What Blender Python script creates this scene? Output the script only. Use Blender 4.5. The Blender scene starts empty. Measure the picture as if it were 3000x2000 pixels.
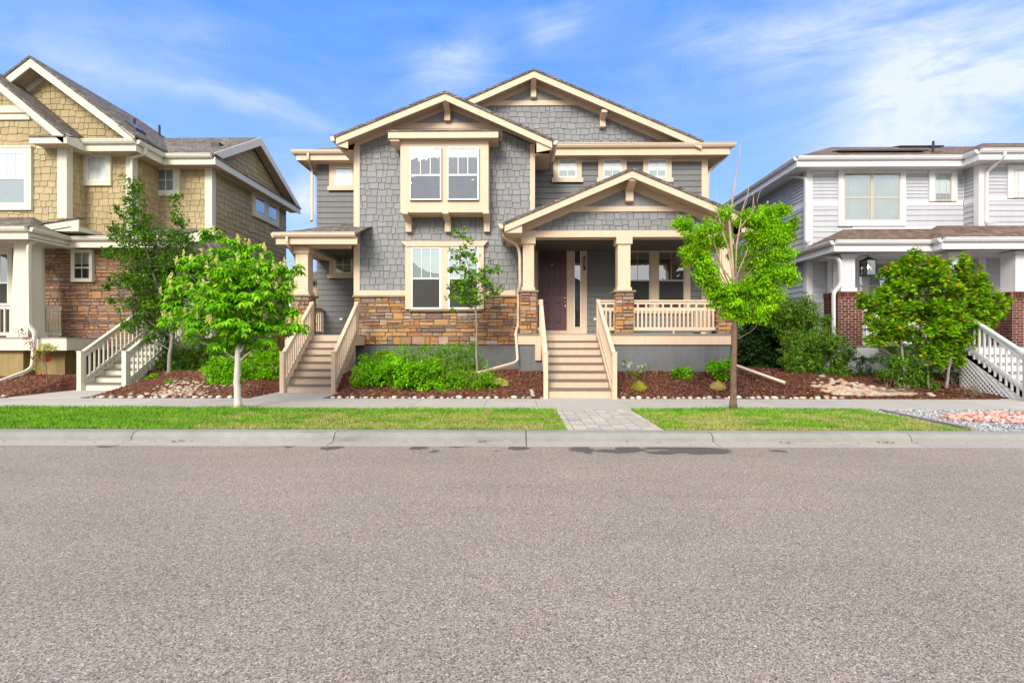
import bpy, math, random
from math import sin, cos, pi, radians, sqrt
from mathutils import Vector, noise
random.seed(7)
sc = bpy.context.scene
COL = sc.collection
# ------------------------------------------------------------------ camera
FPX = 1420.0                      # focal length in pixels of the 3000 px wide photograph
TH = 0.012                        # small turn of the camera to the left
HC = 1.267                        # eye height above the sidewalk (sidewalk is z = 0)
cam = bpy.data.cameras.new('camera'); camo = bpy.data.objects.new('camera', cam); COL.objects.link(camo)
cam.sensor_width = 36; cam.lens = 36*FPX/3000; cam.clip_end = 2000; cam.clip_start = 0.05
camo.location = (0, 0, HC); camo.rotation_euler = (radians(90), 0, TH)
sc.camera = camo
# ------------------------------------------------------------------ light
SUN_EL, SUN_AZ = radians(32), radians(-16)      # azimuth measured from -Y (towards the viewer), to the left
sun = bpy.data.lights.new('sun', 'SUN'); suno = bpy.data.objects.new('sun', sun); COL.objects.link(suno)
sun.energy = 2.3; sun.angle = radians(24); sun.color = (1.0, 0.92, 0.80)
sdir = Vector((sin(SUN_AZ)*cos(SUN_EL), -cos(SUN_AZ)*cos(SUN_EL), sin(SUN_EL)))
suno.rotation_euler = (-sdir).to_track_quat('-Z', 'Y').to_euler()
sc.view_settings.view_transform = 'Standard'; sc.view_settings.look = 'None'
sc.view_settings.exposure = 0.88; sc.view_settings.gamma = 1
sc.cycles.max_bounces = 6; sc.cycles.transparent_max_bounces = 12
sc.cycles.use_denoising = True
# ------------------------------------------------------------------ node helpers
class N:
    def __init__(s, nt): s.nt = nt
    def n(s, t, **k):
        x = s.nt.nodes.new(t)
        for a, b in k.items(): setattr(x, a, b)
        return x
    def put(s, sock, v):
        if v is None: return
        if isinstance(v, bpy.types.NodeSocket): s.nt.links.new(v, sock)
        else:
            if hasattr(sock.default_value, '__len__') and not hasattr(v, '__len__'): v = [v]*len(sock.default_value)
            if hasattr(v, '__len__') and len(sock.default_value) == 4 and len(v) == 3: v = tuple(v)+(1,)
            sock.default_value = v
    def m(s, op, a, b=None, c=None, clamp=False):
        x = s.n('ShaderNodeMath', operation=op, use_clamp=clamp)
        s.put(x.inputs[0], a); s.put(x.inputs[1], b)
        if c is not None: s.put(x.inputs[2], c)
        return x.outputs[0]
    def v(s, op, a, b=None, sc_=None):
        x = s.n('ShaderNodeVectorMath', operation=op); s.put(x.inputs[0], a); s.put(x.inputs[1], b)
        if sc_ is not None: s.put(x.inputs['Scale'], sc_)
        return x.outputs['Value'] if op in ('DOT_PRODUCT', 'LENGTH') else x.outputs[0]
    def mix(s, f, a, b, mode='MIX'):
        x = s.n('ShaderNodeMix', data_type='RGBA', blend_type=mode)
        s.put(x.inputs[0], f); s.put(x.inputs[6], a); s.put(x.inputs[7], b)
        return x.outputs[2]
    def noise(s, vec, scale, detail=3, rough=.55, dist=0):
        x = s.n('ShaderNodeTexNoise'); s.put(x.inputs['Vector'], vec)
        x.inputs['Scale'].default_value = scale; x.inputs['Detail'].default_value = detail
        x.inputs['Roughness'].default_value = rough; x.inputs['Distortion'].default_value = dist
        return x.outputs[0]
    def vor(s, vec, scale, out='Distance', feat='F1'):
        x = s.n('ShaderNodeTexVoronoi', feature=feat); s.put(x.inputs['Vector'], vec); x.inputs['Scale'].default_value = scale
        return x.outputs[out]
    def ramp(s, f, pts, interp='LINEAR'):
        x = s.n('ShaderNodeValToRGB'); r = x.color_ramp; r.interpolation = interp
        while len(r.elements) < len(pts): r.elements.new(.5)
        for e, (p, c) in zip(r.elements, pts):
            e.position = p; e.color = tuple(c)+(1,) if hasattr(c, '__len__') else (c, c, c, 1)
        s.put(x.inputs[0], f); return x.outputs[0]
    def rng(s, f, a, b, c=0, d=1):
        x = s.n('ShaderNodeMapRange'); s.put(x.inputs[0], f)
        for i, q in enumerate((a, b, c, d)): x.inputs[i+1].default_value = q
        return x.outputs[0]
    def scale(s, vec, k): return s.v('MULTIPLY', vec, k)
    def bump(s, h, strength=.3, dist=.01):
        x = s.n('ShaderNodeBump'); s.put(x.inputs['Height'], h); x.inputs['Strength'].default_value = strength
        x.inputs['Distance'].default_value = dist; return x.outputs[0]
# ------------------------------------------------------------------ world: Nishita sky with thin cirrus
w = bpy.data.worlds.new('World'); sc.world = w; w.use_nodes = True
nt = w.node_tree; nt.nodes.clear(); g = N(nt)
sky = g.n('ShaderNodeTexSky', sky_type='NISHITA', sun_disc=False, sun_elevation=SUN_EL,
          sun_rotation=math.atan2(sdir.x, sdir.y), air_density=1.0, dust_density=0.6, ozone_density=2.5, altitude=1600)
hs = g.n('ShaderNodeHueSaturation'); hs.inputs['Saturation'].default_value = 1.22; hs.inputs['Value'].default_value = 1.0
hs.inputs['Hue'].default_value = 0.515
g.put(hs.inputs['Color'], sky.outputs[0])
tc = g.n('ShaderNodeTexCoord'); D = g.v('NORMALIZE', tc.outputs['Generated'])
def pdir(px, py):
    u, v_ = (px-1500)/FPX, (1000-py)/FPX
    c, s_ = cos(TH), sin(TH)
    return Vector((u*c-s_, c+u*s_, v_)).normalized()
wob = g.v('SUBTRACT', g.n('ShaderNodeTexNoise').outputs[1], (.5, .5, .5))
nn = wob.node.inputs[0].links[0].from_node; nn.inputs['Scale'].default_value = 5; nn.inputs['Detail'].default_value = 5
g.put(nn.inputs['Vector'], D)
Dw = g.v('ADD', D, g.v('SCALE', wob, None, .12))
tot = None
# cloud banks: (from px, to px, half width px, weight)
for (x0, y0, x1, y1, hw, wt) in [(-150, 60, 420, 190, 42, .34), (420, 200, 950, 385, 24, .40), (-100, 0, 800, 170, 110, .22),
        (1190, 200, 1440, 172, 45, .62), (1540, 62, 1730, 45, 34, .45), (2000, 130, 2500, 95, 60, .62), (2400, 60, 3200, 150, 150, .50),
        (2400, 270, 3300, 330, 100, .62), (2600, 180, 3200, 230, 70, .40), (2500, 240, 3050, 215, 60, .3), (850, 560, 930, 620, 60, .8),
        (860, 740, 1000, 700, 60, .5), (2350, 400, 3300, 440, 60, .5), (-3000, 500, -1200, 200, 300, .6), (4200, 300, 6000, 500, 300, .6)]:
    a, b = pdir(x0, y0), pdir(x1, y1); c = (a+b)/2; t = (b-a); L = t.length/2; t.normalize()
    nrm = c.normalized().cross(t).normalized(); W = hw/FPX
    d_ = g.v('SUBTRACT', Dw, tuple(c))
    e1 = g.m('DIVIDE', g.v('DOT_PRODUCT', d_, tuple(t)), L*1.0); e2 = g.m('DIVIDE', g.v('DOT_PRODUCT', d_, tuple(nrm)), W)
    e3 = g.m('MULTIPLY', g.v('DOT_PRODUCT', d_, tuple(c.normalized())), 2.2)
    r2 = g.m('ADD', g.m('ADD', g.m('POWER', g.m('ABSOLUTE', e1), 2.5), g.m('MULTIPLY', e2, e2)), g.m('MULTIPLY', e3, e3))
    val = g.m('MULTIPLY', g.m('EXPONENT', g.m('MULTIPLY', r2, -1.0)), wt)
    tot = val if tot is None else g.m('ADD', tot, val)
# fibrous structure of the cirrus, drawn out along the wind
rot = g.n('ShaderNodeMapping'); rot.inputs['Rotation'].default_value = (0, radians(14), 0); rot.inputs['Scale'].default_value = (2.2, 3, 9)
g.put(rot.inputs['Vector'], D)
fib = g.noise(rot.outputs[0], 1.6, 9, .62, .6)
veil = g.noise(D, 1.7, 5, .5, .4)
zc = g.n('ShaderNodeSeparateXYZ'); g.put(zc.inputs[0], D); zz = zc.outputs[2]
cl = g.m('MULTIPLY', tot, g.rng(fib, .32, .72, .12, 1.2))
back = g.m('MAXIMUM', g.rng(g.n('ShaderNodeSeparateXYZ').outputs[1], .45, -.25), g.rng(zz, .62, .9))  # unseen cloud bank added behind and overhead for soft front light and window reflections
bsx = back.node.inputs[0].links[0].from_node.inputs[0].links[0].from_node; g.put(bsx.inputs[0], D)
cl = g.m('ADD', cl, g.m('MULTIPLY', back, g.rng(fib, .2, .6, .55, 1.0)))
cl = g.m('ADD', cl, g.m('MULTIPLY', g.rng(veil, .42, .8), g.rng(fib, .38, .75, 0, .42)), clamp=True)
hz = g.rng(zz, .0, .58, .75, 0); hz.node.interpolation_type = 'SMOOTHSTEP'
col = g.mix(.72, hs.outputs[0], (0.95, 2.95, 9.9))
col = g.mix(hz, col, (3.8, 5.7, 9.8))
col = g.mix(g.m('MULTIPLY', cl, .92), col, g.mix(back, (5.7, 6.2, 7.3), (10.2, 9.9, 9.4)))
bg = g.n('ShaderNodeBackground'); g.put(bg.inputs[0], col); bg.inputs[1].default_value = 0.085
g.nt.links.new(bg.outputs[0], g.n('ShaderNodeOutputWorld').inputs[0])
# ------------------------------------------------------------------ measuring helpers: photo pixel at a known depth -> metres
def X(px, Y):
    u = (px-1500)/FPX; return Y*(u*cos(TH)-sin(TH))/(cos(TH)+u*sin(TH))
def Z(px, py, Y):
    u = (px-1500)/FPX; return HC+Y*((1000-py)/FPX)/(cos(TH)+u*sin(TH))
# ------------------------------------------------------------------ materials
def newmat(name):
    m = bpy.data.materials.new(name); m.use_nodes = True; m.node_tree.nodes.clear(); q = N(m.node_tree)
    p = q.n('ShaderNodeBsdfPrincipled'); o = q.n('ShaderNodeOutputMaterial'); q.nt.links.new(p.outputs[0], o.inputs[0])
    q.p = p; q.out = o; q.tc = q.n('ShaderNodeTexCoord').outputs['Object']
    return m, q
def vary(q, c, amt, *facs):
    for f, k in zip(facs, amt):
        c = q.mix(1, c, q.ramp(f, [(.0, 1-k), (1, 1+k)]), 'MULTIPLY')
    return c
def paint(name, c, rough=.6, n1=.06, sc1=1.2, isl=0.0, grain=.0, bump=.12, bsc=60, spec=.3, streak=.0):
    m, q = newmat(name)
    f = q.noise(q.tc, sc1, 5, .6)
    col = q.mix(1, c, q.ramp(f, [(.3, 1-n1), (.7, 1+n1)]), 'MULTIPLY')
    if isl:
        geo = q.n('ShaderNodeNewGeometry'); col = q.mix(1, col, q.ramp(geo.outputs['Random Per Island'], [(0, 1-isl), (1, 1+isl)]), 'MULTIPLY')
    if streak:
        st = q.noise(q.v('MULTIPLY', q.tc, (9, 9, .7)), 1, 5, .7); col = q.mix(1, col, q.ramp(st, [(.35, 1-streak), (.6, 1+streak*.3)]), 'MULTIPLY')
    if grain:
        gr = q.noise(q.tc, 140, 2); col = q.mix(1, col, q.ramp(gr, [(.3, 1-grain), (.7, 1+grain)]), 'MULTIPLY')
    q.put(q.p.inputs['Base Color'], col); q.p.inputs['Roughness'].default_value = rough
    q.p.inputs['Specular IOR Level'].default_value = spec
    if bump: q.put(q.p.inputs['Normal'], q.bump(q.noise(q.tc, bsc, 4), bump, .01))
    return m
M = {}
M['cream'] = paint('cream_paint', (.665, .51, .37), .55, .035, streak=.05, bump=.06)
M['stairpaint'] = paint('stair_paint', (.60, .465, .345), .6, .05, streak=.07)
M['tread'] = paint('tread_paint', (.17, .145, .125), .7, .12)
M['lap'] = paint('grey_lap', (.17, .172, .173), .6, .05, isl=.05, bump=.1, streak=.05)
M['shake'] = paint('grey_shake', (.232, .238, .247), .62, .05, isl=.09, bump=.1)
M['batten'] = paint('grey_batten', (.27, .28, .28), .6, .05, isl=.05)
M['found'] = paint('grey_foundation', (.15, .155, .165), .85, .14, 1.6, grain=.08, bump=.3, bsc=30, streak=.1)
M['tan'] = paint('tan_shake', (.40, .32, .175), .65, .06, isl=.10, streak=.06)
M['ivory'] = paint('ivory_trim', (.66, .64, .52), .55, .04, streak=.05)
M['tanfound'] = paint('tan_foundation', (.30, .225, .10), .85, .16, 1.5, grain=.06, bump=.25, streak=.12)
M['bluelap'] = paint('pale_lap', (.45, .465, .50), .6, .04, isl=.03, streak=.04)
M['white'] = paint('white_trim', (.69, .69, .70), .5, .03, streak=.05)
M['whitefound'] = paint('white_foundation', (.66, .70, .74), .8, .1, bump=.2)
M['taupe'] = paint('taupe_sash', (.55, .47, .36), .5, .03)
M['sash'] = paint('white_sash', (.86, .83, .75), .4, .02, bump=0)
M['deckgrey'] = paint('deck_boards', (.27, .255, .24), .7, .1)
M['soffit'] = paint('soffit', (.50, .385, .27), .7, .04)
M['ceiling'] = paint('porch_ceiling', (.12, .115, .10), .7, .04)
M['black'] = paint('black_metal', (.015, .015, .016), .4, .1, spec=.5)
M['gut'] = paint('gutter_cream', (.63, .50, .365), .4, .03, spec=.5, bump=.03)
M['gutivory'] = paint('gutter_ivory', (.66, .645, .53), .4, .03, spec=.5, bump=.03)
M['gutwhite'] = paint('gutter_white', (.70, .70, .71), .4, .03, spec=.5, bump=.03)
M['door'] = paint('maroon_door', (.12, .055, .065), .38, .08, spec=.5, bump=.03)
M['steel'] = paint('brushed_nickel', (.75, .72, .66), .25, .03, bump=0); M['steel'].node_tree.nodes['Principled BSDF'].inputs['Metallic'].default_value = 1
M['cedar'] = paint('cedar_fence', (.23, .115, .055), .8, .15, 3, isl=.2, streak=.2)
M['stonecap'] = paint('stone_cap', (.27, .20, .135), .85, .15, 6, bump=.5, bsc=25)
M['curtain'] = paint('curtain', (.27, .37, .355), .8, .12, 2)
M['grillegrey'] = paint('grille_grey', (.30, .34, .34), .5, .02)
M['blue'] = paint('blue_plastic', (.02, .16, .62), .4, .1)
M['gapshade'] = paint('gap_shade', (.05, .045, .042), .8, .1)  # wall core coloured near black, painting deep shade into the cladding gaps
def m_conc(name, c, dk=.1, cracks=False):
    m, q = newmat(name)
    f = q.noise(q.tc, .8, 6, .62); f2 = q.noise(q.tc, 6, 5, .6); f3 = q.noise(q.tc, 90, 3)
    col = vary(q, c, (dk*1.6, dk, .16), f, f2, f3)
    st = q.noise(q.v('MULTIPLY', q.tc, (.6, 3, 2)), 1.5, 6, .7, 1.0)
    col = q.mix(q.rng(st, .54, .70, 0, .55), col, tuple(x*.55 for x in c))
    geo = q.n('ShaderNodeNewGeometry'); col = q.mix(1, col, q.ramp(geo.outputs['Random Per Island'], [(0, .93), (1, 1.06)]), 'MULTIPLY')
    q.put(q.p.inputs['Base Color'], col); q.p.inputs['Roughness'].default_value = .85
    q.put(q.p.inputs['Normal'], q.bump(q.m('ADD', f3, q.m('MULTIPLY', f2, .6)), .35, .006))
    return m
M['walk'] = m_conc('sidewalk_concrete', (.42, .395, .355), .07)
M['kerb'] = m_conc('kerb_concrete', (.26, .26, .24), .2)
M['pan'] = m_conc('gutter_concrete', (.35, .315, .28), .09)
def m_island(name, pts, rough=.85, bsc=40, bump=.6, nz=.25, bdist=.01):
    m, q = newmat(name)
    geo = q.n('ShaderNodeNewGeometry'); col = q.ramp(geo.outputs['Random Per Island'], pts)
    f = q.noise(q.tc, bsc*.35, 5, .65); f2 = q.noise(q.tc, bsc*1.5, 3, .6)
    col = vary(q, col, (nz*1.8, nz), f, f2)
    q.put(q.p.inputs['Base Color'], col); q.p.inputs['Roughness'].default_value = rough; q.p.inputs['Specular IOR Level'].default_value = .25
    q.put(q.p.inputs['Normal'], q.bump(q.noise(q.tc, bsc, 5, .65), bump, bdist))
    return m
ledge = [(0, (.44, .22, .075)), (.13, (.34, .15, .07)), (.26, (.50, .29, .12)), (.36, (.20, .125, .09)), (.48, (.33, .24, .17)),
         (.58, (.45, .25, .10)), (.67, (.145, .12, .11)), (.75, (.38, .175, .11)), (.84, (.44, .39, .34)), (.92, (.25, .18, .135)), (1, (.47, .31, .17))]
M['stone'] = m_island('ledgestone', ledge)
ledge2 = [(0, (.40, .22, .11)), (.15, (.30, .165, .10)), (.3, (.36, .235, .16)), (.45, (.23, .15, .11)), (.58, (.44, .24, .10)), (.7, (.27, .20, .16)), (.82, (.37, .20, .12)), (.92, (.19, .14, .12)), (1, (.42, .30, .21))]
M['stone2'] = m_island('brown_ledgestone', ledge2)
M['mortar'] = paint('dark_mortar', (.07, .055, .045), .95, .2)
M['brick'] = m_island('red_brick', [(0, (.085, .026, .018)), (.5, (.14, .045, .03)), (.8, (.055, .02, .017)), (1, (.19, .065, .045))], bsc=50, bump=.3, nz=.12)
M['brickmortar'] = paint('pale_mortar', (.60, .46, .40), .95, .1)
M['paver'] = m_island('concrete_paver', [(0, (.42, .36, .27)), (.35, (.36, .345, .32)), (.6, (.47, .44, .39)), (.8, (.30, .30, .30)), (1, (.50, .42, .30))], bsc=60, bump=.3, nz=.08)
M['pebble'] = m_island('white_pebble', [(0, (.62, .56, .48)), (.4, (.74, .70, .64)), (.7, (.42, .38, .34)), (1, (.80, .76, .70))], bsc=30, bump=.2, nz=.1)
M['river'] = m_island('river_rock', [(0, (.36, .26, .18)), (.3, (.48, .41, .33)), (.6, (.42, .24, .15)), (.8, (.26, .22, .18)), (1, (.54, .45, .35))], bsc=30, bump=.3, nz=.12)
M['gravel'] = m_island('grey_gravel', [(0, (.14, .15, .16)), (.4, (.30, .31, .32)), (.75, (.45, .46, .46)), (1, (.62, .62, .60))], bsc=50, bump=.3, nz=.1)
M['pink'] = m_island('pink_rock', [(0, (.58, .20, .14)), (.3, (.70, .38, .31)), (.6, (.66, .52, .47)), (.8, (.48, .15, .10)), (1, (.78, .66, .60))], bsc=40, bump=.3, nz=.15)
M['chips'] = m_island('bark_chips', [(0, (.17, .062, .030)), (.35, (.25, .095, .048)), (.6, (.05, .022, .014)), (.85, (.26, .125, .075)), (1, (.38, .26, .18))], bsc=60, bump=.3, nz=.2)
M['dry'] = m_island('dry_stems', [(0, (.60, .44, .15)), (.5, (.68, .55, .18)), (1, (.42, .40, .08))], bsc=60, bump=0, nz=.1)
M['dead'] = m_island('dead_stems', [(0, (.20, .14, .09)), (1, (.30, .23, .16))], bsc=60, bump=0, nz=.1)
def m_bark(name, c, sc1=30, amt=.3):
    m, q = newmat(name)
    f = q.noise(q.v('MULTIPLY', q.tc, (1, 1, .25)), sc1, 5, .7); f2 = q.noise(q.tc, 5, 4)
    q.put(q.p.inputs['Base Color'], vary(q, c, (amt*1.6, amt), f, f2)); q.p.inputs['Roughness'].default_value = .9
    q.put(q.p.inputs['Normal'], q.bump(f, .8, .01)); return m
M['barkpale'] = m_bark('pale_bark', (.62, .58, .52), 24, .16)
M['barkgrey'] = m_bark('grey_bark', (.27, .24, .20), 30)
M['barkbrown'] = m_bark('brown_bark', (.17, .105, .065), 26, .45)
M['barktan'] = m_bark('dead_twig_bark', (.44, .33, .22), 30)
def m_leaf(name, pts, trans=.35, rough=.5, patch=.35):
    m, q = newmat(name)
    geo = q.n('ShaderNodeNewGeometry'); col = q.ramp(geo.outputs['Random Per Island'], pts)
    f = q.noise(q.tc, 3.2, 3); col = q.mix(1, col, q.ramp(f, [(.3, 1-patch), (.7, 1+patch)]), 'MULTIPLY')
    q.put(q.p.inputs['Base Color'], col); q.p.inputs['Roughness'].default_value = rough; q.p.inputs['Specular IOR Level'].default_value = .08
    tr = q.n('ShaderNodeBsdfTranslucent'); q.put(tr.inputs[0], q.mix(1, col, (1.25, 1.2, .55), 'MULTIPLY'))
    mx = q.n('ShaderNodeMixShader'); mx.inputs[0].default_value = trans
    q.nt.links.new(q.p.outputs[0], mx.inputs[1]); q.nt.links.new(tr.outputs[0], mx.inputs[2]); q.nt.links.new(mx.outputs[0], q.out.inputs[0])
    return m
M['lf_buckeye'] = m_leaf('buckeye_leaf', [(0, (.075, .27, .005)), (.5, (.15, .44, .007)), (.85, (.26, .56, .010)), (1, (.44, .64, .03))])
M['lf_dark'] = m_leaf('birch_leaf', [(0, (.035, .12, .008)), (.6, (.08, .23, .010)), (1, (.19, .37, .02))])
M['lf_young'] = m_leaf('young_leaf', [(0, (.06, .19, .012)), (.6, (.13, .33, .015)), (1, (.30, .44, .03))])
M['lf_locust'] = m_leaf('locust_leaf', [(0, (.15, .38, .006)), (.5, (.25, .54, .008)), (1, (.44, .68, .02))], .42)
M['lf_maple'] = m_leaf('maple_leaf', [(0, (.065, .20, .004)), (.5, (.15, .37, .006)), (.86, (.30, .52, .012)), (.95, (.44, .40, .03)), (1, (.55, .32, .05))])
M['lf_mapletip'] = m_leaf('maple_tip_leaf', [(0, (.45, .24, .04)), (.5, (.55, .33, .06)), (1, (.32, .36, .04))])
M['lf_bright'] = m_leaf('spirea_leaf', [(0, (.09, .32, .005)), (.5, (.19, .52, .008)), (1, (.38, .66, .02))])
M['lf_spring'] = m_leaf('privet_leaf', [(0, (.08, .24, .008)), (.5, (.16, .40, .012)), (1, (.34, .54, .03))])
M['lf_deep'] = m_leaf('deep_leaf', [(0, (.012, .035, .010)), (.6, (.024, .062, .013)), (1, (.05, .10, .02))], .2)
M['lf_rose'] = m_leaf('rose_leaf', [(0, (.06, .16, .016)), (.6, (.12, .27, .022)), (1, (.24, .38, .05))])
M['lf_grey'] = m_leaf('silver_leaf', [(0, (.11, .15, .11)), (1, (.24, .29, .23))])
M['lf_red'] = m_leaf('red_maple_leaf', [(0, (.20, .012, .018)), (1, (.36, .03, .04))])
M['lf_lime'] = m_leaf('lime_leaf', [(0, (.40, .44, .05)), (1, (.55, .52, .09))])
M['flower'] = m_leaf('cream_flower', [(0, (.80, .74, .26)), (.6, (.85, .82, .42)), (1, (.84, .70, .30))], .3, patch=.1)
M['orange'] = m_leaf('orange_flower', [(0, (.75, .16, .03)), (1, (.85, .35, .10))], .3, patch=.1)
M['whitefl'] = m_leaf('white_flower', [(0, (.7, .66, .72)), (1, (.85, .84, .86))], .3, patch=.1)
def m_grass():
    m, q = newmat('grass_blade')
    geo = q.n('ShaderNodeNewGeometry'); r = geo.outputs['Random Per Island']
    f = q.noise(q.v('MULTIPLY', q.tc, (1, 1.8, 1)), 1.1, 4, .65, .8); f2 = q.noise(q.tc, 7, 4, .7)
    sep = q.n('ShaderNodeSeparateXYZ'); q.put(sep.inputs[0], q.tc)
    lushL = q.rng(sep.outputs[0], -9.5, -3.0, .30, 0); back = q.rng(sep.outputs[1], 8.2, 9.1, 0, .16)
    t = q.m('ADD', q.m('ADD', q.m('MULTIPLY', f, .95), q.m('MULTIPLY', f2, .30)), q.m('ADD', lushL, back))
    green = q.ramp(r, [(0, (.075, .28, .004)), (.5, (.18, .46, .006)), (1, (.36, .60, .012))])
    drk = q.noise(q.v('MULTIPLY', q.tc, (1.3, 2.2, 1)), 1.6, 4, .7, 1.0); green = q.mix(q.rng(drk, .46, .62), green, q.mix(1, green, (.45, .58, .6), 'MULTIPLY'))
    yel = q.ramp(r, [(0, (.60, .50, .20)), (.35, (.42, .44, .07)), (.65, (.22, .38, .03)), (1, (.68, .56, .30))])
    col = q.mix(q.rng(t, .60, .70), yel, green)
    q.put(q.p.inputs['Base Color'], col); q.p.inputs['Roughness'].default_value = .6
    tr = q.n('ShaderNodeBsdfTranslucent'); q.put(tr.inputs[0], col); mx = q.n('ShaderNodeMixShader'); mx.inputs[0].default_value = .3
    q.nt.links.new(q.p.outputs[0], mx.inputs[1]); q.nt.links.new(tr.outputs[0], mx.inputs[2]); q.nt.links.new(mx.outputs[0], q.out.inputs[0])
    return m
M['grass'] = m_grass()
M['soil'] = paint('lawn_soil', (.12, .10, .035), .95, .3, 6, grain=.2, bump=.6)
M['bed'] = paint('mulch_base', (.115, .042, .026), .95, .35, 9, grain=.3, bump=1.0, bsc=45)
M['farground'] = paint('far_ground', (.16, .17, .08), .95, .2, .3)
def m_asphalt():
    m, q = newmat('asphalt')
    v = q.n('ShaderNodeTexVoronoi'); q.put(v.inputs['Vector'], q.tc); v.inputs['Scale'].default_value = 150
    bw = q.n('ShaderNodeSeparateColor'); q.put(bw.inputs[0], v.outputs['Color'])
    agg = q.ramp(bw.outputs[0], [(0, (.095, .080, .066)), (.14, (.190, .162, .132)), (.4, (.278, .238, .194)), (.7, (.350, .300, .247)), (.93, (.43, .378, .318)), (1, (.62, .56, .49))])
    tint = q.ramp(bw.outputs[1], [(0, (.92, .96, 1.0)), (.5, (1, 1, 1)), (1, (1.08, 1.0, .94))]); agg = q.mix(1, agg, tint, 'MULTIPLY')
    pit = q.rng(q.noise(q.tc, 95, 2), .30, .44); agg = q.mix(q.m('SUBTRACT', 1, pit), agg, (.085, .08, .078))
    f = q.noise(q.tc, .55, 5, .6); f2 = q.noise(q.v('MULTIPLY', q.tc, (.5, 2.5, 1)), 1.0, 5, .6); f3 = q.noise(q.v('MULTIPLY', q.tc, (.12, .9, 1)), 1.0, 4, .6, .5); agg = vary(q, agg, (.18, .12, .16), f, f2, f3)
    # wet patches along the gutter, each with its own place and size on the road
    wobn = q.n('ShaderNodeTexNoise'); q.put(wobn.inputs['Vector'], q.tc); wobn.inputs['Scale'].default_value = 3.5; wobn.inputs['Detail'].default_value = 5
    pw = q.v('ADD', q.tc, q.v('SCALE', q.v('SUBTRACT', wobn.outputs[1], (.5, .5, .5)), None, .34))
    wet = None
    for (px, py, rx, ry) in [(975, 1313, .13, .06), (850, 1309, .12, .03), (320, 1308, .16, .04), (1230, 1312, .12, .04), (1275, 1320, .08, .03), (1525, 1313, .15, .05), (1708, 1315, .16, .09),
            (1800, 1320, .30, .05), (1850, 1315, .24, .07), (1935, 1311, .2, .04), (2040, 1316, .46, .11), (1950, 1324, .25, .04), (2110, 1319, .2, .05), (1450, 1321, .07, .02), (2284, 1319, .12, .03), (1340, 1308, .25, .02)]:
        Yd = (HC+.128)*FPX/(py-1000); c = (X(px, Yd), Yd, 0)
        e = q.v('DIVIDE', q.v('SUBTRACT', pw, c), (rx*1.0, ry*2.5, 100)); L = q.v('LENGTH', e); s_ = q.rng(L, .8, 1.02, .8, 0)
        wet = s_ if wet is None else q.m('MAXIMUM', wet, s_)
    agg = q.mix(wet, agg, (.055, .052, .05))
    sp = q.noise(q.tc, 7, 2, .5); agg = q.mix(q.rng(sp, .76, .79, 0, .5), agg, (.06, .055, .05))
    q.put(q.p.inputs['Base Color'], agg); q.put(q.p.inputs['Roughness'], q.rng(wet, 0, 1, .88, .62)); q.p.inputs['Specular IOR Level'].default_value = .3
    q.put(q.p.inputs['Normal'], q.bump(q.m('ADD', v.outputs['Distance'], q.noise(q.tc, 220, 2)), .55, .005))
    return m
M['asphalt'] = m_asphalt()
def m_roof(name, c1, c2, c3):
    m, q = newmat(name)
    geo = q.n('ShaderNodeNewGeometry'); s = q.n('ShaderNodeSeparateXYZ'); q.put(s.inputs[0], geo.outputs['Normal'])
    p = q.n('ShaderNodeSeparateXYZ'); q.put(p.inputs[0], q.tc)
    k = q.m('GREATER_THAN', q.m('ABSOLUTE', s.outputs[1]), q.m('ABSOLUTE', s.outputs[0]))
    u = q.m('ADD', q.m('MULTIPLY', k, p.outputs[0]), q.m('MULTIPLY', q.m('SUBTRACT', 1, k), p.outputs[1]))
    cv = q.n('ShaderNodeCombineXYZ'); q.put(cv.inputs[0], u); q.put(cv.inputs[1], q.m('MULTIPLY', p.outputs[2], 2.3))
    b = q.n('ShaderNodeTexBrick'); q.put(b.inputs['Vector'], cv.outputs[0]); b.inputs['Scale'].default_value = 1
    b.inputs['Brick Width'].default_value = .23; b.inputs['Row Height'].default_value = .14; b.inputs['Mortar Size'].default_value = .008
    b.offset_frequency = 2; b.offset = .37; b.squash = .6; b.squash_frequency = 3
    for i, c in enumerate(((0, 0, 0, 1), (1, 1, 1, 1), (.0, .0, .0, 1))): b.inputs[i+1].default_value = c
    tn = q.n('ShaderNodeTexNoise'); q.put(tn.inputs['Vector'], q.v('MULTIPLY', cv.outputs[0], (3.2, 8, 1))); tn.inputs['Scale'].default_value = 1.4; tn.inputs['Detail'].default_value = 4
    f = q.m('ADD', q.m('MULTIPLY', q.n('ShaderNodeRGBToBW').outputs[0], .38), q.m('MULTIPLY', tn.outputs[0], .85))
    bwn = [n for n in q.nt.nodes if n.bl_idname == 'ShaderNodeRGBToBW'][0]; q.put(bwn.inputs[0], b.outputs[0])
    col = q.ramp(f, [(.28, c1), (.56, c2), (.86, c3)]); col = vary(q, col, (.18, .22), q.noise(q.tc, 160, 2), q.noise(q.tc, .9, 4))
    col = q.mix(b.outputs['Fac'], col, (.03, .028, .025))
    q.put(q.p.inputs['Base Color'], col); q.p.inputs['Roughness'].default_value = .92; q.p.inputs['Specular IOR Level'].default_value = .2
    q.put(q.p.inputs['Normal'], q.bump(q.m('SUBTRACT', q.noise(q.tc, 180, 2), b.outputs['Fac']), .5, .008))
    return m
M['roof'] = m_roof('asphalt_shingle_grey', (.075, .065, .058), (.15, .13, .115), (.26, .225, .195))
M['roofb'] = m_roof('asphalt_shingle_brown', (.075, .05, .04), (.15, .10, .08), (.25, .18, .14))
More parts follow.
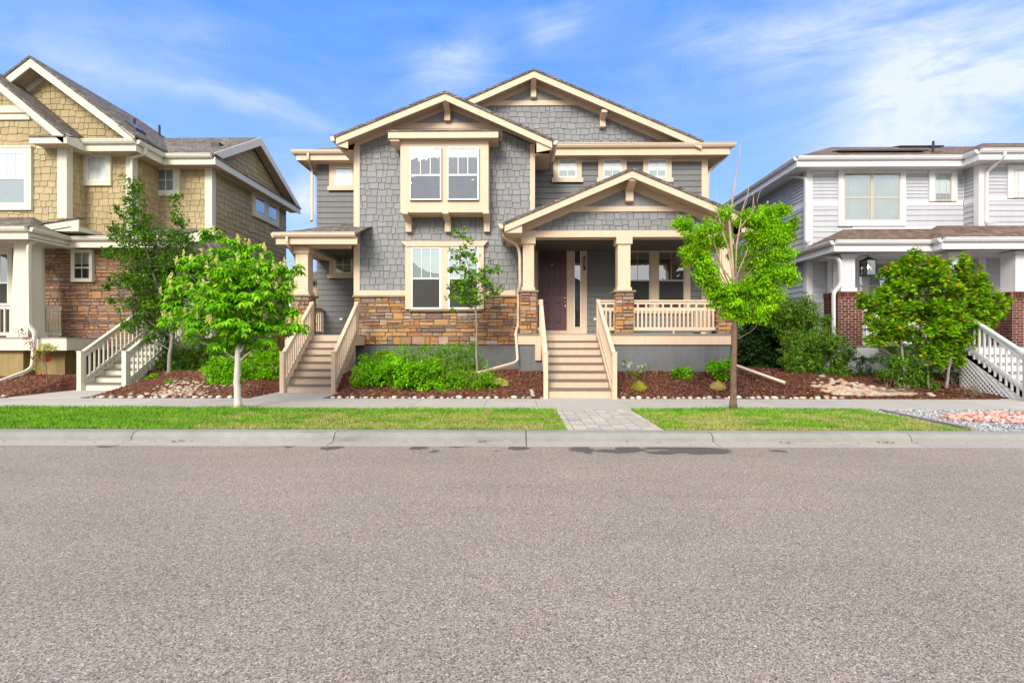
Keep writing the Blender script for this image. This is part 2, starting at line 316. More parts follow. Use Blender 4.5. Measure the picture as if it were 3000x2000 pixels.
def m_blind(name, c, sp=.05, dark=.55):
    m, q = newmat(name)
    s = q.n('ShaderNodeSeparateXYZ'); q.put(s.inputs[0], q.tc)
    w_ = q.m('FRACT', q.m('DIVIDE', s.outputs[2], sp)); col = q.mix(q.rng(w_, .0, .3, 1, 0), c, tuple(x*dark for x in c))
    q.put(q.p.inputs['Base Color'], col); q.p.inputs['Roughness'].default_value = .6; return m
M['blind'] = m_blind('white_blind', (.80, .86, .86), .05, .7)
M['blindgrn'] = m_blind('green_white_blind', (.50, .62, .56), .05, .6)
M['blinddk'] = m_blind('shaded_blind', (.30, .33, .26), .05, .3)
def m_glass(name, refl, tint=(1, 1, 1), rough=.0, wav=.02, matte=0):
    m, q = newmat(name)
    gl = q.n('ShaderNodeBsdfGlossy'); gl.inputs['Roughness'].default_value = rough; gl.inputs[0].default_value = (.95, .98, 1, 1)
    q.put(gl.inputs['Normal'], q.bump(q.noise(q.tc, 1.6, 2), wav, .2))
    tr = q.n('ShaderNodeBsdfTransparent'); tr.inputs[0].default_value = tuple(tint)+(1,)
    mx = q.n('ShaderNodeMixShader'); fr = q.n('ShaderNodeFresnel'); fr.inputs['IOR'].default_value = 1.5
    q.put(mx.inputs[0], q.m('ADD', refl, q.m('MULTIPLY', fr.outputs[0], .8), clamp=True))
    q.nt.links.new(tr.outputs[0], mx.inputs[1]); q.nt.links.new(gl.outputs[0], mx.inputs[2]); q.nt.links.new(mx.outputs[0], q.out.inputs[0])
    return m
M['glass'] = m_glass('window_glass', .27)
M['glasslo'] = m_glass('bay_lower_glass', .22, (.6, .6, .65), .03, .12)
M['glassweak'] = m_glass('clear_glass', .08)
M['screen'] = paint('insect_screen', (.045, .045, .043), .7, .05, bump=0)
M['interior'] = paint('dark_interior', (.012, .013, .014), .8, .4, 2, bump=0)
M['solar'] = paint('solar_glass', (.03, .04, .07), .12, .05, spec=1.0, bump=0)
m, q = newmat('warm_bulb'); q.p.inputs['Emission Color'].default_value = (1, .72, .35, 1); q.p.inputs['Emission Strength'].default_value = 6; M['bulb'] = m
# ------------------------------------------------------------------ mesh building
def clip(poly, clipper):
    out = poly
    n = len(clipper)
    for i in range(n):
        ax, ay = clipper[i]; bx, by = clipper[(i+1) % n]; inp = out; out = []
        if not inp: return []
        side = lambda p: (bx-ax)*(p[1]-ay)-(by-ay)*(p[0]-ax)
        for j in range(len(inp)):
            p, q_ = inp[j], inp[(j+1) % len(inp)]; sp, sq = side(p), side(q_)
            if sp >= 0: out.append(p)
            if (sp > 0 and sq < 0) or (sp < 0 and sq > 0):
                t = sp/(sp-sq); out.append((p[0]+t*(q_[0]-p[0]), p[1]+t*(q_[1]-p[1])))
    return out
def ccw(poly):
    a = sum(poly[i][0]*poly[(i+1) % len(poly)][1]-poly[(i+1) % len(poly)][0]*poly[i][1] for i in range(len(poly)))
    return list(poly) if a > 0 else list(reversed(poly))
class MB:
    def __init__(s): s.v = []; s.f = []
    def add(s, vs, fs):
        b = len(s.v); s.v += [tuple(v) for v in vs]; s.f += [tuple(i+b for i in f) for f in fs]; return s
    def box(s, x0, x1, y0, y1, z0, z1):
        x0, x1 = min(x0, x1), max(x0, x1); y0, y1 = min(y0, y1), max(y0, y1); z0, z1 = min(z0, z1), max(z0, z1)
        return s.add([(x0, y0, z0), (x1, y0, z0), (x1, y1, z0), (x0, y1, z0), (x0, y0, z1), (x1, y0, z1), (x1, y1, z1), (x0, y1, z1)],
                     [(0, 3, 2, 1), (4, 5, 6, 7), (0, 1, 5, 4), (1, 2, 6, 5), (2, 3, 7, 6), (3, 0, 4, 7)])
    def rbox(s, x0, x1, y0, y1, z0, z1, r=.008):
        # box with chamfered front (towards -Y) vertical and horizontal edges
        return s.add([(x0, y1, z0), (x1, y1, z0), (x1, y1, z1), (x0, y1, z1), (x0, y0+r, z0), (x1, y0+r, z0), (x1, y0+r, z1), (x0, y0+r, z1),
                      (x0+r, y0, z0+r), (x1-r, y0, z0+r), (x1-r, y0, z1-r), (x0+r, y0, z1-r)],
                     [(0, 3, 2, 1), (8, 9, 10, 11), (4, 5, 9, 8), (5, 6, 10, 9), (6, 7, 11, 10), (7, 4, 8, 11), (0, 1, 5, 4), (1, 2, 6, 5), (2, 3, 7, 6), (3, 0, 4, 7)])
    def prism(s, poly, y0, y1):           # polygon in (x, z) extruded along Y
        poly = ccw(poly); n = len(poly)
        vs = [(a, y0, b) for a, b in poly]+[(a, y1, b) for a, b in poly]
        fs = [tuple(range(n)), tuple(range(2*n-1, n-1, -1))]+[(i, i+n, (i+1) % n+n, (i+1) % n) for i in range(n)]
        return s.add(vs, fs)
    def prismx(s, poly, x0, x1):          # polygon in (y, z) extruded along X
        poly = ccw(poly); n = len(poly)
        vs = [(x1, a, b) for a, b in poly]+[(x0, a, b) for a, b in poly]
        fs = [tuple(range(n)), tuple(range(2*n-1, n-1, -1))]+[(i, i+n, (i+1) % n+n, (i+1) % n) for i in range(n)]
        return s.add(vs, fs)
    def plate(s, pts, t):                 # polygon in space, thickened downwards by t
        n = len(pts); vs = [tuple(p) for p in pts]+[(p[0], p[1], p[2]-t) for p in pts]
        fs = [tuple(range(n)), tuple(range(2*n-1, n-1, -1))]+[((i+1) % n, i, i+n, (i+1) % n+n) for i in range(n)]
        return s.add(vs, fs)
    def slab(s, poly, m, df, d0=0.0):     # 2D polygon (a, b) on a wall: front at depth df(a, b), back at d0
        n = len(poly)
        if n < 3: return s
        vs = [m(a, b, df(a, b)) for a, b in poly]+[m(a, b, d0) for a, b in poly]
        fs = [tuple(range(n))]+[((i+1) % n, i, i+n, (i+1) % n+n) for i in range(n)]
        return s.add(vs, fs)
    def mb(s, m, a0, a1, b0, b1, d0, d1):
        c = [(a0, b0), (a1, b0), (a1, b1), (a0, b1)]
        vs = [m(a, b, d1) for a, b in c]+[m(a, b, d0) for a, b in c]
        return s.add(vs, [(0, 1, 2, 3), (7, 6, 5, 4), (1, 0, 4, 5), (2, 1, 5, 6), (3, 2, 6, 7), (0, 3, 7, 4)])
    def beam(s, p0, p1, w, h):            # rectangular bar between two points, h measured vertically
        p0, p1 = Vector(p0), Vector(p1); d = (p1-p0).normalized(); side = d.cross(Vector((0, 0, 1)))
        side = side.normalized() if side.length > 1e-4 else Vector((1, 0, 0))
        up = Vector((0, 0, 1)) if abs(d.z) < .98 else Vector((0, 1, 0))
        vs = []
        for p in (p0, p1):
            for a, b in ((-1, -1), (1, -1), (1, 1), (-1, 1)): vs.append(p+side*a*w/2+up*b*h/2)
        return s.add(vs, [(0, 1, 2, 3), (7, 6, 5, 4), (0, 4, 5, 1), (1, 5, 6, 2), (2, 6, 7, 3), (3, 7, 4, 0)])
    def tube(s, pts, rad, n=8, caps=True, sq=None):
        pts = [Vector(p) for p in pts]
        if not hasattr(rad, '__len__'): rad = [rad]*len(pts)
        b = len(s.v); prev = None
        for i, p in enumerate(pts):
            d = (pts[min(i+1, len(pts)-1)]-pts[max(i-1, 0)]).normalized()
            if prev is None: a = d.orthogonal().normalized() if abs(d.z) < .9 else Vector((1, 0, 0))
            else: a = prev
            a = (a-d*a.dot(d)); a = a.normalized() if a.length > 1e-5 else d.orthogonal().normalized(); prev = a; c = d.cross(a)
            for k in range(n):
                t = 2*pi*(k+.5)/n; s.v.append(tuple(p+(a*cos(t)+c*sin(t))*rad[i]))
        for i in range(len(pts)-1):
            for k in range(n): s.f.append((b+i*n+k, b+i*n+(k+1) % n, b+(i+1)*n+(k+1) % n, b+(i+1)*n+k))
        if caps: s.f.append(tuple(b+k for k in reversed(range(n)))); s.f.append(tuple(b+(len(pts)-1)*n+k for k in range(n)))
        return s
    def build(s, name, mat, parent=None, smooth=False, loc=None):
        me = bpy.data.meshes.new(name); me.from_pydata(s.v, [], s.f); me.update()
        me.materials.append(M[mat] if isinstance(mat, str) else mat)
        if smooth: me.polygons.foreach_set('use_smooth', [True]*len(me.polygons))
        o = bpy.data.objects.new(name, me); COL.objects.link(o)
        if parent is not None:
            o.parent = parent
            pl = parent_world(parent); o.location = (-pl[0], -pl[1], -pl[2])
        return o
def parent_world(p):
    v = Vector((0, 0, 0))
    while p is not None: v += p.location; p = p.parent
    return v
def thing(name, label, cat, loc=(0, 0, 0), group=None):
    o = bpy.data.objects.new(name, None); COL.objects.link(o); o.location = loc; o['label'] = label; o['category'] = cat
    if group: o['group'] = group
    return o
def tag(o, label, cat, group=None, kind=None):
    o['label'] = label; o['category'] = cat
    if group: o['group'] = group
    if kind: o['kind'] = kind
    return o
def struct(name, mb_, mat, smooth=False):
    o = mb_.build(name, mat, None, smooth); o['kind'] = 'structure'; return o
# wall mappers: (a, b, outward depth) -> point
def front(y0): return lambda a, b, d: (a, y0-d, b)
def sideR(x0): return lambda a, b, d: (x0+d, a, b)       # wall facing +X, a = y
def sideL(x0): return lambda a, b, d: (x0-d, -a, b)      # wall facing -X, a = -y
def rect(a0, a1, b0, b1): return [(a0, b0), (a1, b0), (a1, b1), (a0, b1)]
def lap(mb_, poly, m, exp=.18, z0=None):
    poly = ccw(poly); lo = min(p[1] for p in poly); hi = max(p[1] for p in poly); a0 = min(p[0] for p in poly)-1; a1 = max(p[0] for p in poly)+1
    z = lo if z0 is None else z0+math.floor((lo-z0)/exp)*exp
    while z < hi:
        c = clip(rect(a0, a1, z, z+exp), poly)
        if len(c) > 2: mb_.slab(c, m, lambda a, b, z=z: .028-.022*(b-z)/exp, -.01)
        z += exp
    return mb_
def shake(mb_, poly, m, exp=.19, wmin=.11, wmax=.30, jit=.022, rnd=random):
    poly = ccw(poly); lo = min(p[1] for p in poly); hi = max(p[1] for p in poly); a0 = min(p[0] for p in poly); a1 = max(p[0] for p in poly)
    z = lo-.04
    while z < hi:
        a = a0-rnd.uniform(0, .2)
        while a < a1:
            wd = rnd.uniform(wmin, wmax); off = rnd.choice((-jit, -jit*.3, jit*.5, jit)); th = rnd.uniform(.020, .028)
            c = clip(rect(a+.0065, a+wd-.0065, z+off, z+exp+.03), poly)
            if len(c) > 2: mb_.slab(c, m, lambda p, b, z=z, th=th: th-(th-.004)*min(1, max(0, (b-z)/(exp+.03))), -.01)
            a += wd
        z += exp
    return mb_
def stonework(mb_, a0, a1, b0, b1, m, rnd=random, hs=(.055, .075, .095, .12), wmin=.14, wmax=.48, proud=.05):
    def st(a, b, c, d):
        g_ = .007; a += g_; b -= g_; c += g_; d -= g_
        if b-a < .03 or d-c < .02: return
        p = rnd.uniform(proud*.55, proud); j = lambda k: rnd.uniform(-k, k)
        ch = min(.018, (b-a)*.25, (d-c)*.3)
        o = [(a+j(.006), c+j(.006)), (b+j(.006), c+j(.006)), (b+j(.006), d+j(.006)), (a+j(.006), d+j(.006))]
        i_ = [(a+ch+abs(j(.012)), c+ch), (b-ch-abs(j(.012)), c+ch+j(.004)), (b-ch-abs(j(.01)), d-ch), (a+ch+abs(j(.01)), d-ch+j(.004))]
        vs = [m(x, z, 0) for x, z in o]+[m(x, z, p*.6) for x, z in o]+[m(x, z, p+j(.008)) for x, z in i_]
        fs = [(8, 9, 10, 11)]
        for k in range(4):
            n_ = (k+1) % 4; fs += [(4+k, 4+n_, 8+n_, 8+k), (k, n_, 4+n_, 4+k)]
        mb_.add(vs, fs)
    b = b0
    while b < b1-.01:
        h = rnd.choice(hs)*rnd.choice((1, 1, 2)) if b1-b > .2 else b1-b
        h = min(h, b1-b)
        if b1-b-h < .04: h = b1-b
        a = a0
        while a < a1-.005:
            wd = rnd.uniform(wmin, wmax)
            if a1-a-wd < wmin*.6: wd = a1-a
            if h > .13 and rnd.random() < .75:
                sp = rnd.uniform(.35, .65)*h; k = a+wd*rnd.uniform(.4, .7)
                if rnd.random() < .45 and wd > .26: st(a, k, b, b+sp); st(k, a+wd, b, b+sp); st(a, a+wd, b+sp, b+h)
                elif rnd.random() < .5 and wd > .26: st(a, a+wd, b, b+sp); st(a, k, b+sp, b+h); st(k, a+wd, b+sp, b+h)
                else: st(a, a+wd, b, b+sp); st(a, a+wd, b+sp, b+h)
            else: st(a, a+wd, b, b+h)
            a += wd
        b += h
    return mb_
def stonepier(x0, x1, y0, y1, z0, z1, name, mat, parent, rnd, **k):
    o = stonework(MB(), x0-.02, x1+.02, z0, z1, front(y0), rnd, wmin=.12, wmax=.34, **k)
    stonework(o, y0, y1, z0, z1, sideR(x1), rnd, wmin=.12, wmax=.34, **k); stonework(o, -y1, -y0, z0, z1, sideL(x0), rnd, wmin=.12, wmax=.34, **k)
    p = o.build(name, mat, parent); MB().box(x0+.001, x1-.001, y0+.001, y1, z0, z1).build('mortar_core', 'mortar', p); return p
# window: a casing with sash, panes, blind; everything stands proud of the cladding
def window(parent, m, a0, a1, b0, b1, case=.1, head=None, sill=None, trim='cream', sash='sash', mid=.5, grille=(3, 1), lower=None,
           blind=.45, blindmat='blind', back='interior', glass='glass', lowglass='screen', lowback=None, casing=True, ears=0, sw=.035, name='window', off=.03):
    m0 = m; m = lambda a, b, d: m0(a, b, d+off if d > 0 else 0)
    mb_ = MB(); cl, cr, ct, cb = (case if hasattr(case, '__len__') else (case,)*4)
    if casing:
        mb_.mb(m, a0-cl, a0, b0-cb, b1+ct, 0, .055); mb_.mb(m, a1, a1+cr, b0-cb, b1+ct, 0, .055)
        mb_.mb(m, a0, a1, b1, b1+ct, 0, .055); mb_.mb(m, a0, a1, b0-cb, b0, 0, .055)
        if ears:   # flared head board
            e = ears; zt = b1+ct; c = [(a0-cl-.02, zt-.16), (a1+cr+.02, zt-.16), (a1+cr+e, zt), (a0-cl-e, zt)]
            mb_.slab(c, m, lambda a, b: .075, 0.0)
        if sill: mb_.mb(m, a0-cl-sill, a1+cr+sill, b0-cb, b0-cb+.13, 0, .078)
    else: mb_.mb(m, a0, a1, b0, b1, 0, .018)
    w_ = mb_.build(name, trim, parent)
    s = MB(); k = sw
    s.mb(m, a0, a0+k, b0, b1, .0, .048); s.mb(m, a1-k, a1, b0, b1, .0, .048); s.mb(m, a0+k, a1-k, b1-k, b1, .0, .048); s.mb(m, a0+k, a1-k, b0, b0+k, .0, .048)
    bm_ = b0+(b1-b0)*mid if mid else b0+k
    if mid: s.mb(m, a0+k, a1-k, bm_-.022, bm_+.022, .0, .05)
    nx, nz = grille; t = .008; g0 = bm_+.022 if mid else b0+k
    for i in range(1, nx): x = a0+k+(a1-a0-2*k)*i/nx; s.mb(m, x-t, x+t, g0, b1-k, .03, .0415)
    for i in range(1, nz): z = g0+(b1-k-g0)*i/nz; s.mb(m, a0+k, a1-k, z-t, z+t, .03, .0412)
    if lower:
        nx, nz = lower
        for i in range(1, nx): x = a0+k+(a1-a0-2*k)*i/nx; s.mb(m, x-t, x+t, b0+k, bm_-.022, .03, .0415)
        for i in range(1, nz): z = b0+k+(bm_-b0-k)*i/nz; s.mb(m, a0+k, a1-k, z-t, z+t, .03, .0412)
    s.build('sash', sash, w_)
    MB().mb(m, a0+k, a1-k, b0+k, b1-k, .0, .0215).build('interior_backing', lowback or back, w_)
    if blind > 0:
        zb = b1-k-(b1-b0-2*k)*blind; MB().mb(m, a0+k+.005, a1-k-.005, zb, b1-k, .0225, .025).build('blind', blindmat, w_)
    MB().add([m(a0+k, g0, .037), m(a1-k, g0, .037), m(a1-k, b1-k, .037), m(a0+k, b1-k, .037)], [(0, 1, 2, 3)]).build('pane', glass, w_)
    if mid: MB().add([m(a0+k, b0+k, .037), m(a1-k, b0+k, .037), m(a1-k, bm_-.022, .037), m(a0+k, bm_-.022, .037)], [(0, 1, 2, 3)]).build('pane', lowglass, w_)
    return w_
def rakeboards(mb_, xa, za, xl, zl, xr, zr, y0, y1, h):  # two sloping boards meeting at an apex; h vertical thickness
    mb_.prism([(xl, zl), (xa, za), (xa, za-h), (xl, zl-h)], y0, y1); mb_.prism([(xa, za), (xr, zr), (xr, zr-h), (xa, za-h)], y0, y1); return mb_
def gutter(mb_, p0, p1, out, r=.065):  # K-profile gutter between two points; out = outward unit dir
    p0, p1, o = Vector(p0), Vector(p1), Vector(out); prof = [(0, 0), (.125, 0), (.13, -.02), (.11, -.035), (.115, -.06), (.075, -.115), (0, -.115)]
    n = len(prof); vs = [p+o*a+Vector((0, 0, b)) for p in (p0, p1) for a, b in prof]
    mb_.add(vs, [tuple(range(n)), tuple(range(2*n-1, n-1, -1))]+[(i, (i+1) % n, (i+1) % n+n, i+n) for i in range(n)]); return mb_
def pipe(name, pts, parent, mat, r=.04):
    # smooth the elbows
    P = [Vector(p) for p in pts]; out = [P[0]]
    for i in range(1, len(P)-1):
        a, b, c = P[i-1], P[i], P[i+1]; k = min(.09, (b-a).length*.4, (c-b).length*.4)
        q0 = b+(a-b).normalized()*k; q1 = b+(c-b).normalized()*k
        out += [q0, q0*.25+b*.5+q1*.25, q1]
    out.append(P[-1]); o = MB().tube(out, r*1.2, 4)
    return o.build(name, mat, parent)
def bracket(parent, x, ytop, ywall, z0, z1, w=.16, mat='cream'):
    mb_ = MB(); h = z1-z0
    mb_.prismx([(ywall, z1), (ytop, z1), (ytop, z1-.20*h), (ytop+.10*(ywall-ytop), z1-.24*h), (ywall-.28*(ywall-ytop), z1-.45*h), (ywall-.16, z0+.04), (ywall-.16, z0), (ywall, z0)], x-w/2, x+w/2)
    return mb_.build('bracket', mat, parent)
def railing(parent, p0, p1, z0, z1, mat, n, mb_extra=None, th=.045, two=False, top=.05, bw=.035, name='railing', bottom=True, axis='x'):
    # straight level railing from p0=(x,y) to p1=(x,y): rails in the part mesh, balusters as sub-parts
    (xa, ya), (xb, yb) = p0, p1; mb_ = MB()
    V = lambda t, z: (xa+(xb-xa)*t, ya+(yb-ya)*t, z)
    mb_.beam(V(0, z1-.02), V(1, z1-.02), .10, .04); mb_.beam(V(0, z1-.075), V(1, z1-.075), th, .07)
    mb_.beam(V(0, z0+.045), V(1, z0+.045), th, .09)
    zt = z1-.11
    if two: mb_.beam(V(0, z1-.245), V(1, z1-.245), th, .085); zt = z1-.2875
    r = mb_.build(name, mat, parent)
    for i in range(n):
        t = (i+.5)/n; MB().beam(V(t, z0+.09), V(t, zt), bw, bw).add([], []).build('baluster', mat, r) if False else bal(V(t, 0), z0+.09, zt, bw, mat, r)
        if two and i % 2 == 1: bal(V(t, 0), z1-.2025, z1-.11, bw, mat, r)
    return r
def bal(p, z0, z1, w, mat, r):
    return MB().box(p[0]-w/2, p[0]+w/2, p[1]-w/2, p[1]+w/2, z0, z1).build('baluster', mat, r)
def stairs(parent, x0, x1, yb, yt, zt, n, mat, tread, zb=0.0):
    run = (yt-yb)/(n-1); rise = (zt-zb)/n; mb_ = MB()
    for i in range(n): mb_.box(x0, x1, yb+i*run, yb+i*run+.03, zb+i*rise+(-.03 if i else -.1), zb+(i+1)*rise-.032) if i < n-1 else mb_.box(x0, x1, yt, yt+.04, zb+i*rise-.03, zt-.032)
    for x in (x0-.03, x1+.03):
        mb_.prismx([(yb-.02, zb-.1), (yb-.02, zb+.16), (yt-.02, zt+.0), (yt+.05, zt+.0), (yt+.05, zt-.35), (yb+.25, zb-.1)], x-.022, x+.022)
    s = mb_.build('stairs', mat, parent)
    for i in range(n-1): MB().box(x0+.001, x1-.001, yb+i*run-.035, yb+(i+1)*run+.002, zb+(i+1)*rise-.031, zb+(i+1)*rise).build('tread', tread, s)
    return s
def stair_rail(parent, x, yb, yt, zb, zt, mat, nb, hr=.92, newel=.10, nh=.98, low=.10, w=.05, bw=.035, topnewel=True, balpast=True):
    mb_ = MB(); mb_.box(x-newel/2, x+newel/2, yb-newel, yb, zb-.05, zb+nh)
    mb_.box(x-newel/2-.008, x+newel/2+.008, yb-newel-.008, yb+.008, zb+nh, zb+nh+.025)
    if topnewel: mb_.box(x-newel/2, x+newel/2, yt, yt+newel, zt-.3, zt+hr)
    mb_.beam((x, yb-newel*.9, zb+hr+.0), (x, yt+newel, zt+hr), w*1.8, .045); mb_.beam((x, yb, zb+hr-.075), (x, yt, zt+hr-.065), w, .09)
    mb_.beam((x, yb, zb+low+.12), (x, yt, zt+low+.02), w, .09)
    r = mb_.build('stair_railing', mat, parent)
    for i in range(nb):
        t = (i+.5)/nb; y = yb+(yt-yb)*t; z = zb+(zt-zb)*t
        bal((x, y, 0), z+low+(-.16 if balpast else .1), z+hr-.10, bw, mat, r)
    return r
def lattice(parent, x, pts, mat, st=.11, w=.035):
    # diagonal lattice in the plane x = const, clipped to the polygon pts in (y, z)
    poly = ccw(pts); y0 = min(p[0] for p in pts); y1 = max(p[0] for p in pts); z0 = min(p[1] for p in pts); z1 = max(p[1] for p in pts); mb_ = MB()
    k = -30
    while k < 60:
        c = y0+k*st
        for sgn, xo in ((1, 0), (-1, .012)):
            q0 = [(c, z0-.01), (c+w*1.4, z0-.01), (c+w*1.4+sgn*3, z0+2.99), (c+sgn*3, z0+2.99)]
            cc = clip(ccw(q0), poly)
            if len(cc) > 2: mb_.prismx(cc, x+xo-.005, x+xo+.005)
        k += 1
    return mb_.build('lattice', mat, parent)
# ================================================================== MAIN HOUSE (grey, cream trim)
YW, YM, YL, YD, YLD = 14.2, 15.4, 16.1, 12.9, 13.45      # wing wall, main wall, recessed left wall, porch deck edge, left deck edge
HM = thing('craftsman_house', 'two-storey grey shingled house with cream trim, three front gables, stone base and maroon door', 'house', (.5, 15.4, 0))
R1 = random.Random(11)
xwl, xwr = X(1041, YW), X(1567, YW)
zb_ = Z(1200, 865, YW); zst0 = Z(1200, 1010, YW)
# --- masses and lap siding
ck = MB(); ck.box(xwl, xwr, YW+.002, 27, zst0, Z(1300, 430, YW)); ck.box(xwr, 5.95, YM+.002, 27, 1.42, 7.3); ck.box(-6.68, xwl+.1, YL+.002, 27, 1.38, 7.3); ck.prism([(xwl, 6.9), (xwr, 6.9), (X(1304, YW), Z(1304, 310, YW))], YW+.003, YW+.3); ck.build('wall_core', 'gapshade', HM)
cz = MB()
f = front(YM); lap(cz, rect(xwr, 5.97, 1.40, 7.3), f, .183)
f = front(YL); lap(cz, rect(-6.7, xwl, 1.35, 7.3), f, .183)
lap(cz, rect(YM, 27, .9, 7.3), sideR(5.952), .183); lap(cz, rect(-27, -YL, .9, 7.3), sideL(-6.682), .183)
lap(cz, rect(-27, -YM, 1.4, 7.3), sideR(0).__class__ and sideL(xwl), .183) if False else None
lap(cz, rect(-YL, -YW, zst0, 7.2), sideL(xwl), .183)
cz.build('siding_wall', 'lap', HM)
# --- wing front shingles
zeave = Z(1567, 428, YW); apx, apz = X(1304, YW), Z(1304, 296, YW)
sh = MB(); ztp = Z(1304, 316, YW); poly = [(xwl+.05, zb_), (xwr-.05, zb_), (xwr-.05, ztp-.42*(xwr-apx)), (apx, ztp), (xwl+.05, ztp-.42*(apx-xwl))]; poly = clip(ccw(poly), rect(-9, 9, 0, Z(1304, 370, YW)))
shake(sh, poly, front(YW), .185, .11, .30, .022, R1); sh.build('shingle_wall', 'shake', HM)
# --- trim boards of the wing
tb = MB(); bx = lambda a0, a1, b0, b1, y, d=.03: tb.box(a0, a1, y-d, y, b0, b1)
bx(xwl, X(1055, YW), zb_-.0, zeave+.1, YW, .04); bx(X(1553, YW), xwr, zb_+.2, zeave+.05, YW, .04)
bx(xwl, X(1195, YW), zb_-.01, Z(1100, 851, YW), YW, .05); bx(X(1411, YW), X(1510, YW), zb_-.01, Z(1100, 851, YW), YW, .05)
tb.box(xwl-.035, xwl, YW-.04, YW+.16, zb_, zeave)
# wing gable: rake friezes, belly board, header behind the bay
YF = 13.62; axx = X(1304, YF); axz = Z(1304, 273, YF); lx, lz = X(984, YF), Z(984, 402, YF); rx, rz = X(1618, YF), Z(1618, 413, YF)
frz = lambda mb__, h0, h1, xl, xr, y0, y1, ax, az, sl: rakeboards(mb__, ax, az-h0, xl, az-h0-sl*(ax-xl), xr, az-h0-sl*(xr-ax), y0, y1, h1-h0)
sl = (axz-lz)/(axx-lx)
frz(tb, .06, .19, xwl, xwr, YW-.035, YW+.0, axx, axz, sl)
bx(X(1140, YW), X(1475, YW), Z(1300, 378, YW), Z(1300, 363, YW), YW, .05)
bx(X(1136, YW), X(1472, YW), Z(1300, 415, YW), Z(1300, 378, YW)+.001, YW, .03)
tb.build('trim_boards', 'cream', HM)
# board and batten triangle in the gable tops
def batten(name, x0, x1, ztop, zbot, xa, y):
    mb_ = MB(); pl = ccw([(x0, zbot), (x1, zbot), (xa, ztop)]); mb_.slab(pl, front(y), lambda a, b: .012, -.02)
    x = x0
    while x < x1:
        c = clip(rect(x, x+.006, zbot, ztop), pl); x += .21
        c2 = clip(rect(x-.20, x-.012, zbot, ztop), pl)
        if len(c2) > 2: mb_.slab(c2, front(y), lambda a, b: .02, 0)
    return mb_.build('gable_panel', 'batten', HM)
batten('gable_panel', X(1180, YW), X(1430, YW), Z(1304, 310, YW), Z(1304, 362, YW), axx, YW)
# --- stone veneer and foundation of the wing
stonework(MB(), xwl-.02, X(1520, YW), zst0, zb_-.07, front(YW), R1).build('stone_veneer', 'stone', HM)
stonework(MB(), -YW-.75, -YW, zst0, zb_-.07, sideL(xwl), R1).build('stone_veneer', 'stone', HM)
MB().box(xwl-.01, xwr, YW-.012, YW+.01, zst0, zb_-.07).build('mortar_bed', 'mortar', HM)
sc_ = MB(); sc_.rbox(xwl-.07, X(1203, YW), YW-.09, YW, zb_-.07, zb_-.005, .015); sc_.rbox(X(1411, YW), X(1520, YW), YW-.09, YW, zb_-.07, zb_-.005, .015)
sc_.rbox(X(1201, YW), X(1412, YW), YW-.11, YW, Z(1300, 912, YW)-.01, Z(1300, 904, YW), .012); sc_.build('stone_sill', 'stonecap', HM)
fd = MB(); fd.box(xwl+.03, xwr, YW+.012, 27, -.3, zst0); fd.box(xwr, 5.93, YM+.02, 27, -.3, 1.42); fd.box(-6.66, xwl, YL+.02, 27, -.3, 1.38)
# porch foundation in three cast panels with fine joints
pxl, pxr = X(1521, YD+.05), X(2140, YD+.05); pz = Z(1800, 1009, YD)
for a, b in ((pxl, X(1600, YD)), (X(1600, YD)+.008, X(1872, YD)), (X(1872, YD)+.008, X(1982, YD)), (X(1982, YD)+.008, pxr)): fd.box(a, b, YD+.05, YM+.1, -.3, pz)
fd.box(pxl+.01, pxr-.01, YD+.056, YM+.1, -.3, pz-.01)
fd.build('foundation', 'found', HM)
# --- porch deck
zd = 1.47
dk = MB(); dk.box(X(1517, YD), X(2142, YD), YD+.0, YD+.045, pz+.0, zd-.035); dk.box(X(1517, YD), X(1517, YD)+.045, YD+.046, YM, pz, zd-.035); dk.box(X(2142, YD)-.045, X(2142, YD), YD+.046, YM, pz, zd-.035)
dk.box(.46, .62, YD-.03, YD, pz-.42, pz+.0); dk.build('deck_skirt', 'cream', HM)
d2 = MB(); nb = 18
for i in range(nb): y0 = YD-.03+i*(YM-YD+.03)/nb; d2.box(X(1516, YD), X(2143, YD), y0, y0+(YM-YD+.03)/nb-.006, zd-.033, zd)
d2.build('porch_deck', 'deckgrey', HM)
# --- left porch deck
dl = MB(); dl.box(-6.5, X(1045, YLD), YLD, YLD+.045, 1.16, 1.425); dl.box(X(1045, YLD)-.045, X(1045, YLD), YLD+.046, YW+.0, 1.16, 1.425); dl.box(-6.5, -6.455, YLD+.05, YL, 1.16, 1.425); dl.build('deck_skirt', 'cream', HM)
MB().box(-6.52, X(1046, YLD), YLD-.02, YL, 1.427, 1.46).build('porch_deck', 'deckgrey', HM)
MB().box(-6.45, xwl+.03, YLD+.06, YL+.05, -.2, 1.16).build('foundation', 'found', HM)
# --- bay window box
YB = 13.62; b0x, b1x = X(1173, YB), X(1431, YB)
by = MB(); by.box(b0x, b1x, YB, YW+.03, Z(1300, 622, YB), Z(1300, 398, YB)); BY = by.build('bay_box', 'cream', HM)
YBR = 13.42
MB().box(X(1137, YBR), X(1460, YBR), YBR, YBR+.035, Z(1300, 404, YBR), Z(1300, 384, YBR)).build('fascia', 'cream', BY)
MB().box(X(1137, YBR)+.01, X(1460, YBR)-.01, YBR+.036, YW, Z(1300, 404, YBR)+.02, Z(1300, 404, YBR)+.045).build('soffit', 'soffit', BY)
MB().plate([(X(1136, YBR), YBR-.03, Z(1300, 383, YBR)+.01), (X(1461, YBR), YBR-.03, Z(1300, 383, YBR)+.01), (X(1461, YBR), YW, Z(1300, 383, YBR)+.17), (X(1136, YBR), YW, Z(1300, 383, YBR)+.17)], .03).build('bay_roof', 'roof', BY)
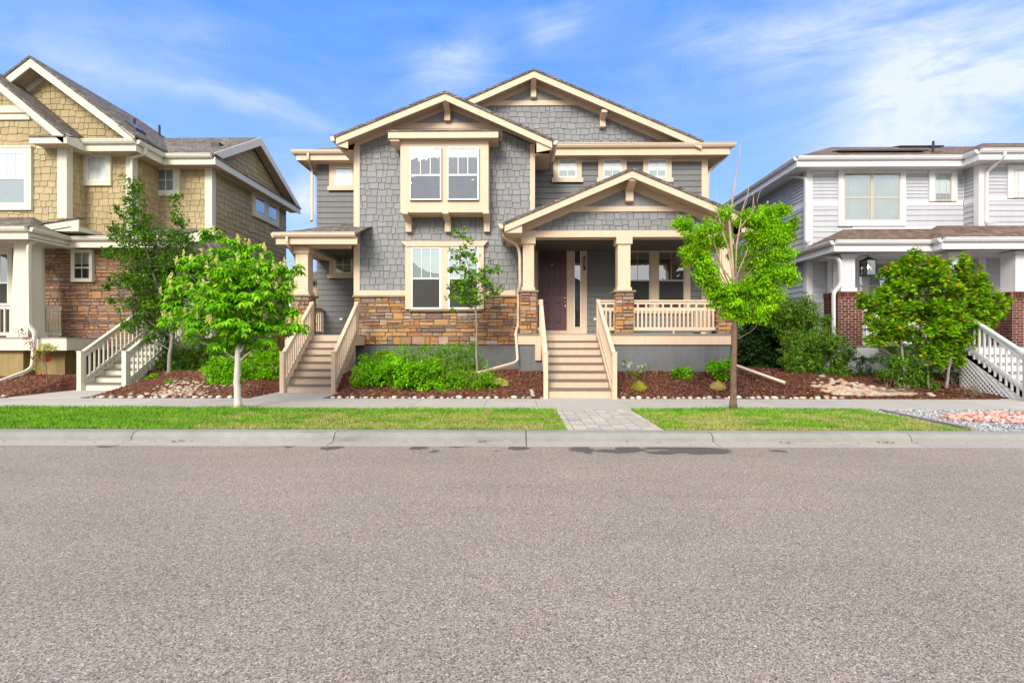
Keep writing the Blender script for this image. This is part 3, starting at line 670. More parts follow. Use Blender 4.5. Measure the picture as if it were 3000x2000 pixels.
tbm = MB(); tbm.box(X(1138, YBR)+.03, b0x-.001, YBR+.05, YW-.05, Z(1300, 404, YBR)-.06, Z(1300, 404, YBR)+.019); tbm.build('soffit_box', 'cream', BY)
for a, b in ((1201, 1294), (1311, 1403)):
    window(HM, front(YB), X(a, YB), X(b, YB), Z(1300, 588, YB), Z(1300, 434, YB), casing=False, trim='cream', mid=.47, grille=(3, 1), blind=.18, lowglass='glasslo', back='curtain', lowback='interior')
for px in (1186, 1305, 1423): bracket(HM, X(px, YB-.03), YB-.03, YW-.0, Z(1300, 682, YW), Z(1300, 616, YB)-.0, .17)
bracket(HM, axx, YF+.06, YW-.02, Z(1304, 360, YW), Z(1304, 284, YF), .17)
# --- wing lower double window
a0, a1, a2, a3 = X(1206, YW), X(1294, YW), X(1314, YW), X(1403, YW); z0, z1 = Z(1300, 906, YW), Z(1300, 725, YW)
for (a, b, cs) in ((a0, a1, (a0-X(1190, YW), (a2-a1)/2, .155, 0)), (a2, a3, ((a2-a1)/2-.001, X(1418, YW)-a3, .155, 0))):
    window(HM, front(YW+.0), a, b, z0, z1, case=cs, mid=.49, grille=(3, 1), blind=.5, blindmat='blindgrn', sw=.05, off=.065)
hb = MB(); zt = Z(1300, 709, YW); hb.slab([(X(1192, YW), zt-.15), (X(1417, YW), zt-.15), (X(1430, YW), zt), (X(1178, YW), zt)], front(YW), lambda a, b: .15, .0); hb.build('window_head', 'cream', HM)
# --- upper left small window, left porch window
window(HM, front(YL), X(982, YL), X(1034, YL), Z(1000, 545, YL), Z(1000, 492, YL), case=(.17, .2, .22, .17), sill=.05, ears=.10, mid=0, grille=(2, 1), blind=1)
window(HM, front(YL), X(982, YL), X(1033, YL), Z(1000, 801, YL), Z(1000, 752, YL), case=(.17, .2, .2, .17), sill=.05, ears=.10, mid=0, grille=(2, 2), blind=.9, blindmat='blinddk', glass='glassweak')
# --- three small second floor windows
for px in (1662, 1793, 1924): window(HM, front(YM), X(px-27, YM), X(px+27, YM), Z(px, 522, YM), Z(px, 469, YM), case=(.155, .155, .18, .155), sill=.045, ears=.09, mid=0, grille=(2, 1), blind=.62, back='curtain')
# --- porch double window
z0, z1 = Z(1900, 905, YM), Z(1900, 737, YM); c_ = (X(1925, YM)-X(1904, YM))/2
window(HM, front(YM), X(1847-18, YM), X(1904, YM), z0, z1, case=(.15, c_, .16, .15), mid=.49, grille=(2, 1), blind=.12, blindmat='blinddk', sw=.045, sash='taupe')
window(HM, front(YM), X(1925, YM), X(2004, YM), z0, z1, case=(c_-.001, X(2020, YM)-X(2004, YM), .16, .15), mid=.49, grille=(2, 1), blind=.12, blindmat='blinddk', sw=.045, sash='taupe')
# --- front door with sidelight
zt = Z(1650, 736, YM); zlow = Z(1650, 968, YM); dx0, dx1 = X(1576, YM), X(1660, YM)
cs = MB(); m_ = front(YM)
cs.mb(m_, X(1566, YM), dx0, zd+.02, zt+.06, 0, .06); cs.mb(m_, dx1, X(1681, YM), zd+.02, zt+.06, 0, .06); cs.mb(m_, dx0, dx1, zt, zt+.06, 0, .06); cs.mb(m_, dx0, dx1, zd+.02, zlow, 0, .09)
cs.mb(m_, X(1701, YM), X(1719, YM), zd+.02, zt+.06, 0, .06); cs.mb(m_, X(1681, YM), X(1701, YM), zd+.02, Z(1690, 960, YM), 0, .06); cs.mb(m_, X(1681, YM), X(1701, YM), Z(1690, 733, YM), zt+.06, 0, .06)
cs.slab([(X(1560, YM), zt+.061), (X(1719, YM), zt+.061), (X(1731, YM), Z(1650, 714, YM)), (X(1560, YM), Z(1650, 714, YM))], m_, lambda a, b: .08, 0)
cs.build('door_casing', 'cream', HM)
dr = MB(); dr.mb(m_, dx0, dx1, zlow, zt, 0, .028)
def px_rect(a, b, c, d): return X(a, YM), X(b, YM), Z(1620, d, YM), Z(1620, c, YM)
panels = [px_rect(1590, 1610, 779, 864), px_rect(1623, 1644, 779, 864), px_rect(1590, 1610, 884, 944), px_rect(1623, 1644, 884, 944), px_rect(1590, 1610, 746, 766), px_rect(1623, 1644, 746, 766)]
for a, b, c, d in panels:
    t = .03
    dr.mb(m_, a, b, c, c+t, .0285, .06); dr.mb(m_, a, b, d-t, d, .0285, .06); dr.mb(m_, a, a+t, c+t, d-t, .0285, .06); dr.mb(m_, b-t, b, c+t, d-t, .0285, .06)
    dr.mb(m_, a+t+.02, b-t-.02, c+t+.02, d-t-.02, .0285, .038)
DR = dr.build('door', 'door', HM)
hw = MB()
def disc(x, z, r, d): hw.tube([(x, YM-.028, z), (x, YM-.028-d, z)], [r, r*.8], 14)
disc(X(1654, YM), Z(1654, 873, YM), .036, .03); disc(X(1654, YM), Z(1654, 885, YM), .036, .05)
hw.tube([(X(1654.6, YM), YM-.05, Z(1654, 889, YM)), (X(1654.8, YM), YM-.09, Z(1654, 895, YM)), (X(1655, YM), YM-.09, Z(1654, 902, YM)), (X(1654.5, YM), YM-.04, Z(1654, 909, YM))], .014, 8); disc(X(1654, YM), Z(1654, 909, YM), .026, .02)
hw.build('handle', 'steel', DR, True)
kk = MB(); kk.tube([(X(1617, YM), YM-.028, Z(1617, 776, YM)), (X(1617, YM), YM-.05, Z(1617, 776, YM))], [.022, .018], 12); kk.build('peephole', 'steel', DR)
window(HM, m_, X(1681, YM), X(1701, YM), Z(1690, 960, YM), Z(1690, 733, YM), casing=False, mid=0, grille=(1, 1), blind=0, sw=.022, name='sidelight')
sg = MB()
for py in (779, 870, 915): sg.mb(m_, X(1682, YM), X(1700, YM), Z(1690, py+.8, YM), Z(1690, py-.8, YM), .025, .042)
sg.build('sidelight_bars', 'sash', HM)
# --- house number plaque
YP = YM-.06; pc = X(1712, YP); zp0, zp1 = Z(1712, 792, YP), Z(1712, 751, YP)
pq = MB(); n_ = 10; r_ = .036; pts = [(pc+r_*cos(pi*k/n_), zp1-r_+r_*sin(pi*k/n_)) for k in range(n_+1)]+[(pc+r_*cos(pi+pi*k/n_), zp0+r_+r_*sin(pi+pi*k/n_)) for k in range(n_+1)]
pq.prism(pts, YP-.018, YP); PQ = pq.build('house_number_plaque', 'black', HM)
for i, ch in enumerate('1009'):
    cu = bpy.data.curves.new('numeral', 'FONT'); cu.body = ch; cu.size = .078; cu.extrude = .003; cu.align_x = 'CENTER'
    o = bpy.data.objects.new('numeral', cu); COL.objects.link(o); bpy.context.view_layer.update()
    me = bpy.data.meshes.new_from_object(o); bpy.data.objects.remove(o); o = bpy.data.objects.new('numeral', me); COL.objects.link(o); me.materials.append(M['sash'])
    o.parent = PQ; pw_ = parent_world(PQ); o.rotation_euler = (radians(90), 0, 0)
    o.location = (pc-pw_[0], YP-.022-pw_[1], zp1-.105-i*.07-pw_[2])
# --- outlet covers on the siding
for px, py, Yo in ((1744, 935, YM), (1001, 935, YL)):
    o = MB(); o.box(X(px, Yo)-.13, X(px, Yo)+.13, Yo-.03, Yo, Z(px, py, Yo)-.13, Z(px, py, Yo)+.1); pl = o.build('outlet_plate', 'lap', HM)
    MB().rbox(X(px, Yo)-.055, X(px, Yo)+.055, Yo-.065, Yo-.03, Z(px, py, Yo)-.04, Z(px, py, Yo)+.04, .012).build('outlet_cover', 'sash', pl)
# --- corner boards of the recessed walls
t2 = MB(); t2.box(5.80, 5.995, YM-.035, YM, 1.5, 7.1); t2.box(5.955, 5.995, YM, YM+.15, 1.5, 7.1); t2.box(-6.73, X(926, YL), YL-.035, YL, 1.46, 7.1)
t2.box(xwr, 5.8, YM-.032, YM, 6.95, 7.1); t2.box(X(926, YL), xwl-.04, YL-.032, YL, Z(960, 470, YL), Z(960, 455, YL)); t2.build('corner_boards', 'cream', HM)
# --- left porch: beam, column, roof
YC = 13.55; cx0, cx1 = X(866, YC), X(902, YC)
lb = MB(); lb.box(cx0-.03, xwl-.0, YC+.0, YC+.32, Z(900, 723, YC), Z(900, 703, YC)+.02); lb.box(cx0-.03, cx0+.28, YC+.32, YL-.03, Z(900, 723, YC), Z(900, 703, YC)+.02)
lb.build('porch_beam', 'cream', HM)
def column(parent, x0, x1, y0, zcap1, zcap0, zsh0, zs1, zs0, smat, rnd, trim='cream', cw=.045, dp=None):
    d = dp or (x1-x0); mb_ = MB(); mb_.box(x0, x1, y0, y0+d, zsh0, zcap0); mb_.box(x0-cw, x1+cw, y0-cw, y0+d+cw, zcap0, zcap1)
    mb_.box(x0-cw*.7, x1+cw*.7, y0-cw*.7, y0+d+cw*.7, zs1+.08, zsh0); c = mb_.build('column', trim, parent)
    e = .05
    stonepier(x0-e, x1+e, y0-e, y0+d+e, zs0, zs1+.02, 'stone_pier', smat, c, rnd)
    MB().rbox(x0-e-.075, x1+e+.075, y0-e-.075, y0+d+e+.07, zs1+.02, zs1+.08, .02).build('pier_cap', 'stonecap', c); return c
column(HM, cx0, cx1, YC, Z(880, 723, YC), Z(880, 742, YC), Z(880, 855, YC), Z(880, 872, YC), 1.46, 'stone2', R1)
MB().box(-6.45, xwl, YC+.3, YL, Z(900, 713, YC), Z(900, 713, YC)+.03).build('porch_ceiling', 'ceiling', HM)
YG = 13.22; zg = Z(900, 683, YG); ex, er = X(806, YG), X(1046, YG)
lr = MB(); zr_ = zg+(YL-YG)*.40
lr.plate([(ex+.03, YG-.03, zg+.01), (er+.02, YG-.03, zg+.01), (er+.02, YL, zr_), (ex+(YL-YG)*.9, YL, zr_)], .05)
lr.plate([(ex+.03, YG-.03, zg+.01), (ex+(YL-YG)*.9, YL, zr_), (ex+.03, YL+.3, zg+.01)], .05); lr.build('porch_roof', 'roof', HM)
gl = MB(); gutter(gl, (ex-.02, YG, zg), (er-.03, YG, zg), (0, -1, 0)); gutter(gl, (ex, YL+.2, zg), (ex, YG, zg), (-1, 0, 0)); gl.build('gutter', 'gut', HM)
fl = MB(); fl.box(ex+.02, er, YG+.001, YG+.05, zg-.30, zg-.11); fl.box(ex+.02, ex+.06, YG+.05, YL+.2, zg-.30, zg-.11); fl.box(ex+.05, cx0+.05, YG+.05, YL, zg-.27, zg-.245); fl.box(cx0, er-.05, YG+.05, YC+.05, zg-.27, zg-.245); fl.build('fascia', 'cream', HM)
# left porch side railing seen end on
railing(HM, (-6.5, YC+.5), (-6.5, YL-.1), 1.5, 2.36, 'cream', 12)
# --- main porch: columns, beam, gable
YP_ = 12.95
zc1 = Z(1850, 695, YP_)
for a, b in ((1532, 1564), (1810, 1847), (2109, 2143)):
    column(HM, X(a, YP_), X(b, YP_), YP_, zc1, Z(a, 715, YP_), Z(a, 842, YP_), Z(a, 860, YP_), zd, 'stone', R1, dp=.32)
pb = MB(); pxa, pxb = X(1528, YP_-.04), X(2148, YP_-.04)
pb.box(pxa, pxb, YP_-.04, YP_+.32, zc1, Z(1850, 675, YP_-.04)); pb.box(pxa, pxa+.3, YP_+.32, YW-.06, zc1, Z(1850, 675, YP_-.04)); pb.box(pxb-.3, pxb, YP_+.32, YM-.04, zc1, Z(1850, 675, YP_-.04)); pb.build('porch_beam', 'cream', HM)
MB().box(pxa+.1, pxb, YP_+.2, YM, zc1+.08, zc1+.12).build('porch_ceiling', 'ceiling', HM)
YPF = 12.35; pax, paz = X(1852, YPF), Z(1852, 500, YPF); plx, plz = X(1478, YPF), Z(1478, 659, YPF); psl = (paz-plz)/(pax-plx); prx = 2*pax-plx
pg = MB(); zt0 = Z(1850, 675, YP_)
YPG = YP_
def tri(h): return [(pxa, paz-h-psl*(pax-pxa)), (pax, paz-h), (pxb, paz-h-psl*(pxb-pax))]
pt = tri(.14); poly = [(pxa, zt0), (pxb, zt0), (pxb, max(zt0, pt[2][1])), pt[1], (pxa, max(zt0, pt[0][1]))]
zbell = Z(1852, 613, YPG)
shake(pg, clip(poly, ccw(rect(-9, 19, zt0, zbell))), front(YPG), .165, .11, .28, .02, R1)
pg.build('gable_shingles', 'shake', HM); MB().prism(poly, YPG+.003, YPG+.1).build('wall_core', 'gapshade', HM)
pt2 = MB(); pt2.box(X(1664, YPG), X(2042, YPG), YPG-.05, YPG, Z(1852, 621, YPG), Z(1852, 606, YPG)); frz(pt2, .06, .27, pxa, pxb, YPG-.035, YPG+.0, pax, paz, psl); pt2.build('gable_trim', 'cream', HM)
batten('gable_panel', X(1690, YPG), X(2015, YPG), Z(1852, 543, YPG), Z(1852, 606, YPG), pax, YPG)
bracket(HM, X(1856, YPF), YPF+.05, YPG-.02, Z(1852, 594, YPG), Z(1852, 516, YPF), .2)
def gable_roof(parent, xa, za, xl, zl, xr, zr, yf, yb, fh=.20, mat='roof', fmat='cream', th=.075, ov=.05, soffit='soffit', rt=.03, name='gable_roof'):
    # two slopes, rake fascia in front (fh high), soffit boards under the overhang
    mb_ = MB()
    mb_.plate([(xl-ov, yf-.03, zl-ov*(za-zl)/(xa-xl)+.0), (xa, yf-.03, za), (xa, yb, za), (xl-ov, yb, zl-ov*(za-zl)/(xa-xl))][::-1], th)
    mb_.plate([(xa, yf-.03, za), (xr+ov, yf-.03, zr-ov*(za-zr)/(xr-xa)), (xr+ov, yb, zr-ov*(za-zr)/(xr-xa)), (xa, yb, za)][::-1], th)
    r = mb_.build(name, mat, parent)
    rk = MB(); rakeboards(rk, xa, za-th, xl, zl-th, xr, zr-th, yf, yf+.04, fh); rk.build('rake_fascia', fmat, r); return r
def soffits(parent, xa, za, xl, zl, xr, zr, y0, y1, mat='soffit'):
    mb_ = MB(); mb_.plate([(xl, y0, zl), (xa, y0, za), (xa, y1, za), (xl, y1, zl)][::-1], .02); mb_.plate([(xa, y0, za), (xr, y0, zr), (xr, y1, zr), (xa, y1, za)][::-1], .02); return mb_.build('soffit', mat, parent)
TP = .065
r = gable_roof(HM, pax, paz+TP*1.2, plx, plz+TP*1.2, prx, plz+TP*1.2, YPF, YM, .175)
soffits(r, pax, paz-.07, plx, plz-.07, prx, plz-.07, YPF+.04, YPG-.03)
for xa_, xb_ in ((plx, pxa+.01), (prx, pxb-.01)): MB().prism([(xa_, plz-.19), (xb_, plz-.19), (xb_, plz-.03+psl*abs(xb_-xa_)), (xa_, plz-.03)], YPF+.05, YPF+.07).build('return_board', 'cream', r)
gp = MB(); gutter(gp, (plx-.03, YW, plz+.02), (plx-.03, YPF-.03, plz+.02), (-1, 0, 0)); gutter(gp, (prx+.03, YPF-.03, plz+.02), (prx+.03, YM, plz+.02), (1, 0, 0)); gp.build('gutter', 'gut', r)
fa = MB(); fa.box(plx+.0, plx+.03, YPF+.04, YW, plz-.19, plz+.0); fa.box(plx, pxa, YPF+.1, YW, plz-.2, plz-.18); fa.build('eave_fascia', 'cream', r); fa = MB(); fa.box(prx-.03, prx, YPF+.04, YM, plz-.19, plz); fa.box(pxb, prx, YPF+.1, YM, plz-.2, plz-.18); fa.build('eave_fascia', 'cream', r)
# --- wing gable roof
r = gable_roof(HM, axx, axz+TP, lx, lz+TP, rx, rz+TP, YF, 21, .19)
soffits(r, axx, axz-.06, lx, lz-.06, rx, rz-.06, YF+.04, YW-.0)
gp = MB(); gutter(gp, (lx-.03, 17, lz), (lx-.03, YF-.03, lz), (-1, 0, 0)); gutter(gp, (rx+.03, YF-.03, rz), (rx+.03, 14.9, rz), (1, 0, 0)); gp.build('gutter', 'gut', r)
fa = MB(); fa.box(lx, lx+.03, YF+.04, YL, lz-.2, lz); fa.box(lx+.03, xwl-.04, YW-.1, YL, lz-.2, lz-.17); fa.prism([(lx, lz-.05), (xwl-.03, lz-.05+sl*(xwl-lx)), (xwl-.03, lz-.30), (lx, lz-.22)], YF+.05, YF+.07)
fa.prism([(xwr+.03, lz-.05+sl*(rx-xwr)), (rx, rz-.05), (rx, rz-.22), (xwr+.03, rz-.30)], YF+.05, YF+.07); fa.build('eave_fascia', 'cream', r); fa = MB(); fa.box(rx-.03, rx, YF+.04, YM, rz-.2, rz); fa.box(xwr, rx-.03, YW-.1, YM, rz-.2, rz-.17); fa.build('eave_fascia', 'cream', r)
# --- main gable
YMF = 14.88; mx, mz = X(1564, YMF), Z(1564, 207, YMF); mrx, mrz = X(2056, YMF), Z(2056, 416, YMF); msl = (mz-mrz)/(mrx-mx); mlx = mx-(mrx-mx); mlz = mrz
r = gable_roof(HM, mx, mz+TP, mlx, mlz+TP, mrx, mrz+TP, YMF, 27, .20)
soffits(r, mx, mz-.06, mlx, mlz-.06, mrx, mrz-.06, YMF+.04, YM-.0)
zge = Z(1900, 413, YM); YGM = 14.98
mg = MB(); zbl = Z(1564, 300, YM); ptop = mz-.13
poly = ccw([(mx-4.8, zge-.1), (mrx-.1, zge-.1), (mx, ptop)])
shake(mg, clip(poly, ccw(rect(-9, 9, zge-.1, zbl))), front(YM), .18, .12, .3, .022, R1); mg.build('gable_shingles', 'shake', HM); MB().prism(poly, YM+.003, YM+.1).build('wall_core', 'gapshade', HM)
mt = MB(); mt.box(X(1412, YM), X(1705, YM), YM-.05, YM, Z(1564, 311, YM), Z(1564, 297, YM)); frz(mt, .06, .24, mx-4.8, mrx-.3, YM-.035, YM, mx, mz, msl); mt.build('gable_trim', 'cream', HM)
batten('gable_panel', X(1435, YM), X(1695, YM), Z(1564, 248, YM), Z(1564, 297, YM), mx, YM)
bracket(HM, mx, YMF+.06, YM-.02, Z(1564, 292, YM), Z(1564, 222, YMF), .17); bracket(HM, X(1771, YMF+.06), YMF+.06, YM-.02, Z(1771, 378, YM), Z(1771, 318, YMF), .17)
# pent roof and eave in front of the main gable
zgu = Z(1800, 423, YGM); gxl, gxr = X(1612, YGM), X(2140, YGM)
pr = MB(); pr.plate([(gxl-.4, YGM-.03, zgu+.01), (gxr-.02, YGM-.03, zgu+.01), (gxr-.5, YM+.05, zgu+.16), (gxl-.4, YM+.05, zgu+.16)], .04)
pr.plate([(gxr-.02, YGM-.03, zgu+.01), (gxr-.02, 27, zgu+.01), (gxr-1.0, 27, zgu+.42), (gxr-.5, YM+.05, zgu+.16)], .04); pr.build('pent_roof', 'roof', HM)
gm = MB(); gutter(gm, (gxl, YGM, zgu), (gxr+.13, YGM, zgu), (0, -1, 0)); gutter(gm, (gxr, YGM, zgu), (gxr, 27, zgu), (1, 0, 0)); gm.build('gutter', 'gut', HM)
fm = MB(); fm.box(gxl-.02, gxr-.02, YGM+.0, YGM+.04, zgu-.33, zgu-.115); fm.box(gxr-.06, gxr-.02, YGM+.04, 27, zgu-.33, zgu-.115); fm.build('fascia', 'cream', HM)
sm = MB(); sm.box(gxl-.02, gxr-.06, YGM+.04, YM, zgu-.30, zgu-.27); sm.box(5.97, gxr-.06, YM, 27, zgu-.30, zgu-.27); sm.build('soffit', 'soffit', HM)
# left rear hip roof over the recessed bay
YGL = 15.6; zl_ = Z(930, 442, YGL); ll = X(866, YGL)
hr_ = MB(); K = 4.5
hr_.plate([(ll-.02, YGL-.03, zl_+.01), (-2, YGL-.03, zl_+.01), (-2, YGL+K, zl_+K*.5), (ll+K, YGL+K, zl_+K*.5)], .05); hr_.plate([(ll-.02, YGL-.03, zl_+.01), (ll+K, YGL+K, zl_+K*.5), (ll+K, 27, zl_+K*.5), (ll-.02, 27, zl_+.01)], .05); hr_.build('hip_roof', 'roof', HM)
gm = MB(); gutter(gm, (ll-.1, YGL, zl_), (lx+.6, YGL, zl_), (0, -1, 0)); gutter(gm, (ll, 27, zl_), (ll, YGL, zl_), (-1, 0, 0)); gm.build('gutter', 'gut', HM)
fm = MB(); fm.box(ll+.02, lx+.7, YGL, YGL+.04, zl_-.30, zl_-.115); fm.box(ll+.02, ll+.06, YGL+.04, 27, zl_-.3, zl_-.115); fm.box(ll+.02, xwl, YGL+.04, YL, zl_-.27, zl_-.25); fm.box(ll+.02, -6.7, YL, 27, zl_-.27, zl_-.25); fm.build('fascia', 'cream', HM)
# --- main stairs, railings
sx0, sx1 = .69, 2.07
stairs(HM, sx0, sx1, 10.82, YD-.07, zd, 8, 'stairpaint', 'tread', .03)
stair_rail(HM, sx0-.07, 10.82, YD-.02, .03, zd, 'cream', 11, .90); stair_rail(HM, sx1+.07, 10.82, YD-.02, .03, zd, 'cream', 11, .90)
ry = YP_+.06
railing(HM, (X(1850, ry), ry), (X(2107, ry), ry), zd+.09, zd+.90, 'cream', 21, two=True, bw=.045)
railing(HM, (sx1+.12, ry), (X(1806, ry), ry), zd+.09, zd+.90, 'cream', 4, two=True, bw=.045)
railing(HM, (X(1545, ry), ry+.05), (sx0-.10, ry+.05), zd+.09, zd+.90, 'cream', 1)
railing(HM, (X(2126, ry), ry+.4), (X(2126, ry), YM-.05), zd+.09, zd+.90, 'cream', 14)
kn = MB(); kn.box(X(1973, ry)-.02, X(1973, ry)+.02, ry-.02, ry+.02, zd, zd+.10); kn.box(X(2060, ry)-.06, X(2060, ry)+.06, ry-.02, ry+.02, zd, zd+.05); kn.build('rail_foot', 'cream', HM)
# --- left stairs
lx0, lx1 = -5.68, -4.57
stairs(HM, lx0, lx1, 11.85, YLD-.07, 1.46, 8, 'stairpaint', 'tread', .02)
stair_rail(HM, lx0-.08, 11.85, YLD-.02, .02, 1.46, 'cream', 13, .90); stair_rail(HM, lx1+.07, 11.85, YLD-.02, .02, 1.46, 'cream', 13, .90)
lattice(HM, lx1+.04, [(12.1, .05), (13.44, .05), (13.44, 1.12), (13.3, 1.12)], 'cream')
# --- downspouts
yq = YPF+.3; zq = plz
pipe('downspout', [(X(1473, yq), yq, zq-.03), (X(1473, yq), yq, zq-.22), (X(1516, 13.0), 13.0, Z(1516, 718, 13.0)), (X(1523, 13.0), 13.0, Z(1523, 745, 13)), (X(1524, 13.0), 13.0, Z(1524, 832, 13)), (X(1519, 13.1), 13.1, Z(1519, 850, 13.1)),
    (X(1518, 13.3), 13.3, Z(1518, 955, 13.3)), (X(1511, 13.0), 12.9, Z(1511, 975, 12.9)), (X(1517, 12.8), 12.8, Z(1517, 1055, 12.8)), (X(1508, 12.75), 12.7, Z(1508, 1063, 12.7)), (X(1400, 12.5), 12.4, Z(1400, 1093, 12.4))], HM, 'gut', .035)
pipe('downspout', [(X(905, YGL), YGL-.06, zl_-.1), (X(905, YGL), YGL-.06, zl_-.3), (X(917, YL), YL-.07, Z(917, 500, YL)), (X(917, YL), YL-.07, Z(917, 648, YL)), (X(914, YL), YL-.2, Z(914, 652, YL))], HM, 'gut', .035)
pipe('downspout', [(X(844, YG), YG-.06, zg-.1), (X(844, YG), YG-.06, zg-.32), (X(866, YC+.4), YC+.4, Z(866, 752, YC+.4)), (X(863, YC+.4), YC+.4, .4)], HM, 'gut', .035)
pipe('downspout', [(6.55, 15.3, zgu-.1), (6.52, 15.3, zgu-.3), (6.10, 15.55, zgu-.62), (6.06, 15.55, 6.3), (6.06, 15.55, .5), (6.1, 14.2, .42)], HM, 'gut', .035)
# ================================================================== LEFT NEIGHBOUR (tan shakes, ivory trim)
HL = thing('shingled_house', 'tan shingled two-storey house with ivory trim and brown stone wall, left of the grey house', 'house', (-12.5, 15, 0))
R2 = random.Random(23)
YA, YB2, YC2 = 13.8, 14.4, 15.5
EZ = 6.95                                   # soffit level
xA = X(195, YA); xB = X(388, YB2); xC = X(620, YC2)
zrA, zrB, zrC = Z(100, 640, YA), Z(300, 690, YB2), Z(560, 668, YC2)
ck = MB(); ck.box(-19, xA, YA+.003, 21, zrA-.2, EZ+.2); ck.box(-19, xB, YB2+.003, 21, 1.3, EZ+.2); ck.box(-19, xC, YC2+.003, 20.5, 1.0, EZ+.1); ck.build('wall_core', 'gapshade', HL)
co = MB(); shake(co, rect(-16.2, xA, zrA-.2, EZ+.3), front(YA), .19, .12, .3, .022, R2)
shake(co, rect(-YB2, -YA, zrA-.2, EZ), lambda a, b, d: (xA+d, -a, b), .19, .12, .3, .022, R2)
shake(co, rect(-16.2, xA, Z(300, 712, YB2), zrA-.1), front(YB2), .19, .12, .3, .022, R2)
shake(co, rect(xA, xB, zrB-.2, EZ), front(YB2), .19, .12, .3, .022, R2)
shake(co, rect(YB2, YC2, zrC-.2, EZ), sideR(xB), .19, .12, .3, .022, R2)
shake(co, rect(xB, xC, zrC-.2, EZ), front(YC2), .19, .12, .3, .022, R2)
co.build('shingle_wall', 'tan', HL)
sd = MB(); shake(sd, rect(YC2, 20.5, .6, EZ), sideR(xC), .19, .12, .3, .024, R2); sd.build('side_shingle_wall', 'tan', HL)
tb = MB()
def cb(x0, x1, y, z0, z1, d=.035): tb.box(x0, x1, y-d, y, z0, z1)
cb(X(171, YA), xA+.035, YA, zrA, EZ); tb.box(xA, xA+.035, YA, YA+.16, zrA, EZ); cb(X(371, YB2), xB+.035, YB2, zrB, EZ); tb.box(xB, xB+.035, YB2, YB2+.16, zrB, EZ)
cb(X(602, YC2), xC+.035, YC2, 1.0, EZ); tb.box(xC, xC+.035, YC2, YC2+.16, 1.0, EZ)
cb(xA, X(371, YB2), YB2, EZ-.14, EZ, .03); cb(xB, X(602, YC2), YC2, EZ-.14, EZ, .03); tb.box(xC+.0, xC+.03, YC2+.16, 20.5, EZ-.16, EZ); cb(X(110, YA), X(171, YA), YA, EZ-.14, EZ, .03)
# horizontal gable bands of the front gable
YAF = 13.35
tb.box(-16.2, X(92, YA), YA-.06, YA, Z(50, 353, YA), Z(50, 315, YA)); tb.box(-16.2, X(86, YA), YA-.11, YA-.06, Z(50, 335, YA), Z(50, 315, YA))
tb.build('trim_boards', 'ivory', HL)
# windows
window(HL, front(YA), X(-7, YA), X(82, YA), Z(40, 600, YA), Z(40, 448, YA), case=(.17, .17, .12, .17), trim='ivory', grille=(3, 2), mid=.49, blind=.5, lowglass='glass', lowback='curtain')
MB().box(-14.95, X(100, YA), YA-.10, YA, Z(40, 436, YA), Z(40, 431, YA)).build('window_cap', 'ivory', HL)
window(HL, front(YB2), X(260, YB2), X(316, YB2), Z(290, 532, YB2), Z(290, 459, YB2), case=(.17, .15, .14, .14), trim='ivory', grille=(2, 2), mid=0, blind=1, blindmat='blind', glass='glassweak', sw=.024)
window(HL, front(YC2), X(466, YC2), X(514, YC2), Z(490, 562, YC2), Z(490, 497, YC2), case=(.15, .18, .16, .15), trim='ivory', grille=(2, 2), mid=0, blind=1, blindmat='curtain', glass='glassweak', sw=.024)
for y0, y1, c in ((18.0, 18.68, (.16, .12, .16, .16)), (18.92, 19.6, (.119, .16, .16, .16))):
    window(HL, sideR(xC), y0, y1, 6.08, 6.72, case=c, trim='ivory', grille=(1, 1), mid=0, blind=1, blindmat='blind')
# eaves: gutters and fascias
GZ = 7.10; yA_, yB_, yC_ = 13.5, 13.92, 15.02
gx1, gx2 = X(398, yB_), X(632, yC_); gx0 = X(190, 13.75)
gg = MB(); gutter(gg, (gx0, yB_, GZ), (gx1+.0, yB_, GZ), (0, -1, 0)); gutter(gg, (gx1, yB_, GZ), (gx1, yC_, GZ), (1, 0, 0)); gutter(gg, (gx1, yC_, GZ), (gx2-.1, yC_, GZ), (0, -1, 0)); gg.build('gutter', 'gutivory', HL)
ff = MB(); ff.box(gx0-.05, gx1, yB_+.001, yB_+.04, GZ-.31, GZ-.115); ff.box(gx1-.04, gx1, yB_+.04, yC_, GZ-.31, GZ-.115); ff.box(gx1-.04, gx2-.04, yC_+.001, yC_+.04, GZ-.31, GZ-.115)
gxs = xC+.42
ff.box(gxs-.04, gxs, yC_+.0, 20.95, GZ-.31, GZ-.07); ff.box(X(192, YAF)-.001, X(192, YAF)+.03, YAF, YB2, Z(120, 420, YAF), Z(120, 400, YAF)+.02); ff.box(X(86, YAF), X(192, YAF)-.001, YAF, YAF+.04, Z(120, 420, YAF), Z(120, 400, YAF)); ff.box(X(172, YAF), X(191.5, YAF), YAF+.045, YAF+.45, Z(120, 410, YAF), Z(120, 389, YAF)); ff.build('fascia', 'ivory', HL)
ss = MB(); ss.box(-16, gx1-.04, yB_+.04, YB2, GZ-.27, GZ-.25); ss.box(xB, gx1-.04, YB2+.001, yC_+.039, GZ-.27, GZ-.25); ss.box(xB, gxs-.04, yC_+.04, YC2, GZ-.27, GZ-.25); ss.box(xC, gxs-.04, YC2, 20.9, GZ-.27, GZ-.25); ss.box(X(86, YAF), X(190, YAF), YAF+.04, YB2, Z(120, 420, YAF)+.02, Z(120, 420, YAF)+.04); ss.build('soffit', 'soffit', HL)
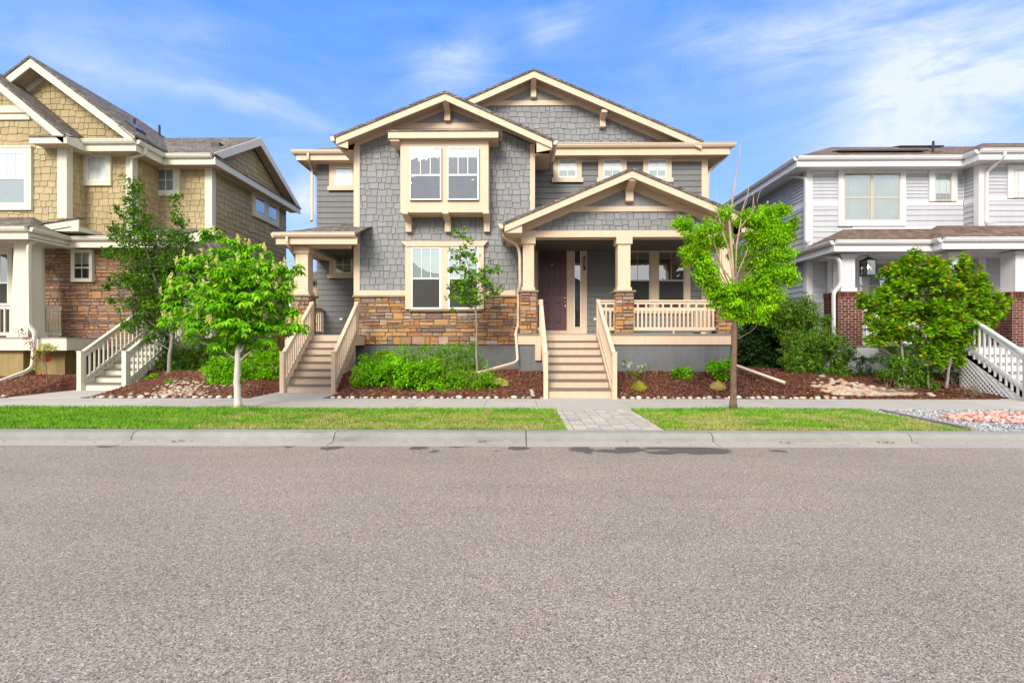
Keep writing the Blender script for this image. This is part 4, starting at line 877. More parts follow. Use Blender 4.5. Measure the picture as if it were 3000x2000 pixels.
# main gable
ax, az = X(88, 13.9), Z(88, 163, 13.9); rx_, rz_ = X(392, 13.9), Z(392, 392, 13.9); sl_ = (az-rz_)/(rx_-ax)
r = gable_roof(HL, ax, az, 2*ax-rx_, rz_, rx_+.02, rz_, 13.9, 17.9, .26, fmat='ivory')
soffits(r, ax, az-.2, 2*ax-rx_, rz_-.2, rx_, rz_-.2, 13.94, YB2)
mg = MB(); pp = ccw([(2*ax-rx_, GZ-.0), (rx_-.35, GZ-.0), (ax, az-.42)]); shake(mg, pp, front(YB2), .19, .12, .3, .022, R2); mg.build('gable_shingles', 'tan', HL); MB().prism(pp, YB2+.003, YB2+.1).build('wall_core', 'gapshade', HL)
ft = MB(); rakeboards(ft, ax, az-.22, 2*ax-rx_, rz_-.22, rx_-.2, rz_-.22+.2*sl_, YB2-.035, YB2, .2); ft.build('gable_trim', 'ivory', HL)
# roof bodies behind: hip end of the main ridge, side wing with its own gable to the right
hp = MB(); W_ = rx_-ax
hp.plate([(ax, 17.9, az), (rx_+.05, 17.9, rz_), (rx_+.05, 17.9+3.2, rz_)][::-1], .05)
hp.plate([(rx_-.35, yB_-.03, GZ+.01), (gx1+.0, yB_-.03, GZ+.01), (gx1+.0, yB_+.5, GZ+.22), (ax, YB2, GZ+.22), (ax, yB_, GZ+.01)], .04)
hp.plate([(X(190, 13.9)-.3, yB_-.03, GZ+.01), (gx1, yB_-.03, GZ+.01), (gx1, YB2, GZ+.16), (X(190, 13.9)-.3, YB2, GZ+.16)], .04)
ryy, rzz = 17.72, Z(760, 403, 17.72)
hp.plate([(gx1-.2, yC_-.03, GZ+.01), (gxs+.0, yC_-.03, GZ+.01), (gxs+.0, ryy, rzz), (ax+.6, ryy, rzz), (gx1-.8, yC_-.03, GZ+.01)][::-1][::-1], .06)
hp.plate([(gxs, ryy, rzz), (gxs, 21.0, GZ-.03), (-16, 21.0, GZ-.03), (-16, ryy, rzz)], .06)
hp.plate([(gx1+.02, yB_-.03, GZ+.01), (gx1+.02, 17.0, GZ+.01), (gx1-.5, 17.0, GZ+.43), (gx1-.5, yB_-.03, GZ+.43)], .04)
hp.build('main_roof', 'roof', HL)
sg_ = MB(); sg_.prismx([(yC_-.05, GZ+.02), (ryy, rzz), (ryy, rzz-.30), (yC_-.05+.45, GZ+.02)], gxs-.035, gxs+.002); sg_.prismx([(ryy, rzz), (21.02, GZ-.03), (20.6, GZ-.03), (ryy, rzz-.30)], gxs-.035, gxs+.002); sg_.build('rake_fascia', 'ivory', HL)
sw_ = MB(); pp = ccw([(yC_+.45, GZ-.03), (20.6, GZ-.03), (ryy, rzz-.25)]); shake(sw_, pp, sideR(xC), .19, .12, .3, .024, R2); sw_.build('gable_shingles', 'tan', HL); MB().prismx(pp, xC-.1, xC-.003).build('wall_core', 'gapshade', HL)
MB().plate([(xC, yC_+.1, GZ-.06), (gxs+.03, yC_+.0, GZ-.06), (gxs+.03, 20.98, GZ-.06), (xC, 20.98, GZ+.06)], .03).build('pent_roof', 'roof', HL)
MB().plate([(xC, yC_+.35, GZ+.08), (gxs-.03, yC_+.35, GZ+.08), (gxs-.03, ryy, rzz-.10), (xC, ryy, rzz-.10)], .02).plate([(xC, ryy, rzz-.10), (gxs-.03, ryy, rzz-.10), (gxs-.03, 20.7, GZ-.0), (xC, 20.7, GZ-.0)], .02).build('soffit', 'soffit', HL)
# front gable (apex lies outside the picture)
bz = Z(188, 388, YAF); bxr = X(186, YAF); apx2 = X(-62, YAF); apz2 = Z(-62, 183, YAF)
r = gable_roof(HL, apx2, apz2, 2*apx2-bxr, bz, bxr, bz, YAF, 17, .24, fmat='ivory')
soffits(r, apx2, apz2-.2, 2*apx2-bxr, bz-.2, bxr, bz-.2, YAF+.04, YA)
mg = MB(); pp = ccw([(2*apx2-bxr, GZ-.2), (bxr-.25, GZ-.2), (apx2, apz2-.35)]); shake(mg, clip(pp, ccw(rect(-30, X(176, YA), 5, 12))), front(YA), .19, .12, .3, .022, R2); mg.build('gable_shingles', 'tan', HL); MB().prism(pp, YA+.003, YA+.1).build('wall_core', 'gapshade', HL)
sl3 = (apz2-bz)/(bxr-apx2); ft = MB(); rakeboards(ft, apx2, apz2-.28, 2*apx2-bxr, bz-.28, bxr-.15, bz-.28+.15*sl3, YA-.04, YA, .22); ft.build('gable_trim', 'ivory', HL)
MB().plate([(X(84, YAF), YAF-.03, Z(120, 399, YAF)), (X(193, YAF), YAF-.03, Z(120, 399, YAF)), (X(193, YAF), YA, Z(120, 399, YAF)+.16), (X(84, YAF), YA, Z(120, 399, YAF)+.16)], .03).build('return_roof', 'roof', HL)
# roof fittings
sk = MB(); a = Vector((X(378, 14.9), 14.9, Z(378, 380, 14.9))); sk.plate([(a.x, 14.75, a.z+.26), (a.x+.34, 14.75, a.z-.01), (a.x+.34, 15.15, a.z-.01), (a.x, 15.15, a.z+.26)], .10); SK = sk.build('skylight', 'black', HL)
sk = MB(); sk.plate([(a.x+.04, 14.79, a.z+.24), (a.x+.30, 14.79, a.z+.033), (a.x+.30, 15.11, a.z+.033), (a.x+.04, 15.11, a.z+.24)], .01); sk.build('skylight_pane', 'solar', SK)
for px, py0, py1, Y in ((393, 372, 348, 15.6), (467, 388, 367, 17.8)): MB().tube([(X(px, Y), Y, Z(px, py0+14, Y)), (X(px, Y), Y, Z(px, py1, Y))], .04, 8).build('vent_pipe', 'black', HL)
Yv = 16.2; MB().box(X(625, Yv), X(650, Yv), Yv-.15, Yv+.2, Z(640, 432, Yv)-.05, Z(640, 421, Yv)).build('roof_vent', 'black', HL)
# ---------------- lower storey
zdl = 1.38
st0 = Z(300, 1022, YB2); stonework(MB(), X(96, YB2), xB+.02, st0, Z(300, 712, YB2), front(YB2), R2, (.05, .07, .09, .115), .11, .40).build('stone_veneer', 'stone2', HL)
stonework(MB(), YB2, YC2+1.5, zdl, Z(300, 712, YB2), sideR(xB), R2, (.055, .075, .1), .16, .5).build('stone_veneer', 'stone2', HL)
MB().box(-17, xB, YB2-.01, YB2+.01, st0, 4.2).build('mortar_bed', 'mortar', HL)
window(HL, front(YB2-.035), X(226, YB2), X(275, YB2), Z(250, 820, YB2), Z(250, 739, YB2), case=(.07, .06, .06, .07), trim='ivory', sash='ivory', mid=.42, grille=(2, 1), lower=(2, 1), blind=.45, blindmat='blinddk', glass='glassweak', lowglass='glassweak', off=.05)
fd = MB(); fd.box(-19, xB-.01, YB2+.02, 21, -.3, st0); fd.box(xB-.3, xC-.02, YC2+.02, 20.4, -.3, zdl); fd.box(-19, X(68, 13.2), 13.2, YB2, -.3, Z(50, 1026, 13.2)); fd.box(-19, X(190, 13.5), 13.5, YB2, -.3, Z(50, 1026, 13.2)-.001); fd.build('foundation', 'tanfound', HL)
dk = MB(); Yd1 = 13.05; dk.box(-17, X(195, Yd1), Yd1, Yd1+.04, Z(50, 1026, Yd1), zdl-.03); dk.box(X(195, Yd1)-.04, X(195, Yd1), Yd1+.04, YB2-.05, Z(50, 1026, Yd1), zdl-.03)
dk.box(xB+.0, xC+.3, 14.45, 14.49, zdl-.35, zdl-.03); dk.build('deck_skirt', 'ivory', HL)
dd = MB(); dd.box(-17, X(196, Yd1), Yd1-.02, YB2, zdl-.029, zdl); dd.box(xB, xC+.32, 14.42, YC2+1.5, zdl-.029, zdl); dd.build('porch_deck', 'deckgrey', HL)
YQ = 13.12
def taper(x0t, x1t, x0b, x1b, y0, y1, zb, zt, par, cap=.06):
    mb_ = MB(); k = (x0t-x0b)
    mb_.add([(x0b, y0, zb), (x1b, y0, zb), (x1b, y1, zb), (x0b, y1, zb), (x0t, y0+k, zt), (x1t, y0+k, zt), (x1t, y1-k, zt), (x0t, y1-k, zt)], [(0, 3, 2, 1), (4, 5, 6, 7), (0, 1, 5, 4), (1, 2, 6, 5), (2, 3, 7, 6), (3, 0, 4, 7)])
    mb_.box(x0t-cap, x1t+cap, y0+k-cap, y1-k+cap, zt, zt+.12); mb_.box(x0b-.04, x1b+.04, y0-.04, y1+.04, zb, zb+.14); return mb_.build('column', 'ivory', par)
zct = Z(60, 712, YQ)
taper(X(34, YQ), X(75, YQ), X(27, YQ), X(82, YQ), YQ, YQ+.5, zdl, zct, HL)
taper(X(97, 13.7), X(114, 13.7), X(92, 13.7), X(119, 13.7), 13.6, 13.9, zdl, Z(100, 715, 13.7), HL)
bm = MB(); bm.box(-17, X(104, YQ), YQ+.04, YQ+.44, zct+.12, 4.02); bm.box(X(80, YQ), X(112, YQ)-.02, YQ+.44, YB2, zct+.13, 4.01); bm.build('porch_beam', 'ivory', HL)
YPG2 = 12.77; gzl = Z(40, 666, YPG2); pe = X(84, YPG2)
pr = MB(); pk_ = zrA+.04-gzl; pr.plate([(-17, YPG2-.03, gzl+.01), (pe+.02, YPG2-.03, gzl+.01), (pe-.9, YA, gzl+pk_), (-17, YA, gzl+pk_)], .05)
pr.plate([(pe+.02, YPG2-.03, gzl+.01), (pe+.02, 14.1, gzl+.01), (pe-.9, 14.1, gzl+pk_), (pe-.9, YA, gzl+pk_)], .05); xe = X(549, 13.95)
pr.plate([(pe-.2, 13.97, gzl+.012), (xB, 13.97, gzl+.012), (xB, YB2, zrB+.02), (pe-.2, YB2, zrB+.02)], .05)
pr.plate([(xB+.001, 13.97, gzl+.012), (xe, 13.97, gzl+.012), (xe-.6, YC2, zrC+.0), (xB+.001, YC2, zrC+.0)], .05); pr.plate([(xe, 13.97, gzl+.012), (xe, 15.3, gzl+.012), (xe-.6, YC2, zrC)], .05); pr.build('porch_roof', 'roof', HL)
gg = MB(); gutter(gg, (-17, YPG2, gzl), (pe, YPG2, gzl), (0, -1, 0)); gutter(gg, (pe, YPG2, gzl), (pe, 13.95, gzl), (1, 0, 0)); gutter(gg, (pe, 13.95, gzl), (xe, 13.95, gzl), (0, -1, 0)); gutter(gg, (xe, 13.95, gzl), (xe, 15.3, gzl), (1, 0, 0)); gg.build('gutter', 'gutivory', HL)
ff = MB(); ff.box(-17, pe-.02, YPG2+.001, YPG2+.04, gzl-.31, gzl-.115); ff.box(pe-.02, xe-.02, 13.951, 13.99, gzl-.31, gzl-.115); ff.box(xe-.06, xe-.02, 13.99, 15.3, gzl-.31, gzl-.115); ff.box(pe-.06, pe-.02, YPG2+.04, 13.951, gzl-.31, gzl-.115); ff.box(-17, pe-.02, YPG2+.04, YB2, gzl-.26, gzl-.24); ff.box(pe-.019, xe-.06, 13.99, YC2, gzl-.26, gzl-.24); ff.build('fascia', 'ivory', HL)
# small entry gable fascia over the left roof step
eg = MB(); Ye = 13.6; eg.prism([(X(86, Ye), Z(86, 665, Ye)), (X(230, Ye), Z(230, 641, Ye)), (X(230, Ye), Z(230, 677, Ye)), (X(208, Ye), Z(208, 677, Ye)), (X(208, Ye), Z(208, 662, Ye)), (X(142, Ye), Z(142, 674, Ye))], Ye, Ye+.04)
eg.box(X(150, Ye), X(229, Ye), Ye+.041, YB2-.01, Z(150, 676, Ye), Z(150, 663, Ye)); eg.build('rake_fascia', 'ivory', HL); MB().plate([(X(86, Ye)-.3, Ye-.04, Z(86, 665, Ye)+.02), (X(232, Ye), Ye-.04, Z(232, 640, Ye)+.02), (X(232, Ye), Ye+.18, Z(232, 640, Ye)+.05), (X(86, Ye)-.3, Ye+.18, Z(86, 665, Ye)+.05)], .03).build('step_roof', 'roof', HL)
eg = MB(); Ye = 13.75; eg.prism([(X(505, Ye), Z(505, 692, Ye)), (X(628, Ye), Z(628, 672, Ye)), (X(628, Ye), Z(628, 704, Ye)), (X(590, Ye), Z(590, 704, Ye)), (X(560, Ye), Z(560, 712, Ye))], Ye, Ye+.04); eg.build('rake_fascia', 'ivory', HL)
MB().plate([(X(500, Ye)-.2, Ye-.04, Z(500, 690, Ye)+.02), (X(632, Ye), Ye-.04, Z(632, 669, Ye)+.02), (X(632, Ye), Ye+.5, Z(632, 669, Ye)+.05), (X(500, Ye)-.2, Ye+.5, Z(500, 690, Ye)+.05)], .03).build('step_roof', 'roof', HL)
# porch window behind the column, door
window(HL, front(YB2+.02), X(-40, YB2), X(30, YB2), Z(10, 892, YB2), Z(10, 742, YB2), case=(.15, .12, .15, .15), trim='ivory', mid=.42, grille=(3, 1), blind=0)
dr = MB(); dr.box(X(455, YC2), X(520, YC2), YC2-.03, YC2+.0, zdl+.02, zdl+2.3); dr.box(xB+.03, xC-.1, YC2+.0, YC2+.02, zdl, 4.1); dr.build('door', 'interior', HL)
dc = MB(); dc.box(X(440, YC2), X(455, YC2), YC2-.05, YC2, zdl, zdl+2.45); dc.box(X(520, YC2), X(534, YC2), YC2-.05, YC2, zdl, zdl+2.45); dc.box(X(455, YC2), X(520, YC2), YC2-.05, YC2, zdl+2.3, zdl+2.45); dc.build('door_casing', 'ivory', HL)
taper(X(543, 14.5), X(566, 14.5), X(538, 14.5), X(572, 14.5), 14.5, 14.75, zdl, 3.85, HL)
# railings and stairs
railing(HL, (-16.5, YQ+.12), (X(26, YQ), YQ+.12), zdl+.05, zdl+.92, 'ivory', 16)
railing(HL, (X(110, 13.7), 13.72), (X(180, 14.1), 14.1), zdl+.05, zdl+.92, 'ivory', 7, name='railing')
sx_l, sx_r = -11.13, -10.12
stairs(HL, sx_l, sx_r, 12.35, 14.42, zdl, 8, 'ivory', 'tread', .02)
stair_rail(HL, sx_l-.08, 12.35, 14.35, .02, zdl, 'ivory', 14, .92, .11); stair_rail(HL, sx_r+.07, 12.35, 14.35, .02, zdl, 'ivory', 14, .92, .11)
lattice(HL, sx_r+.04, [(12.6, .05), (14.4, .05), (14.4, 1.05)], 'ivory')
# downspouts
pipe('downspout', [(X(123, 13.2), 13.15, gzl-.05), (X(123, 13.2), 13.15, gzl-.22), (X(85, 13.0), 13.0, Z(85, 714, 13)), (X(84, 13.0), 13.0, Z(84, 735, 13)), (X(86, 13.0), 13.0, Z(86, 955, 13)), (X(97, 12.9), 12.95, Z(97, 975, 12.95)), (X(95, 12.9), 12.9, Z(95, 1075, 12.9)), (X(82, 12.8), 12.75, Z(82, 1088, 12.75)), (X(-10, 12.3), 12.2, Z(-10, 1124, 12.2))], HL, 'gutivory', .042)
pipe('downspout', [(X(425, 14.2), 14.2, GZ-.1), (X(425, 14.2), 14.2, GZ-.3), (X(392, YB2), YB2-.08, Z(392, 465, YB2)), (X(390, YB2), YB2-.08, Z(390, 690, YB2))], HL, 'gutivory', .04)
pipe('downspout', [(X(590, 14.0), 13.95, gzl-.05), (X(590, 14), 13.95, gzl-.25), (X(556, 14.4), 14.4, Z(556, 745, 14.4)), (X(556, 14.4), 14.4, 1.2)], HL, 'gutivory', .04)
# ================================================================== house far behind, in the gap
HB = thing('distant_house', 'pale neighbour house glimpsed in the gap beside the left porch', 'house', (-12, 33, 0))
bk = MB(); bk.box(-18, -8.3, 30, 38, 0, 5.2); lap(bk, rect(-18, -8.3, .5, 5.2), front(30), .2); lap(bk, rect(30, 38, .5, 5.2), sideR(-8.3), .2); bk.build('wall', 'tan', HB)
MB().plate([(-18.4, 29.5, 5.1), (-7.9, 29.5, 5.1), (-7.9, 34, 6.2), (-18.4, 34, 6.2)], .15).build('roof', 'roof', HB)
window(HB, front(30), -15.4, -14.2, 2.2, 3.9, trim='white', blind=.5); window(HB, sideR(-8.3), 31, 32.2, 2.2, 3.9, trim='white', blind=.5); window(HB, front(30), -10.6, -9.6, 2.2, 3.9, trim='white', blind=.5)
cb_ = MB(); cb_.box(-8.45, -8.25, 29.94, 30, .5, 5.1); cb_.build('corner_board', 'white', HB)
# cedar fence between the houses
FN = MB(); Rf = random.Random(3); x = -9.6
while x < -6.75:
    h = 1.95+Rf.uniform(-.015, .015); FN.box(x, x+.132, 18.0+Rf.uniform(0, .012), 18.03, .25, h); x += .14
FN.box(-9.6, -6.75, 18.035, 18.075, .6, .7); FN.box(-9.6, -6.75, 18.035, 18.075, 1.6, 1.7)
tag(FN.build('board_fence', 'cedar'), 'brown cedar board fence closing the gap between the tan and grey houses', 'fence')
# ================================================================== RIGHT NEIGHBOUR (pale blue-grey lap siding, white trim, brick piers)
HR = thing('lap_sided_house', 'pale blue-grey house with white trim, brick porch piers and solar panels on its roof', 'house', (13, 16, 0))
R3 = random.Random(31)
YR, YR2 = 16.6, 16.05                       # main front wall and forward wall at the right
xr0 = X(2364, YR); zE = Z(2400, 500, YR)
wl = MB(); wl.box(xr0+.003, 24, YR+.003, 27, 1.0, zE); wl.box(X(2868, YR2), 24, YR2+.003, YR+.1, 1.0, zE); wl.build('wall_core', 'gapshade', HR); wl = MB()
zb0, zb1 = Z(2500, 604, YR), Z(2500, 590, YR)
lap(wl, rect(xr0, X(2868, YR2), zb1, zE), front(YR), .12); lap(wl, rect(xr0, X(2868, YR2), 1.1, zb0), front(YR), .185)
lap(wl, rect(X(2868, YR2), 20, zb1, zE), front(YR2), .12); lap(wl, rect(X(2868, YR2), 20, 1.1, zb0), front(YR2), .185)
sL = sideL(xr0); lap(wl, rect(-27, -YR, zb1, zE), sL, .12); lap(wl, rect(-27, -YR, .4, zb0), sL, .185)
sL2 = sideL(X(2868, YR2)); lap(wl, rect(-YR, -YR2, zb1, zE), sL2, .12); lap(wl, rect(-YR, -YR2, 3, zb0), sL2, .185)
wl.build('siding_wall', 'bluelap', HR)
t = MB(); c = lambda a0, a1, b0, b1, y, d=.035: t.box(a0, a1, y-d, y, b0, b1)
c(xr0-.035, X(2379, YR), 1.1, zE, YR); t.box(xr0-.035, xr0, YR, YR+.15, 1.1, zE); xj = X(2868, YR2); c(xj-.035, X(2886, YR2), 3.5, zE, YR2); t.box(xj-.035, xj, YR2, YR2+.15, 3.5, zE)
c(X(2379, YR), xj-.04, zb0, zb1, YR, .03); c(X(2886, YR2), 20, zb0, zb1, YR2, .03); t.box(xr0-.03, xr0, YR+.15, 27, zb0, zb1)
c(X(2379, YR), xj-.04, zE-.12, zE, YR, .028); c(X(2886, YR2), 20, zE-.12, zE, YR2, .028); c(X(2834, YR), xj-.036, zb1, zE-.12, YR, .032)
c(X(2495, YR), xj-.04, Z(2500, 672, YR), Z(2500, 664, YR), YR, .04); t.box(xj-.03, xj, YR2+.15, YR-.035, zb0, zb1); t.build('trim_boards', 'white', HR)
# upper windows: prairie grille = thin bars near the edges
def prairie(m, a0, a1, b0, b1, par):
    g_ = MB(); e = .13
    for x in (a0+e, a1-e): g_.mb(m, x-.006, x+.006, b0, b1, .06, .064)
    for z in (b0+e, b1-e): g_.mb(m, a0, a1, z-.006, z+.006, .0602, .0638)
    g_.build('grille', 'grillegrey', par)
def rwin(a, b, py0, py1, Y, mid, case, blind=1.0, bm='curtain', low='curtain'):
    m = front(Y); a0, a1, z0, z1 = X(a, Y), X(b, Y), Z(a, py1, Y), Z(a, py0, Y)
    w_ = window(HR, m, a0, a1, z0, z1, case=case, trim='white', sash='taupe', mid=mid, grille=(1, 1), blind=blind, blindmat=bm, lowback=low, lowglass='glass', glass='glass', sw=.04); 
    if mid: zm = z0+(z1-z0)*mid; prairie(m, a0+.04, a1-.04, zm+.02, z1-.04, w_); prairie(m, a0+.04, a1-.04, z0+.04, zm-.02, w_)
    else: prairie(m, a0+.04, a1-.04, z0+.04, z1-.04, w_)
    return w_
rwin(2468, 2550, 508, 648, YR, .48, (.18, .0, .18, .18)); rwin(2550, 2633, 508, 648, YR, .48, (.0, .18, .18, .18))
rwin(2733, 2783, 509, 591, YR, 0, (.18, .18, .16, .0), .75, 'blindgrn', 'interior'); rwin(2963, 3030, 500, 582, YR2, 0, (.18, .18, .16, .0), 1, 'blind', 'interior')
# eave
yg = 16.1; zg_ = Z(2340, 460, yg); xg = X(2335, yg); yg2 = 15.55; xg2 = X(2868, yg2)
gg = MB(); gutter(gg, (xg, yg, zg_), (xg2, yg, zg_), (0, -1, 0)); gutter(gg, (xg, 26, zg_), (xg, yg, zg_), (-1, 0, 0)); gutter(gg, (xg2, yg2, zg_), (20, yg2, zg_), (0, -1, 0)); gutter(gg, (xg2, yg, zg_), (xg2, yg2, zg_), (-1, 0, 0)); gg.build('gutter', 'gutwhite', HR)
ff = MB(); ff.box(xg, xg2, yg+.001, yg+.04, zg_-.32, zg_-.115); ff.box(xg, xg+.04, yg+.04, 26, zg_-.32, zg_-.115); ff.box(xg2, 20, yg2+.001, yg2+.04, zg_-.32, zg_-.115); ff.box(xg2, xg2+.04, yg2+.04, yg+.1, zg_-.32, zg_-.115); ff.build('fascia', 'white', HR)
ss = MB(); ss.box(xg+.04, 20, yg+.04, YR+.02, zg_-.29, zg_-.27); ss.box(xg+.04, xr0, YR+.02, 26, zg_-.29, zg_-.27); ss.box(xg2+.04, 20, yg2+.04, yg+.04, zg_-.29, zg_-.27); ss.build('soffit', 'white', HR)
wf = MB(); wf.box(xr0, 22, YR+.02, 26, zE-.1, zg_-.05)
rf = MB(); s5 = .5; K = 3.1
rf.plate([(xg-.02, yg-.03, zg_+.01), (21, yg-.03, zg_+.01), (21, yg+K, zg_+K*s5), (xg+K, yg+K, zg_+K*s5)], .06); rf.plate([(xg-.02, yg-.03, zg_+.01), (xg+K, yg+K, zg_+K*s5), (xg+K, 26, zg_+K*s5), (xg-.02, 26, zg_+.01)], .06)
rf.plate([(xg2-.02, yg2-.03, zg_+.01), (21, yg2-.03, zg_+.01), (21, yg2+2.1, zg_+2.1*s5), (xg2+2.1, yg2+2.1, zg_+2.1*s5)], .06); rf.plate([(xg2-.02, yg2-.03, zg_+.01), (xg2+2.1, yg2+2.1, zg_+2.1*s5), (xg2+2.1, 24, zg_+2.1*s5), (xg2-.02, 24, zg_+.01)], .06)
rf.build('hip_roof', 'roofb', HR)
# solar panels on racks, vent pipe
def panel(px0, px1, Y, lift, dy):
    x0, x1 = X(px0, Y), X(px1, Y); z = zg_+(Y-yg)*s5+lift; n = 3
    for i in range(n):
        a = x0+(x1-x0)*i/n; b = x0+(x1-x0)*(i+1)/n-.02; z2 = z+dy*s5*.55
        p = MB().plate([(a, Y, z), (b, Y, z), (b, Y+dy, z2), (a, Y+dy, z2)], .05).build('solar_panel', 'black', HR)
        MB().plate([(a+.03, Y+.03, z+.008), (b-.03, Y+.03, z+.008), (b-.03, Y+dy-.03, z2+.006), (a+.03, Y+dy-.03, z2+.006)], .006).build('panel_glass', 'solar', p)
    for i in range(4): a = x0+(x1-x0)*(i+.5)/4; MB().box(a-.03, a+.03, Y+.1, Y+.14, z-lift-.05, z-.04).build('panel_rack', 'black', HR)
panel(2462, 2722, 17.0, .13, 1.5); panel(2640, 2768, 18.75, .10, .6)
MB().tube([(X(2733, 17.1), 17.1, Z(2733, 452, 17.1)), (X(2734.5, 17.1), 17.1, Z(2734, 414, 17.1))], .04, 8).build('vent_pipe', 'black', HR)
MB().box(X(2728, 17), X(2760, 17), 17, 17.35, Z(2733, 456, 17), Z(2733, 445, 17)).build('vent_boot', 'black', HR)
# ---------------- porch roof
yq = 14.6; zq = Z(2500, 705, yq); xq = X(2444, yq); yq2 = 14.25; xq2 = X(2760, yq2); zw = Z(2600, 672, YR)
pr = MB(); k = (zw-zq); W_ = YR-yq
pr.plate([(xq-.02, yq-.03, zq+.01), (20, yq-.03, zq+.01), (20, YR, zw), (xq+W_*.8, YR, zw)], .05); pr.plate([(xq-.02, yq-.03, zq+.01), (xq+W_*.8, YR, zw), (xq+.35, YR+.9, zq+.20), (xq-.02, 17.4, zq+.01)], .05)
pr.plate([(xq2-.02, yq2-.03, zq+.01), (20, yq2-.03, zq+.01), (20, YR2, zw-.01), (xq2+1.4, YR2, zw-.01)], .05); pr.plate([(xq2-.02, yq2-.03, zq+.01), (xq2+1.4, YR2, zw-.012), (xq2-.02, YR2, zq+.01)], .02); pr.build('porch_roof', 'roofb', HR)
gg = MB(); gutter(gg, (xq, yq, zq), (xq2, yq, zq), (0, -1, 0)); gutter(gg, (xq, 17.3, zq), (xq, yq, zq), (-1, 0, 0)); gutter(gg, (xq2, yq2, zq), (20, yq2, zq), (0, -1, 0)); gutter(gg, (xq2, yq, zq), (xq2, yq2, zq), (-1, 0, 0)); gg.build('gutter', 'gutwhite', HR)
ff = MB(); ff.box(xq, xq2, yq+.001, yq+.04, zq-.32, zq-.115); ff.box(xq, xq+.04, yq+.04, 17.3, zq-.32, zq-.115); ff.box(xq2, 20, yq2+.001, yq2+.04, zq-.32, zq-.115); ff.box(xq2, xq2+.04, yq2+.04, yq+.1, zq-.32, zq-.115)
ff.box(xq+.04, 20, yq+.04, YR, zq-.29, zq-.27); ff.box(xq+.04, xr0, YR, 17.3, zq-.29, zq-.27); ff.build('fascia', 'white', HR)
YK = 15.0; zbm = Z(2480, 728, YK); x1_ = X(2466, YK)
bm = MB(); bm.box(x1_-.02, 20, YK+.0, YK+.32, Z(2480, 743, YK), zq-.30); bm.box(x1_-.02, x1_+.3, YK+.32, YR, Z(2480, 743, YK), zq-.30); bm.build('porch_beam', 'white', HR)
def brickwork(mb_, a0, a1, b0, b1, m, rnd, cap=True):
    z = b0; k = 0; ch = .078; top = b1-(.20 if cap else 0)
    while z < top-.03:
        a = a0-(.1 if k % 2 else 0)
        while a < a1:
            s, e = max(a, a0), min(a+.20, a1)
            if e-s > .03: mb_.mb(m, s, e-.016, z, z+ch-.018, 0, .014+rnd.uniform(0, .003))
            a += .208
        z += ch; k += 1
    if cap:
        a = a0
        while a < a1-.03: mb_.mb(m, a, min(a+.060, a1), z, b1, 0, .03); a += .078
def brickpier(x0, x1, y0, y1, z0, z1, par):
    mb_ = MB(); brickwork(mb_, x0, x1, z0, z1, front(y0), R3); brickwork(mb_, y0, y1, z0, z1, sideR(x1), R3); brickwork(mb_, -y1, -y0, z0, z1, sideL(x0), R3)
    p = mb_.build('brick_pier', 'brick', par); MB().box(x0, x1, y0, y1, z0, z1-.01).build('mortar_core', 'brickmortar', p); return p
zdr = 1.14
def rcol(px0, px1, pxa, pxb, Y, ztop):
    x0, x1 = X(px0, Y), X(px1, Y); mb_ = MB(); zt_ = Z(px0, 855, Y); mb_.box(x0, x1, Y, Y+(x1-x0), zt_, ztop); mb_.box(x0-.045, x1+.045, Y-.045, Y+(x1-x0)+.045, ztop-.12, ztop); mb_.box(x0-.04, x1+.04, Y-.04, Y+(x1-x0)+.04, zt_, zt_+.12)
    c_ = mb_.build('column', 'white', HR); xa, xb = X(pxa, Y), X(pxb, Y); brickpier(xa, xb, Y-.1, Y+(xb-xa)*.8, zdr, zt_, c_)
rcol(2466, 2505, 2450, 2521, YK, Z(2480, 743, YK)-.001); rcol(2780, 2818, 2768, 2835, YK-.3, Z(2480, 743, YK)-.001); rcol(2975, 3020, 2958, 3035, 14.6, Z(2480, 743, YK)-.001)
lw = MB(); brickwork(lw, X(2895, 15.4), X(2962, 15.4), zdr, Z(2900, 942, 15.4), front(15.4), R3); LW = lw.build('low_brick_wall', 'brick', HR); MB().box(X(2895, 15.4), X(2962, 15.4), 15.4, 15.7, zdr, Z(2900, 942, 15.4)-.01).build('mortar_core', 'brickmortar', LW)
# small transom-like panel in the second column
# porch walls: window behind lantern, left narrow window, door recess
rwin(2432, 2462, 772, 905, YR, 0, (.14, .1, .14, .1), 1, 'curtain'); rwin(2510, 2596, 772, 905, YR, .5, (.16, .14, .14, .1), .12, 'blinddk', 'curtain')
db = MB(); db.box(X(2818, YR), X(2868, YR), YR-.06, YR-.04, zdr, 3.9); db.build('door', 'interior', HR)
dc = MB(); dc.box(X(2868, YR-.1), X(2886, YR-.1), YR-.14, YR-.1, zdr, 3.95); dc.box(X(2946, YR-.1), X(2958, YR-.1), YR-.5, YR-.46, zdr, 3.9); dc.build('door_casing', 'white', HR)
wn = MB(); lap(wn, rect(X(2886, YR2), X(2946, YR2), zdr, 3.95), front(YR2-.0), .185); wn.build('siding_wall', 'bluelap', HR)
rwin(2960, 2984, 778, 842, YR2-.02, 0, (.16, .1, .16, .1), .15, 'blinddk', 'interior')
fd = MB(); fd.box(X(2455, YK), 20, YK-.02, YR2, -.3, zdr-.03); fd.box(xr0+.02, 20, YR+.03, 26, -.3, 1.1); fd.build('foundation', 'whitefound', HR)
dk = MB(); dk.box(X(2448, YK), 20, YK-.10, YK-.06, Z(2500, 1047, YK), zdr-.03); dk.box(X(2448, YK), X(2448, YK)+.04, YK-.06, YR, Z(2500, 1047, YK), zdr-.03); dk.build('deck_skirt', 'white', HR)
